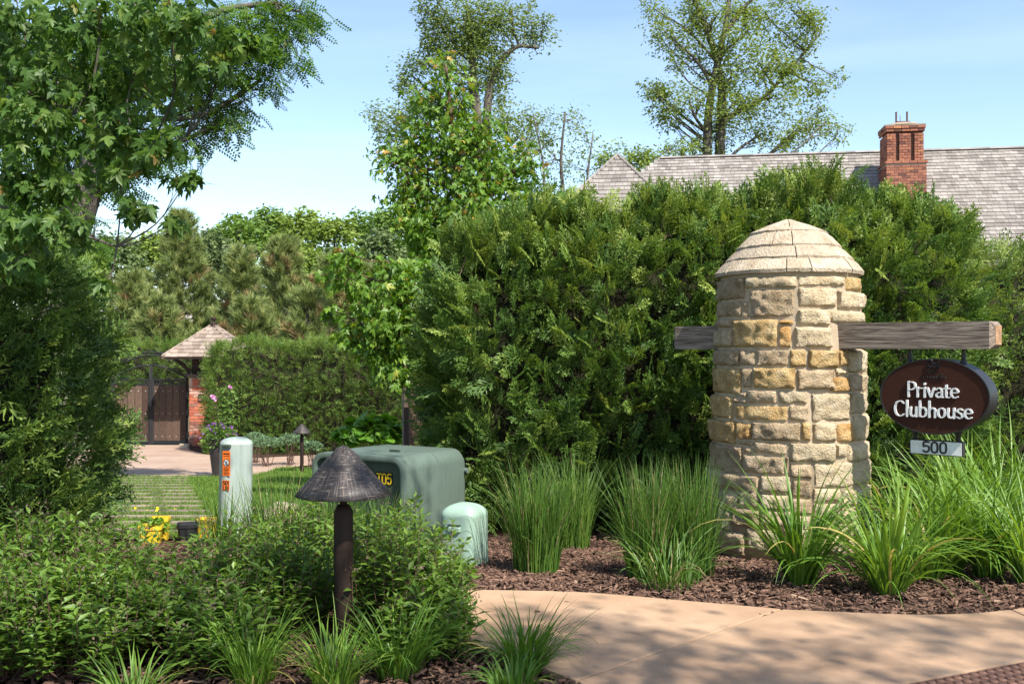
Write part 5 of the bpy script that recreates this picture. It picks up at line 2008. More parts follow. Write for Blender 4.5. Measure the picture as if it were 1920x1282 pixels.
def twigs_mesh(parent, pos, nrm, n, length, mat, rad=0.004):
    mb = MB()
    idx = rng.choice(len(pos), n, replace=False)
    for i in idx:
        p, q = pos[i], norm(nrm[i] + rng.normal(0, 0.4, 3) + np.array([0, 0, 0.4]))
        L = length * random.uniform(0.6, 1.2)
        mb.tube([p - q * L, p - q * L * 0.4 + rng.normal(0, 0.02, 3), p + q * L * 0.15], [rad * 1.6, rad * 1.2, rad * 0.5], 4, cap=False)
    return mb.build("twigs", mat, parent, kind="stuff", recalc=False)

def box_hedge(label, x0, x1, yf, depth, top, dens, size, mat, fr=None, lump=0.16, round_=0.5, zb=None, name="hedge", ends=(True, True), up=0.5, yslope=0.0, dtop=1.0, topb=0.28):
    """clipped hedge: leafy front, ends and top over a solid core added to block light; top(x) is its height"""
    t = thing(name, label, "hedge", ((x0 + x1) / 2, yf + depth / 2, float(gz(0, yf))))
    zb_ = lambda y: gz(0, y) - 0.05
    xm, W = (x0 + x1) / 2, x1 - x0
    P_, N_, B_ = [], [], []
    Hm = float(np.mean(top(np.linspace(x0, x1, 20))) - gz(0, yf))
    n = int(W * Hm * dens)
    x = rng.uniform(x0, x1, n)
    h = rng.random(n)
    tz, gb = top(x), zb_(yf)
    z = gb + h * (tz - gb)
    ins = round_ * np.clip((h - 0.72) / 0.28, 0, 1) ** 2 + 0.18 * np.clip(0.25 - h, 0, 1)
    ex = np.minimum(x - x0, x1 - x) / round_
    ins = ins + round_ * (1 - np.sqrt(np.clip(1 - (1 - np.clip(ex, 0, 1)) ** 2, 0, 1))) * 1.0
    y = yf + yslope * (x - xm) + ins
    p = np.stack([x, y, z], -1)
    l = lumps(p, 1.6, 2.2) + 0.5 * lumps(p, 4.2, 7.7)
    y = y - lump * l + rng.exponential(0.075, n)
    P_.append(np.stack([x, y, z], -1))
    N_.append(np.stack([np.where(ex < 1, np.sign(x - xm), 0) * 0.6, -np.ones(n), 0.2 + np.clip((h - 0.7) * 3, 0, 1)], -1))
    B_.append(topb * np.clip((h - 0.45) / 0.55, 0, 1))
    for sgn, on in ((-1, ends[0]), (1, ends[1])):
        if not on:
            continue
        n = int(depth * Hm * dens * 1.1)
        y = yf + round_ * 0.5 + rng.random(n) * (depth - round_ * 0.5)
        h = rng.random(n)
        xe = x0 if sgn < 0 else x1
        tz = top(np.full(n, xe))
        z = zb_(yf) + h * (tz - zb_(yf))
        ins = round_ * np.clip((h - 0.72) / 0.28, 0, 1) ** 2
        p = np.stack([np.full(n, xe) - sgn * ins, y + yslope * (xe - xm), z], -1)
        l = lumps(p, 1.6, 5.2)
        p[:, 0] += sgn * (lump * l - rng.exponential(0.07, n))
        P_.append(p)
        N_.append(np.stack([np.full(n, sgn * 1.0), np.full(n, -0.3), np.full(n, 0.25)], -1))
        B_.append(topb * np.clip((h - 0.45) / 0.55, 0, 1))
    n = int(W * depth * dens * 0.8 * dtop)
    x = rng.uniform(x0 + 0.1, x1 - 0.1, n)
    y = yf + round_ * 0.4 + rng.random(n) ** 1.5 * (depth - round_ * 0.6)
    p = np.stack([x, y + yslope * (x - xm), top(x)], -1)
    p[:, 2] += -rng.exponential(0.06, n) + lump * 0.6 * lumps(p, 2.0, 1.1) - 0.1
    P_.append(p)
    N_.append(np.tile(np.array([0.0, -0.15, 1.0]), (n, 1)))
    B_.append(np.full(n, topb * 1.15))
    pos, nrm, bon = np.concatenate(P_), np.concatenate(N_), np.concatenate(B_)
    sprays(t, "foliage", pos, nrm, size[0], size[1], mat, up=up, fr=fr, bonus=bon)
    twigs_mesh(t, pos, nrm, min(420, len(pos) // 14), 0.3 if yf < 15 else 0.15, M["twig"])
    # solid dark body added inside to stop light passing through the foliage
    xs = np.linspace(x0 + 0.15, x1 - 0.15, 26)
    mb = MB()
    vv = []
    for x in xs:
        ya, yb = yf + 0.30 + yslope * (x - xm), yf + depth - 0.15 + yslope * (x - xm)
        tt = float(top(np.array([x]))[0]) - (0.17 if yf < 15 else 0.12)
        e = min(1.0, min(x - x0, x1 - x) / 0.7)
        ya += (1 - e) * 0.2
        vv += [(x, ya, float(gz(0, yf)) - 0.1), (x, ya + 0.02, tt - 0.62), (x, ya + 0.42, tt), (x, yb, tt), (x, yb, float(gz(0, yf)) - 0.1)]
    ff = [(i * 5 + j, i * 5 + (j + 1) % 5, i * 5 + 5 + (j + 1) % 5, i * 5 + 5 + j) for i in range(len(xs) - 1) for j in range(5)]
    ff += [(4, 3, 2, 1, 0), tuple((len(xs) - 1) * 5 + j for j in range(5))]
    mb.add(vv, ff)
    mb.build("light_block_core", M["core"], t)
    return t

prof = np.array([(770, 520), (800, 452), (840, 432), (900, 420), (1000, 408), (1100, 396), (1240, 388), (1330, 378), (1420, 366), (1490, 350), (1560, 345), (1630, 362), (1700, 392), (1760, 412), (1800, 432), (1840, 478)], float)
hd_ = 9.15
hx = (prof[:, 0] - CX) / F * hd_
hz = CH - (prof[:, 1] - HY) / F * hd_
def main_top(x):
    x = np.asarray(x, float)
    return np.interp(x, hx, hz) + 0.07 * np.sin(x * 5.1 + 0.4) + 0.05 * np.sin(x * 11.3) - 0.06
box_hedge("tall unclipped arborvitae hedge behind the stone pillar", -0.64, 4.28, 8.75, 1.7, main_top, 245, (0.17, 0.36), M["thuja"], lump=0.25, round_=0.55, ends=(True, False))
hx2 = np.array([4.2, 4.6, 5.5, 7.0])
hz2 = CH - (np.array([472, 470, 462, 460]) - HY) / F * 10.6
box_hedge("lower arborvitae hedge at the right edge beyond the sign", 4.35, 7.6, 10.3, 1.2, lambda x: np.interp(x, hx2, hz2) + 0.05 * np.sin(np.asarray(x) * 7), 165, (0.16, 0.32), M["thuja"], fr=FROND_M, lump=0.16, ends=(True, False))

# dark conifer at the left edge
def cone_bush(label, c, rx, ry, zt, dens, size, mat):
    t = thing("arborvitae", label, "conifer", (c[0], c[1], float(gz(0, c[1]))))
    zb = float(gz(0, c[1])) - 0.03
    n = int(1.3 * PI * (rx + ry) / 2 * (zt - zb) * dens)
    a = rng.uniform(PI * 1.0, PI * 2.3, n)
    h = rng.random(n) ** 0.9
    k = np.interp(h, [0, 0.12, 0.35, 0.7, 0.9, 1.0], [0.86, 0.95, 1.0, 0.92, 0.78, 0.55])
    ca, sa = np.cos(a), np.sin(a)
    q = (np.abs(ca) ** 3 + np.abs(sa) ** 3) ** (-1 / 3.0)
    p = np.stack([c[0] + rx * k * q * ca, c[1] + ry * k * q * sa, zb + h * (zt - zb)], -1)
    nr = np.stack([ca / rx, sa / ry, np.full(n, 0.15)], -1)
    nr = norm(nr)
    l = lumps(p, 2.0, 3.3) + 0.5 * lumps(p, 5, 1.7)
    p += nr * (0.16 * l - rng.exponential(0.09, n))[:, None]
    m = int(rx * ry * 2.5 * dens)
    tp = np.stack([c[0] + rx * 0.7 * rng.uniform(-1, 1, m), c[1] + ry * 0.7 * rng.uniform(-1, 1, m), np.full(m, zt - 0.05) + rng.normal(0, 0.09, m)], -1)
    pos = np.concatenate([p, tp])
    nrm = np.concatenate([nr, np.tile(np.array([0, 0, 1.0]), (m, 1))])
    sprays(t, "foliage", pos, nrm, size[0], size[1], mat, up=0.45, rnd=0.45, fr=FROND_M + FROND[:1])
    twigs_mesh(t, pos, nrm, 260, 0.35, M["twig"], 0.005)
    mb = MB()  # solid dark filler added within the bush to block light
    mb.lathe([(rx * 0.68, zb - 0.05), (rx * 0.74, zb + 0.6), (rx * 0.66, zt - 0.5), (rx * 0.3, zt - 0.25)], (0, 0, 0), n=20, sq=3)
    me = mb.mesh("light_block_core")
    obj("light_block_core", me, M["core"], t, mtx=Matrix.Translation((c[0], c[1], 0)) @ Matrix.Diagonal((1, ry / rx, 1, 1)))
    return t
cone_bush("big dark green arborvitae filling the left edge of the picture", (-4.30, 7.4), 1.12, 1.1, 2.06, 330, (0.16, 0.34), M["thuja"])

# clipped hedges by the gate
hzA = CH - (643 - HY) / F * 23.0
box_hedge("clipped hedge right of the brick gatepost", -6.85, -1.9, 22.3, 1.0, lambda x: np.full(len(np.atleast_1d(x)), hzA) + 0.06 * np.sin(np.atleast_1d(x) * 4), 215, (0.17, 0.31), M["hedge_far"], fr=FROND_L, lump=0.07, round_=0.3, up=0.2, ends=(True, False))
hzB = CH - (645 - HY) / F * 36
box_hedge("farther clipped hedge seen over the gate", -16, -9, 36, 0.8, lambda x: np.full(len(np.atleast_1d(x)), hzB), 70, (0.28, 0.45), M["hedge_far"], fr=FROND_L, lump=0.06, round_=0.3, up=0.2, ends=(False, False))

# ================================================================== trees
def clump_world(c, d, spread=0.8):
    cx, cy, rx, ry = c[:4]
    dd = d + random.uniform(-1, 1) * spread * (rx / F * d)
    if len(c) > 4:
        dd = d + c[4]
    return P(cx, cy, dd), np.array([rx / F * dd, 0.5 * (rx + ry) / F * dd, ry / F * dd])

def crown_points(clumps, tips, per, spread, shell=0.45):
    """leaf places: sprigs spread through every clump, leaves gathered at sprigs"""
    pos, out, tipsl = [], [], []
    for (c, r), nt_ in zip(clumps, tips):
        u = unit(nt_)
        rad = rng.random(nt_) ** shell
        tp = c + u * rad[:, None] * r
        tipsl.append(tp)
        k = rng.poisson(per, nt_)
        idx = np.repeat(np.arange(nt_), k)
        s = spread * float(np.mean(r))
        pos.append(tp[idx] + rng.normal(0, 1, (len(idx), 3)) * s * np.array([1, 1, 0.9]))
        out.append(norm(u[idx] * r))
    return np.concatenate(pos), np.concatenate(out), tipsl

def leaf_frames(N, out, droop=0.35, outw=0.5, nup=0.5):
    a = rng.uniform(0, 2 * PI, N)
    d = np.stack([np.cos(a), np.sin(a), np.zeros(N)], -1) + out * outw + np.array([0, 0, -droop]) + rng.normal(0, 0.25, (N, 3))
    n = np.array([0, 0, nup]) + rng.normal(0, 0.55, (N, 3)) + out * 0.25
    return frames(norm(d), n)

def limb_path(a, b, sag=0.12, n=6):
    a, b = np.asarray(a, float), np.asarray(b, float)
    L = np.linalg.norm(b - a)
    mid = (a + b) / 2 + np.array([random.uniform(-1, 1) * 0.1 * L, random.uniform(-1, 1) * 0.1 * L, -sag * L])
    return catmull([a, mid, b], n // 2 + 1)

def build_tree(name, label, base, trunks, clumps, tips, per, spread, tmpl, size, mat, bark, droop=0.35, group=None, singles=0, limb_r=0.05, twig_r=0.012, ntwig=5,
               tint=(0.45, 0.22), tipbonus=0.0, shell=0.45, sides=7, rise=0.25, limbs=True):
    t = thing(name, label, "tree", base, group)
    mb = MB()
    alltr = []
    for path, r0, r1 in trunks:
        pp = catmull(path, 5)
        rr = np.linspace(r0, r1, len(pp))
        mb.tube(pp, list(rr), sides + 2)
        alltr += [(np.array(q), r) for q, r in zip(pp, rr)]
    pos, out, tp = crown_points(clumps, tips, per, spread, shell)
    if limbs:
        for (c, r), tps in zip(clumps, tp):
            cand = [(np.linalg.norm((q - c) * np.array([1, 1, 1])) + 1.5 * max(0, q[2] - c[2] + rise * np.linalg.norm((q - c)[:2])), i) for i, (q, rr) in enumerate(alltr)]
            i = min(cand)[1]
            q, rr = alltr[i]
            pth = limb_path(q, c, 0.10 if rise < 0.5 else random.uniform(-0.04, 0.08))
            lr = min(rr * 0.8, limb_r * (1.0 if rise < 0.5 else min(1.0, float(np.mean(r)) / 1.1)))
            mb.tube(pth, list(np.linspace(lr, lr * 0.45, len(pth))), sides - 1, cap=False)
            for j in range(min(ntwig, len(tps))):
                s = pth[random.randint(len(pth) // 2, len(pth) - 1)]
                tw = limb_path(s, tps[j], 0.05, 4)
                mb.tube(tw, list(np.linspace(lr * 0.4, twig_r * 0.4, len(tw))), 4, cap=False)
    mb.build("trunk", bark, t, smooth=True, recalc=False)
    N = len(pos)
    tt = rng.normal(tint[0], tint[1], N) + tipbonus * np.clip(out[:, 2], 0, 1) * (rng.random(N) < 0.35)
    foliage(t, "crown", tmpl[0], tmpl[1], pos, leaf_frames(N, out, droop), size * rng.uniform(0.5, 1.25, N), np.clip(tt, 0, 1), mat, singles=singles)
    return t
LEAF, NARROW, MAPLE, COMP, ROUND = (LEAF_V, LEAF_F), (NARROW_V, LEAF_F), (MAPLE_V, MAPLE_F), (COMP_V, COMP_F), (ROUND_V, ROUND_F)

def loosen(cl, k=2, seed=1):
    """small clumps strewn round the large ones, so that the crown does not fall into tiers"""
    r = random.Random(seed)
    out = [(c[0], c[1], c[2] * 0.88, c[3] * 0.95) for c in cl]
    for c in cl:
        for _ in range(k):
            a = r.uniform(0, 2 * PI)
            out.append((c[0] + 1.05 * c[2] * math.cos(a), c[1] + 1.15 * c[3] * math.sin(a), c[2] * r.uniform(0.3, 0.5), c[3] * r.uniform(0.4, 0.7)))
    return out
def ntips(cl, px_per_tip):
    return [max(3, int(PI * c[2] * c[3] / px_per_tip)) for c in cl]

# --- tall tree in the middle
d = 38.0
cl = [(880, 20, 85, 48), (828, 50, 52, 45), (905, 85, 55, 45), (862, 125, 62, 45), (960, 55, 52, 35), (1005, 72, 42, 30), (770, 140, 36, 45), (792, 190, 50, 45), (742, 232, 45, 35), (722, 272, 34, 32),
      (930, 150, 40, 40), (860, 200, 50, 40), (800, 10, 30, 25), (950, 230, 45, 40), (990, 255, 40, 35), (900, 260, 50, 40), (960, 20, 40, 25), (850, 85, 45, 40), (890, 50, 60, 40)]
cl = loosen(cl, 2, 3)
tr = [([P(905, 520, d), P(905, 330, d), P(893, 200, d), P(884, 100, d), P(876, 10, d)], 0.25, 0.08), ([P(908, 330, d), P(914, 200, d), P(925, 140, d), P(965, 90, d), P(1010, 90, d)], 0.20, 0.05)]
build_tree("cottonwood_tree", "tall loose tree in the middle reaching the top edge of the picture", (tr[0][0][0][0], d, -1.2), tr, [clump_world(c, d) for c in cl], ntips(cl, 105), 17, 0.27, LEAF, 0.145, M["tall2"], M["bark_far"], limb_r=0.08, ntwig=5, rise=0.9)
# --- big tree behind the house
d = 46.0
cl = [(1228, 18, 28, 42), (1258, 70, 46, 45), (1300, 105, 46, 38), (1335, 40, 52, 55), (1390, 70, 40, 50), (1440, 35, 38, 45), (1484, 75, 44, 50), (1522, 40, 32, 42), (1425, 120, 60, 42), (1372, 140, 52, 42), (1292, 188, 64, 40),
      (1226, 172, 26, 20), (1248, 205, 36, 28), (1370, 200, 62, 36), (1450, 180, 56, 40), (1524, 155, 46, 34), (1505, 240, 66, 36), (1430, 250, 56, 36), (1548, 228, 28, 22), (1275, 284, 56, 22), (1350, 250, 50, 34),
      (1395, 20, 30, 30), (1300, 20, 30, 30), (1470, 130, 40, 30)]
cl = loosen(cl, 2, 4)
tr = [([P(1327, 420, d), P(1326, 290, d), P(1330, 200, d), P(1347, 110, d), P(1362, 40, d), P(1372, -40, d)], 0.25, 0.09), ([P(1352, 420, d), P(1350, 290, d), P(1354, 180, d), P(1346, 120, d), P(1318, 40, d), P(1290, -30, d)], 0.28, 0.08),
      ([P(1352, 230, d), P(1390, 205, d), P(1430, 185, d), P(1490, 120, d), P(1540, 60, d)], 0.16, 0.04), ([P(1360, 60, d), P(1390, 20, d), P(1420, -10, d)], 0.14, 0.05)]
build_tree("cottonwood_tree", "large open crowned tree with forked trunks rising behind the house roof", (tr[0][0][0][0], d, -1.2), tr, [clump_world(c, d) for c in cl], ntips(cl, 100), 17, 0.27, LEAF, 0.17, M["tall"], M["bark_far"], limb_r=0.10, ntwig=5, rise=0.9)
# --- thin trees between the two
d = 36.0
cl = [(1010, 230, 40, 38), (1060, 225, 48, 40), (1100, 262, 46, 40), (1040, 290, 55, 45), (985, 280, 40, 45), (1100, 320, 50, 40), (1050, 350, 55, 35)]
tr = [([P(1052, 520, d), P(1056, 380, d), P(1052, 300, d), P(1060, 210, d)], 0.10, 0.03), ([P(1095, 500, d), P(1100, 350, d), P(1112, 250, d)], 0.07, 0.02), ([P(1010, 480, d), P(1020, 330, d), P(1000, 215, d)], 0.07, 0.02)]
build_tree("thin_tree", "thin sparse tree with airy pale leaves left of the house", (tr[0][0][0][0], d, -1.1), tr, [clump_world(c, d) for c in cl], ntips(cl, 330), 15, 0.22, LEAF, 0.13, M["tall2"], M["bark_far"], limb_r=0.05, ntwig=8)
d = 40.0
cl = [(1150, 292, 34, 26), (1190, 300, 40, 28), (1170, 330, 60, 30), (1140, 320, 30, 30), (1215, 300, 30, 24), (1265, 275, 30, 16)]
tr = [([P(1175, 480, d), P(1175, 380, d), P(1172, 310, d)], 0.12, 0.04)]
build_tree("small_tree", "small bright green tree behind the gabled end of the house roof", (tr[0][0][0][0], d, -1.1), tr, [clump_world(c, d) for c in cl], ntips(cl, 110), 20, 0.2, LEAF, 0.16, M["woodB"], M["bark_far"], limb_r=0.05)

# --- maple rising behind the hedge
d = 12.6
cl = [(832, 132, 24, 34), (815, 190, 36, 36), (862, 205, 34, 40), (790, 262, 46, 42), (848, 262, 48, 46), (905, 262, 40, 46), (940, 300, 46, 36), (762, 320, 44, 40), (820, 330, 60, 50), (885, 335, 60, 50), (960, 345, 46, 40),
      (800, 395, 50, 45), (870, 400, 70, 45), (950, 400, 60, 40), (985, 310, 26, 36), (735, 290, 26, 24), (800, 445, 40, 35), (1000, 385, 40, 30), (1055, 372, 28, 24), (1085, 380, 24, 22), (760, 375, 30, 30), (785, 425, 40, 34), (840, 455, 44, 36), (790, 455, 26, 30)]
tr = [([P(868, 800, d), P(868, 560, d), P(862, 400, d), P(850, 260, d), P(836, 120, d)], 0.08, 0.015)]
build_tree("maple_tree", "bright green maple with orange shoot tips rising behind the hedge", (tr[0][0][0][0], d, float(gz(0, d))), tr, [clump_world(c, d) for c in cl], ntips(cl, 165), 9, 0.40, MAPLE, 0.095, M["maple"], M["twig"], droop=0.75, singles=300, limb_r=0.025, twig_r=0.006, tint=(0.5, 0.2), tipbonus=0.45)
# --- small maple between the hedges
d = 11.8
cl = [(655, 505, 36, 36), (715, 545, 50, 45), (765, 560, 44, 60), (738, 610, 56, 45), (655, 632, 34, 28), (705, 650, 46, 30), (760, 660, 46, 50), (735, 690, 46, 32), (625, 580, 16, 16), (690, 590, 40, 30), (780, 510, 36, 40), (720, 500, 30, 24), (640, 470, 14, 14), (790, 610, 30, 50)]
tr = [([P(775, 850, d), P(770, 740, d), P(748, 640, d), P(735, 540, d), P(728, 490, d)], 0.05, 0.012)]
build_tree("young_maple", "small light green maple drooping between the two hedges", (tr[0][0][0][0], d, float(gz(0, d))), tr, [clump_world(c, d, 0.5) for c in cl], ntips(cl, 200), 9, 0.34, MAPLE, 0.105, M["maple"], M["twig"], droop=0.9, singles=300, limb_r=0.02, twig_r=0.005, tint=(0.5, 0.18), tipbonus=0.25)

# --- locust behind the conifer, leaning trunk
d = 14.0
cl = [(566, 22, 34, 40), (520, 30, 50, 48), (470, 60, 60, 55), (530, 95, 44, 38), (440, 120, 66, 54), (490, 150, 44, 34), (400, 185, 62, 46), (430, 225, 40, 32), (350, 235, 60, 48), (300, 285, 52, 36), (250, 270, 50, 50), (390, 60, 80, 60), (300, 90, 90, 70),
      (220, 150, 90, 80), (120, 180, 90, 80), (60, 120, 90, 80), (180, 60, 100, 60), (60, 300, 60, 60), (130, 380, 50, 50), (40, 400, 60, 60), (175, 440, 32, 44), (90, 450, 60, 50), (230, 340, 40, 30), (20, 220, 60, 60), (150, 310, 60, 50)]
tr = [([P(100, 600, d), P(122, 480, d), P(150, 385, d), P(190, 260, d), P(215, 160, d), P(265, 0, d), P(310, -120, d)], 0.27, 0.17), ([P(0, 600, d + 1), P(22, 330, d + 1), P(18, 230, d + 1), P(0, 60, d + 1)], 0.16, 0.12),
      ([P(235, 100, d), P(330, 60, d), P(420, 20, d), P(520, 5, d)], 0.09, 0.03)]
build_tree("locust_tree", "leaning rough barked locust tree behind the conifer at upper left", (tr[0][0][0][0], d, float(gz(0, d))), tr, [clump_world(c, d) for c in cl], ntips(cl, 400), 9, 0.28, COMP, 0.27, M["locust"], M["bark"], droop=0.5, limb_r=0.05, twig_r=0.01)

# --- foreground maple: its crown hangs into the picture at upper left and shades the bed and the sidewalk
vis = [(50, 40, 110, 70), (190, 30, 110, 60), (320, 40, 90, 60), (425, 85, 60, 36), (110, 140, 120, 60), (250, 140, 110, 56), (375, 120, 66, 36), (70, 235, 100, 62), (190, 235, 90, 52), (290, 265, 62, 38), (355, 335, 46, 18),
       (265, 385, 46, 20), (50, 350, 80, 46), (110, 420, 56, 36), (25, 430, 56, 46), (140, 330, 60, 34), (205, 525, 30, 14), (328, 415, 12, 18), (455, 75, 30, 20), (230, 320, 50, 24), (30, 490, 40, 24)]
clw = [clump_world(c, 6.2, 0.6) for c in vis]
tipn = ntips(vis, 720)
shade = [  # clumps of the crown above and behind the camera
    ((-1.6, 3.6, 5.0), 1.1), ((-0.4, 3.9, 5.6), 0.9), ((-2.6, 3.0, 5.2), 1.2), ((-0.2, 2.2, 5.2), 0.7), ((1.0, 1.2, 5.4), 0.75), ((2.1, 0.6, 5.8), 0.8), ((0.6, 2.6, 6.4), 0.9), ((2.0, 3.2, 6.9), 0.8), ((1.6, 4.6, 7.4), 0.7),
    ((3.4, 0.2, 6.2), 1.0), ((4.6, -0.6, 6.9), 0.8), ((0.9, -0.4, 6.4), 1.0), ((-1.2, 1.0, 6.2), 1.4), ((-3.0, 1.6, 6.8), 1.5), ((-3.8, 3.8, 6.0), 1.3), ((-2.4, 4.6, 6.8), 1.1), ((5.6, -1.6, 8.6), 0.8), ((4.2, -1.4, 8.2), 0.9),
    ((-4.6, 5.2, 4.6), 1.2), ((-0.6, 5.6, 8.4), 0.7)]
_r = random.Random(21)
for k in range(15):
    shade.append(((_r.uniform(4.2, 7.3), _r.uniform(-2.6, -0.75), _r.uniform(8.6, 9.4)), _r.uniform(0.35, 0.68)))
for c, r in shade:
    clw.append((np.array(c), np.array([r, r, r * 0.55])))
    tipn.append(int((38 if c[1] < 1.5 and c[0] > 0.5 else 20) * r * r) + 3)
FB = (-2.6, -1.4, -0.05)
tr = [([np.array(FB), np.array([-2.55, -1.3, 1.8]), np.array([-2.4, -1.0, 3.6]), np.array([-2.0, -0.4, 5.6]), np.array([-1.6, 0.0, 7.6])], 0.24, 0.08),
      ([np.array([-2.45, -1.1, 3.0]), np.array([-3.6, 1.0, 4.2]), np.array([-4.2, 3.4, 4.7]), np.array([-4.4, 5.6, 4.6]), np.array([-3.2, 6.3, 4.2]), np.array([-1.9, 6.5, 3.75])], 0.11, 0.018),
      ([np.array([-4.35, 5.0, 4.65]), np.array([-4.0, 6.1, 3.6]), np.array([-3.0, 6.4, 3.0]), np.array([-2.1, 6.4, 2.75])], 0.03, 0.008),
      ([np.array([-4.35, 5.2, 4.65]), np.array([-4.0, 6.3, 3.2]), np.array([-3.4, 6.4, 2.4]), np.array([-2.5, 6.3, 2.05])], 0.03, 0.008),
      ([np.array([-2.3, -0.8, 4.0]), np.array([-0.4, -0.4, 5.4]), np.array([1.8, -0.2, 6.0]), np.array([4.0, -0.8, 7.0])], 0.11, 0.04)]
build_tree("maple_tree", "dark green maple branches with pointed leaves hanging in at upper left", FB, tr, clw, tipn, 10, 0.26, MAPLE, 0.098, M["maple_dark"], M["bark"], droop=0.85, singles=300, limb_r=0.011, twig_r=0.004, tint=(0.46, 0.21), tipbonus=0.25, ntwig=5)

# --- far wood
far = [(215, 480, 60, 55, 75, "woodC", "pale hazy tree behind the leaning trunk at far left"), (300, 470, 60, 50, 80, "woodB", "yellowish round tree left of the pines in the far wood"), (250, 430, 0, 0, 0, "", ""),
       (390, 470, 50, 50, 82, "woodC", "greyish tree showing behind the tallest pine"), (445, 440, 55, 45, 100, "woodA", "dark green tree at the left end of the far tree line"), (505, 425, 62, 42, 105, "woodA", "broad dark crown on the far tree line"),
       (565, 428, 52, 42, 96, "woodB", "lighter green crown left of the middle of the far tree line"), (625, 440, 52, 44, 92, "woodB", "round green crown in the middle of the far tree line"), (685, 432, 46, 42, 104, "woodA", "dark crown right of the middle of the far tree line"),
       (730, 420, 46, 44, 98, "woodA", "dark crown beside the maple on the far tree line"), (720, 470, 50, 50, 80, "woodC", "pale green tree in front of the far tree line near the maple"), (560, 500, 70, 50, 78, "woodB", "green tree behind the brownish pine"),
       (640, 510, 60, 50, 76, "woodA", "dark green tree behind the small maple"), (150, 500, 50, 60, 70, "woodB", "green tree seen past the leaning trunk"), (60, 500, 70, 70, 72, "woodB", "green tree behind the conifer at the left edge"),
       (795, 470, 52, 52, 84, "woodA", "dark tree filling the gap behind the small maple and the hedge end"), (870, 470, 52, 50, 88, "woodB", "green tree hidden behind the upright maple")]
for cx, cy, rx, ry, d, mt_, lab in far:
    if not d:
        continue
    c, r = P(cx, cy, d), np.array([rx, rx, ry]) / F * d
    sub = []
    for k in range(13):
        u = unit(1)[0]
        u[2] = abs(u[2]) * 0.9 - 0.25
        u[1] = -abs(u[1]) if k % 4 else u[1]
        sub.append((c + u * r * 0.68, r * random.uniform(0.30, 0.44)))
    sub.append((c, r * 0.62))
    # lower skirt so that nothing shows through under the crown
    for k in range(16):
        sub.append((c + np.array([random.uniform(-0.95, 0.95) * r[0], random.uniform(-0.7, 0.3) * r[0], -r[2] * random.uniform(0.1, 2.4)]), r * random.uniform(0.34, 0.5)))
    tr = [([np.array([c[0], d, -1.3]), np.array([c[0] + 0.3, d, c[2] * 0.6]), c + np.array([0, 0, 0.3])], 0.25, 0.08)]
    build_tree("broadleaf_tree", lab, (c[0], d, -1.2), tr, sub, [int(PI * (s[1][0] * F / d) * (s[1][2] * F / d) / 105) for s in sub], 10, 0.26, LEAF, 0.50 * d / 90, M[mt_], M["bark_far"], limb_r=0.08, ntwig=2, sides=5, group="trees of the far wood", shell=0.3)

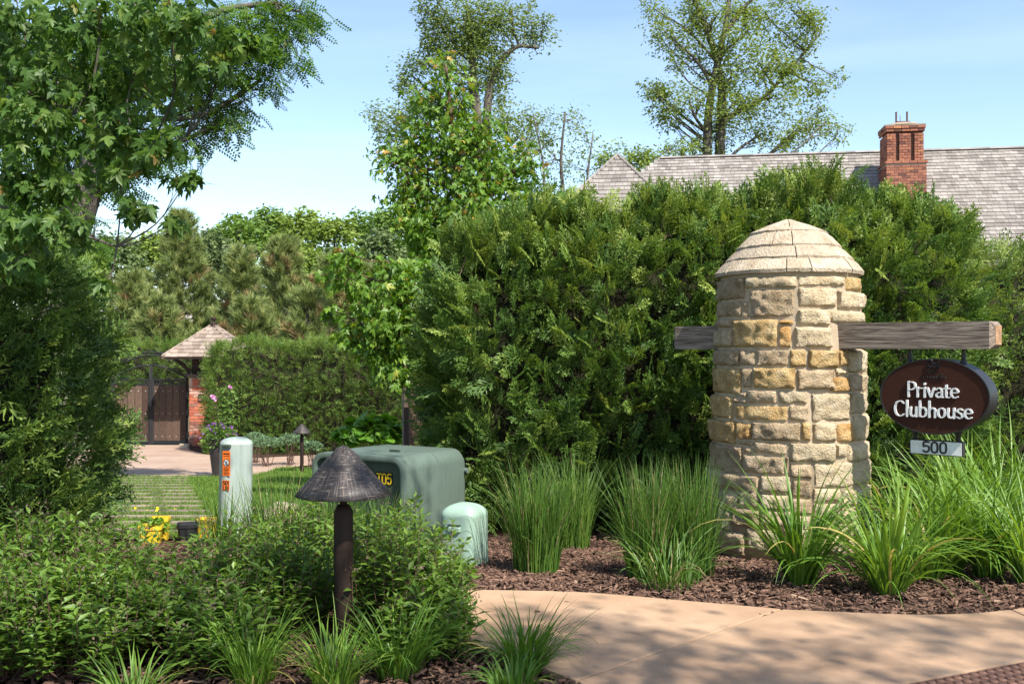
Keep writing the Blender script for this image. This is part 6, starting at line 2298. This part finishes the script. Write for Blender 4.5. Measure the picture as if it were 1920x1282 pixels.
# --- pines
def tuft(n=11, seed=3):
    r = random.Random(seed)
    v, f = [], []
    for k in range(n):
        a = r.uniform(0, 2 * PI)
        sp = r.uniform(0.15, 0.75)
        d0 = Vector((1, sp * math.cos(a), sp * math.sin(a))).normalized()
        L = r.uniform(0.6, 1.0)
        sd = d0.cross(Vector((r.uniform(-1, 1), r.uniform(-1, 1), r.uniform(-1, 1)))).normalized() * 0.036
        s0 = Vector((r.uniform(0, 0.4), 0, 0))
        b = len(v)
        v += [s0 - sd, s0 + sd, s0 + d0 * L]
        f.append((b, b + 1, b + 2))
    return np.array([tuple(x) for x in v]), np.array(f)
TUFT = tuft()
def pine(label, px, ytop, ybase, half, d, dead=0.0, seed=0):
    base = P(px, ybase, d)
    top = P(px, ytop, d)
    z0, z1 = -1.25, top[2]
    R0 = half / F * d
    t = thing("pine_tree", label, "tree", (base[0], d, z0), "pines behind the gate")
    mb = MB()
    mb.tube([(base[0], d, z0), (base[0] + random.uniform(-.2, .2), d, (z0 + z1) / 2), (top[0], d, z1)], [0.20, 0.13, 0.02], 8)
    zz = z0 + 1.6
    pos, dr_, tn = [], [], []
    while zz < z1 - 0.2:
        k = (zz - z0) / (z1 - z0)
        Lb = R0 * (1 - k) ** 0.8 * random.uniform(0.8, 1.1) + 0.25
        nb = random.randint(5, 7)
        a0 = random.uniform(0, 2 * PI)
        for j in range(nb):
            a = a0 + 2 * PI * j / nb + random.uniform(-.2, .2)
            L = Lb * random.uniform(0.65, 1.15)
            rise = 0.15 + 0.55 * k
            h = np.array([math.cos(a), math.sin(a), 0])
            pth = [np.array([base[0] + (top[0] - base[0]) * k, d, zz]) + h * L * s + np.array([0, 0, L * (rise * s * s)]) for s in (0, 0.35, 0.7, 1.0)]
            mb.tube(pth, [0.035, 0.026, 0.018, 0.008], 4, cap=False)
            m = int(12 + 22 * L)
            brown = random.random() < dead * (1 - k) * 0.9
            for i in range(m):
                s = 0.25 + 0.75 * random.random() ** 0.7
                sd = random.uniform(-1, 1) * L * 0.30 * (1.15 - s)
                q = pth[0] + h * L * s + np.array([-h[1], h[0], 0]) * sd + np.array([0, 0, L * rise * s * s + random.uniform(-0.05, 0.12)])
                pos.append(q)
                dr_.append(h * 0.5 + np.array([-h[1], h[0], 0]) * (sd * 1.2) + np.array([0, 0, 0.75]) + rng.normal(0, 0.3, 3))
                tn.append(random.uniform(0.86, 1.0) if (brown and random.random() < 0.6) else min(0.82, max(0, random.gauss(0.42, 0.2))))
        zz += random.uniform(0.32, 0.5)
    for i in range(6):
        pos.append(np.array([top[0], d, z1 - 0.1 * i]))
        dr_.append(np.array([random.uniform(-.2, .2), random.uniform(-.2, .2), 1]))
        tn.append(0.7)
    mb.build("trunk", M["bark_far"], t, recalc=False)
    N = len(pos)
    v, f, tt = scatter(TUFT[0], TUFT[1], np.array(pos), frames(np.array(dr_), unit(N)), rng.uniform(0.36, 0.58, N), np.array(tn))
    obj("crown", new_mesh("crown", v, f, tt), M["pine"], t, kind="stuff")
pine("tallest pine with a pointed top near the middle of the row", 340, 405, 640, 100, 52, 0.15)
pine("pine with upright shoots right of the tallest pine", 452, 465, 640, 80, 50, 0.25)
pine("brownish pine with dead lower branches above the clipped hedge", 528, 455, 640, 85, 47, 0.55)
pine("bushy pine at the left end of the row above the gate", 245, 520, 640, 75, 48, 0.3)
pine("browning pine half hidden by the small maple", 625, 480, 640, 75, 49, 0.6)
pine("low pine just left of the pavilion roof", 300, 560, 650, 60, 44, 0.3)
pine("low brown needled pine right above the clipped hedge", 575, 545, 650, 70, 42, 0.8)
pine("low pine just right of the pavilion roof", 470, 560, 650, 60, 43, 0.7)
pine("dark pine at the right end of the row behind the small maple", 700, 500, 650, 75, 50, 0.3)

# ================================================================== shrubs
def spirea(px, d, H, R, n, label, flowers=0.22):
    x = (px - CX) / F * d
    z0 = float(gz(x, d)) - 0.03
    t = thing("spirea_shrub", label, "shrub", (x, d, z0), "leafy spirea shrubs in the front bed")
    mb = MB()
    pos, dr_, nr, sc, tn = [], [], [], [], []
    fp, fd, fs = [], [], []
    for k in range(int(n * 0.8)):
        a = random.uniform(0, 2 * PI)
        e = math.sqrt(random.random())
        tip = np.array([x + R * e * math.cos(a), d + R * e * math.sin(a), z0 + 0.9 * H * (1 - 0.34 * e ** 2.2) * random.uniform(0.55, 1.12)])
        b = np.array([x + 0.28 * R * e * math.cos(a + random.uniform(-.6, .6)), d + 0.28 * R * e * math.sin(a), z0])
        mid = b * 0.45 + tip * 0.55 + np.array([math.cos(a), math.sin(a), 0]) * 0.06 * e + rng.normal(0, 0.02, 3)
        pth = np.array(catmull([b, mid, tip], 5))
        mb.tube(pth, list(np.linspace(0.0032, 0.0012, len(pth))), 3, cap=False)
        m = random.randint(15, 21)
        ph = random.uniform(0, 6.28)
        for i in range(m):
            s = 0.28 + 0.72 * i / (m - 1)
            q = s * (len(pth) - 1)
            j = min(int(q), len(pth) - 2)
            p = pth[j] + (pth[j + 1] - pth[j]) * (q - j)
            ax = norm(pth[j + 1] - pth[j])
            ang = ph + i * 2.4
            side = np.array([math.cos(ang), math.sin(ang), 0.0])
            up = 0.75 if s > 0.85 else 0.30
            pos.append(p)
            dr_.append(side + ax * up + rng.normal(0, 0.15, 3))
            nr.append(np.array([0, 0, 1.0]) + rng.normal(0, 0.35, 3) + ax * 0.3)
            sc.append(random.uniform(0.046, 0.078) * (0.75 if s > 0.93 else 1))
            tn.append(random.gauss(0.35 + 0.3 * max(0, s - 0.5), 0.16))
        if random.random() < flowers:
            for i in range(14):
                fp.append(tip + rng.normal(0, 1, 3) * np.array([0.02, 0.02, 0.008]) + np.array([0, 0, 0.012]))
                fd.append(unit(1)[0])
                fs.append(random.uniform(0.008, 0.015))
    mb.build("stems", M["twig"], t, kind="stuff", recalc=False)
    N = len(pos)
    lf = (LEAF_V * np.array([1, 0.82, 1]), LEAF_F)
    v, f, tt = scatter(lf[0], lf[1], np.array(pos), frames(np.array(dr_), np.array(nr)), np.array(sc), np.clip(tn, 0, 1))
    obj("foliage", new_mesh("foliage", v, f, tt), M["spirea"], t, kind="stuff")
    if fp:
        v, f, tt = scatter(LEAF_V * np.array([1, 1.8, 2]), LEAF_F, np.array(fp), frames(np.array(fd), unit(len(fp))), np.array(fs), rng.random(len(fp)))
        obj("flower_heads", new_mesh("flower_heads", v, f, tt), M["seed"], t, kind="stuff")
SP_ = [(-70, 4.75, .66, .42, 150, "spirea shrub cut off by the left edge of the picture"), (60, 5.05, .66, .42, 170, "spirea shrub in front of the dark conifer near the left edge"), (170, 5.15, .62, .40, 160, "spirea shrub with brown seed heads under the right side of the conifer"),
       (20, 4.35, .58, .36, 130, "spirea shrub in the lower left corner"), (130, 4.35, .58, .36, 140, "front spirea shrub second from the left edge"), (190, 4.55, .56, .30, 120, "spirea shrub left of the gap of bare mulch"),
       (405, 4.75, .52, .32, 130, "sunlit spirea shrub right of the gap of bare mulch"), (440, 5.1, .60, .36, 150, "spirea shrub below the tall pedestal"), (505, 4.95, .60, .34, 150, "spirea shrub just left of the lamp post"),
       (400, 4.45, .46, .28, 100, "low spirea shrub in front of its row left of the lamp"), (590, 5.55, .60, .38, 140, "spirea shrub behind the lamp post"), (735, 4.85, .70, .27, 130, "spirea shrub just right of the lamp post"),
       (805, 5.05, .46, .28, 110, "spirea shrub in front of the mint pedestal"), (770, 5.4, .64, .30, 120, "tall spirea shrub in front of the transformer"), (800, 4.62, .36, .24, 80, "low spirea shrub spilling over the edge of the sidewalk"),
       (690, 5.65, .56, .30, 110, "spirea shrub between the lamp post and the transformer")]
for a in SP_:
    spirea(*a)

# ================================================================== grasses
def grass_clump(px, d, n, L, R, w, mat, label, lean=(0.02, 0.35, 0.25, 0.9), name="reed_grass", cat="grass clump", tint=(0.45, 0.22), dry=0.04, group="clumps of reed grass"):
    x = (px - CX) / F * d
    z0 = float(gz(x, d)) - 0.03
    t = thing(name, label, cat, (x, d, z0), group)
    a = rng.uniform(0, 2 * PI, n)
    r = R * np.sqrt(rng.random(n))
    base = np.stack([x + r * np.cos(a), d + r * np.sin(a), np.full(n, z0)], -1)
    az = a + rng.normal(0, 0.7, n)
    e = r / R
    tn = np.clip(rng.normal(tint[0], tint[1], n), 0, 0.92)
    tn[rng.random(n) < dry] = 1.0
    v, f, tt = blades(base, az, L * rng.uniform(0.35, 1.12, n), lean[0] + lean[1] * e * rng.random(n), lean[2] + lean[3] * rng.random(n) ** 2 * (0.4 + e), w * rng.uniform(0.7, 1.2, n), tn, nseg=6)
    obj("blades", new_mesh("blades", v, f, tt), mat, t, kind="stuff")
    return t
LG = (0.0, 0.20, 0.15, 1.1)
grass_clump(1005, 6.5, 800, 0.72, 0.15, 0.0075, M["reed"], "upright reed grass clump right of the mint pedestal", lean=LG, tint=(0.42, 0.27), dry=0.05)
grass_clump(1070, 7.8, 420, 0.75, 0.15, 0.007, M["reed"], "lighter reed grass clump behind the left clump by the hedge", lean=LG, tint=(0.7, 0.2))
grass_clump(1212, 6.25, 680, 0.74, 0.12, 0.0075, M["reed"], "broad reed grass clump in the middle of the bed", lean=LG, tint=(0.42, 0.27), dry=0.05)
grass_clump(1292, 6.35, 800, 0.74, 0.15, 0.0075, M["reed"], "reed grass clump touching the left side of the stone pillar", lean=LG, tint=(0.36, 0.25), dry=0.05)
grass_clump(1255, 5.95, 130, 0.50, 0.16, 0.010, M["reed"], "low fringe of arching grass blades in front of the broad clump", lean=(0.15, 0.5, 1.1, 1.5), tint=(0.5, 0.2))
grass_clump(520, 7.6, 420, 0.62, 0.22, 0.007, M["reed"], "loose reed grass in front of the boulder", lean=(0.05, 0.4, 0.3, 1.0))
grass_clump(610, 7.3, 420, 0.60, 0.22, 0.007, M["reed"], "loose reed grass behind the lamp cap", lean=(0.05, 0.4, 0.3, 1.0))
grass_clump(425, 7.8, 170, 0.50, 0.18, 0.007, M["reed"], "thin dark grass at the foot of the tall pedestal", lean=(0.05, 0.4, 0.3, 1.0))
grass_clump(715, 7.2, 300, 0.5, 0.2, 0.007, M["reed"], "loose reed grass before the transformer door", lean=(0.05, 0.4, 0.3, 1.0))

def daylily(px, d, n, L, label, w=0.020, R=0.07, tint=(0.5, 0.2), arch=1.0, group="daylily clumps"):
    """arching strap leaves, each one a leaf of its own"""
    x = (px - CX) / F * d
    z0 = float(gz(x, d)) - 0.03
    t = thing("daylily", label, "daylily", (x, d, z0), group)
    # a few leaf shapes shared by all leaves of this clump
    me = []
    for k in range(14):
        Lk = L * random.uniform(0.75, 1.12)
        l0 = random.uniform(0.02, 0.62)
        l1 = l0 + arch * (random.uniform(0.5, 1.4) if k % 5 < 3 else random.uniform(1.5, 2.5))
        tk = 1.0 if k == 13 else min(0.9, max(0.02, random.gauss(*tint)))
        v, f, tt = blades(np.zeros((1, 3)), np.zeros(1), np.array([Lk]), np.array([l0]), np.array([l1]), np.array([w * random.uniform(0.8, 1.2)]), np.array([tk]), nseg=9, fold=0.22)
        m = new_mesh("leaf", v, f, tt, True)
        m.materials.append(M["daylily"])
        me.append(m)
    for k in range(n):
        a = random.uniform(0, 2 * PI)
        r = R * math.sqrt(random.random())
        m = me[random.randrange(13)] if random.random() > 0.025 else me[13]
        mtx = Matrix.Translation((x + r * math.cos(a), d + r * math.sin(a), z0)) @ Matrix.Rotation(a + random.uniform(-0.7, 0.7), 4, 'Z') @ Matrix.Rotation(random.uniform(-0.15, 0.15), 4, 'X') @ Matrix.Scale(random.uniform(0.7, 1.08), 4)
        obj("leaf", m, None, t, mtx=mtx)
    return t
daylily(1500, 6.0, 160, 0.84, "daylily clump right in front of the stone pillar", tint=(0.35, 0.18))
daylily(1668, 5.75, 150, 0.78, "daylily clump leaning over the sidewalk below the sign", tint=(0.55, 0.18))
daylily(1782, 6.4, 140, 0.86, "daylily clump with a pale stem base right of the sign's number plate", tint=(0.62, 0.18))
daylily(1700, 7.0, 130, 0.9, "daylily clump directly under the number plate", tint=(0.62, 0.18))
daylily(1870, 6.8, 140, 0.98, "tall daylily clump by the hedge at the right edge", tint=(0.65, 0.18))
daylily(1800, 7.6, 140, 1.1, "tall daylily clump against the hedge behind the sign", tint=(0.65, 0.18))
daylily(1935, 6.0, 130, 0.86, "daylily clump cut by the right edge of the picture", tint=(0.58, 0.18))
daylily(1945, 7.6, 120, 1.2, "daylily clump in the back corner at the right edge", tint=(0.65, 0.18))
daylily(1890, 7.4, 120, 1.1, "daylily clump wedged between its neighbours at far right", tint=(0.65, 0.18))
daylily(1840, 8.0, 130, 1.15, "tall daylily clump farthest back against the hedge right of the sign", tint=(0.68, 0.18))
daylily(1740, 6.2, 120, 0.8, "daylily clump filling the gap behind the one leaning over the sidewalk", tint=(0.6, 0.18))
daylily(1850, 6.25, 120, 0.82, "daylily clump at the bed edge near the right side", tint=(0.6, 0.18))
# finer grassy clumps along the front
daylily(985, 4.42, 170, 0.38, "fine leaved daylily clump at the edge of the sidewalk in front", w=0.010, R=0.08, tint=(0.35, 0.18), group="fine leaved clumps along the front")
daylily(745, 4.32, 150, 0.38, "fine leaved clump right of the lamp post foot", w=0.010, R=0.08, tint=(0.45, 0.18), group="fine leaved clumps along the front")
daylily(625, 4.15, 130, 0.36, "bright fine leaved clump in front of the lamp post", w=0.010, R=0.08, tint=(0.7, 0.15), group="fine leaved clumps along the front")
daylily(475, 4.2, 140, 0.40, "fine leaved clump left of the lamp at the bottom edge", w=0.010, R=0.08, tint=(0.5, 0.18), group="fine leaved clumps along the front")
daylily(250, 4.0, 90, 0.30, "sparse grassy clump in the bare mulch at the bottom edge", w=0.009, R=0.07, tint=(0.6, 0.18), group="fine leaved clumps along the front")
daylily(960, 4.12, 70, 0.22, "low wide leaved clump at the bottom edge beside the sidewalk", w=0.014, R=0.07, tint=(0.5, 0.18), group="fine leaved clumps along the front")

# ================================================================== bedding by the gate
def bush(name, label, px, py, d, rx, rz, n, tmpl, size, mat, droop=0.2, singles=0, cat="shrub", group=None, piece="leaf"):
    c = P(px, py, d)
    t = thing(name, label, cat, (c[0], d, float(gz(0, d))), group)
    u = unit(n)
    u[:, 2] = np.abs(u[:, 2]) * 1.0 - 0.25
    r = rng.random(n) ** 0.28
    pos = c + u * r[:, None] * np.array([rx, rx * 0.8, rz])
    pos[:, 2] = np.maximum(pos[:, 2], float(gz(0, d)) + 0.02)
    foliage(t, "foliage", tmpl[0], tmpl[1], pos, leaf_frames(n, u, droop, 0.9, 1.0), size * rng.uniform(0.6, 1.15, n), np.clip(rng.normal(0.45, 0.2, n), 0, 1), mat, singles=singles, piece=piece)
    mb = MB()
    for k in range(14):
        mb.tube([(c[0] + random.uniform(-.08, .08), d + random.uniform(-.08, .08), float(gz(0, d)) - 0.05), pos[random.randrange(n)]], [0.008, 0.003], 4, cap=False)
    mb.build("stems", M["twig"], t, kind="stuff", recalc=False)
    return t
bush("hydrangea", "bright round leaved hydrangea bush between the hedge and the brown posts", 700, 812, 14.2, 0.50, 0.30, 620, ROUND, 0.15, M["hydrangea"], 0.25, 300)
for px, py, d, rx, rz, lab in ((500, 832, 19.6, .32, .18, "silvery green low bush left of the small lamp"), (545, 828, 19.8, .30, .20, "silvery green low bush behind the small lamp"), (478, 826, 20.3, .26, .2, "silvery green low bush nearest the tall pedestal"), (585, 838, 19.0, .2, .12, "small silvery bush right of the small lamp")):
    bush("silvery_bush", lab, px, py, d, rx, rz, 700, NARROW, 0.075, M["silver"], -0.2, group="silvery bushes along the drive")
bush("low_shrub", "yellow green low plant beside the transformer under the hedge", 900, 900, 9.3, .22, .16, 420, NARROW, 0.07, M["hydrangea"], 0.0)
bush("low_shrub", "leafy plant growing in the yellow pots", 285, 990, 8.1, .14, .09, 220, NARROW, 0.07, M["hydrangea"], -0.2)

# tall urn with flowers and a climber
uc = G(407, 893)
uc[1] -= 0.0
urn = thing("flower_urn", "tall dark urn planted with violet flowers beside the drive", "planter", uc)
du = uc[1]
Hu = (893 - 822) / F * du
M["urn"] = noisemat("urn_glaze", (0.016, 0.012, 0.013), (0.04, 0.03, 0.03), 6, 0.5, 0.2)
mb = MB()
ru = 15 / F * du
mb.lathe([(ru * 0.55, 0), (ru * 0.7, Hu * 0.25), (ru * 0.95, Hu * 0.7), (ru * 1.1, Hu * 0.95), (ru * 1.18, Hu), (ru * 1.0, Hu), (ru * 0.9, Hu * 0.92)], uc, n=24)
mb.build("vase", M["urn"], urn, smooth=True, auto=0.8)
n = 900
cpt = uc + np.array([0.02, 0, Hu + 0.03])
u = unit(n)
pos = cpt + u * rng.random(n)[:, None] ** 0.4 * np.array([0.30, 0.22, 0.22])
foliage(urn, "foliage", LEAF_V, LEAF_F, pos, leaf_frames(n, u, 0.3, 0.9), 0.06 * rng.uniform(0.6, 1.2, n), np.clip(rng.normal(0.4, 0.2, n), 0, 1), M["hedge_far"])
n = 55
u = unit(n)
u[:, 2] = abs(u[:, 2])
pos = cpt + u * np.array([0.30, 0.24, 0.22])
foliage(urn, "flowers", ROUND_V, ROUND_F, pos, frames(u + rng.normal(0, .3, (n, 3)), u), 0.04 * rng.uniform(0.7, 1.2, n), np.clip(rng.random(n) * 0.2, 0, 1), M["petal"])
cl_ = thing("climbing_vine", "leafy vine with pink blossoms climbing above the urn", "vine", uc + np.array([0, 0.25, Hu]))
n = 700
q = np.stack([uc[0] + 0.06 + rng.normal(0, 0.10, n), np.full(n, du + 0.25) + rng.normal(0, 0.08, n), uc[2] + Hu + rng.random(n) * (822 - 725) / F * du], -1)
foliage(cl_, "foliage", LEAF_V, LEAF_F, q, leaf_frames(n, norm(rng.normal(0, 1, (n, 3))), 0.4), 0.08 * rng.uniform(0.6, 1.2, n), np.clip(rng.normal(0.5, 0.2, n), 0, 1), M["hedge_far"])
mb = MB()
mb.tube([(uc[0] + 0.05, du + 0.25, uc[2] + 0.3), (uc[0] + 0.08, du + 0.25, uc[2] + Hu + 0.9)], 0.012, 5)
mb.build("stem", M["twig"], cl_)
fl = [(431, 727), (397, 742), (405, 747)]
pos = np.array([P(x, y, du + 0.05) for x, y in fl for _ in range(5)]) + rng.normal(0, 0.012, (len(fl) * 5, 3))
n = len(pos)
foliage(cl_, "blossoms", ROUND_V, ROUND_F, pos, frames(unit(n), np.tile(np.array([0, -1.0, 0.3]), (n, 1))), np.full(n, 0.042), np.clip(rng.uniform(0.42, 0.7, n), 0, 1), M["petal"])
# yellow flowers on the lawn's edge
for px, py, lab in ((290, 952, "cluster of yellow flowers on the lawn behind the yellow pots"), (905, 925, "small yellow blossoms at the hedge beside the transformer")):
    c = G(px, py + 22)
    n = 8
    t = thing("yellow_flowers", lab, "flowers", c)
    pos = c + rng.normal(0, 1, (n, 3)) * np.array([0.14, 0.1, 0.02]) + np.array([0, 0, 0.13])
    foliage(t, "blossoms", ROUND_V, ROUND_F, pos, frames(unit(n), np.tile(np.array([0, -0.5, 1.0]), (n, 1))), np.full(n, 0.028), np.full(n, 0.95), M["petal"])
    v, f, tt = blades(pos * np.array([1, 1, 0]) + np.array([0, 0, c[2] - 0.02]), rng.uniform(0, 6.28, n), np.full(n, 0.15), np.zeros(n), np.full(n, 0.2), np.full(n, 0.006), np.full(n, 0.5), nseg=2)
    obj("stems", new_mesh("stems", v, f, tt), M["lawn"], t, kind="stuff")
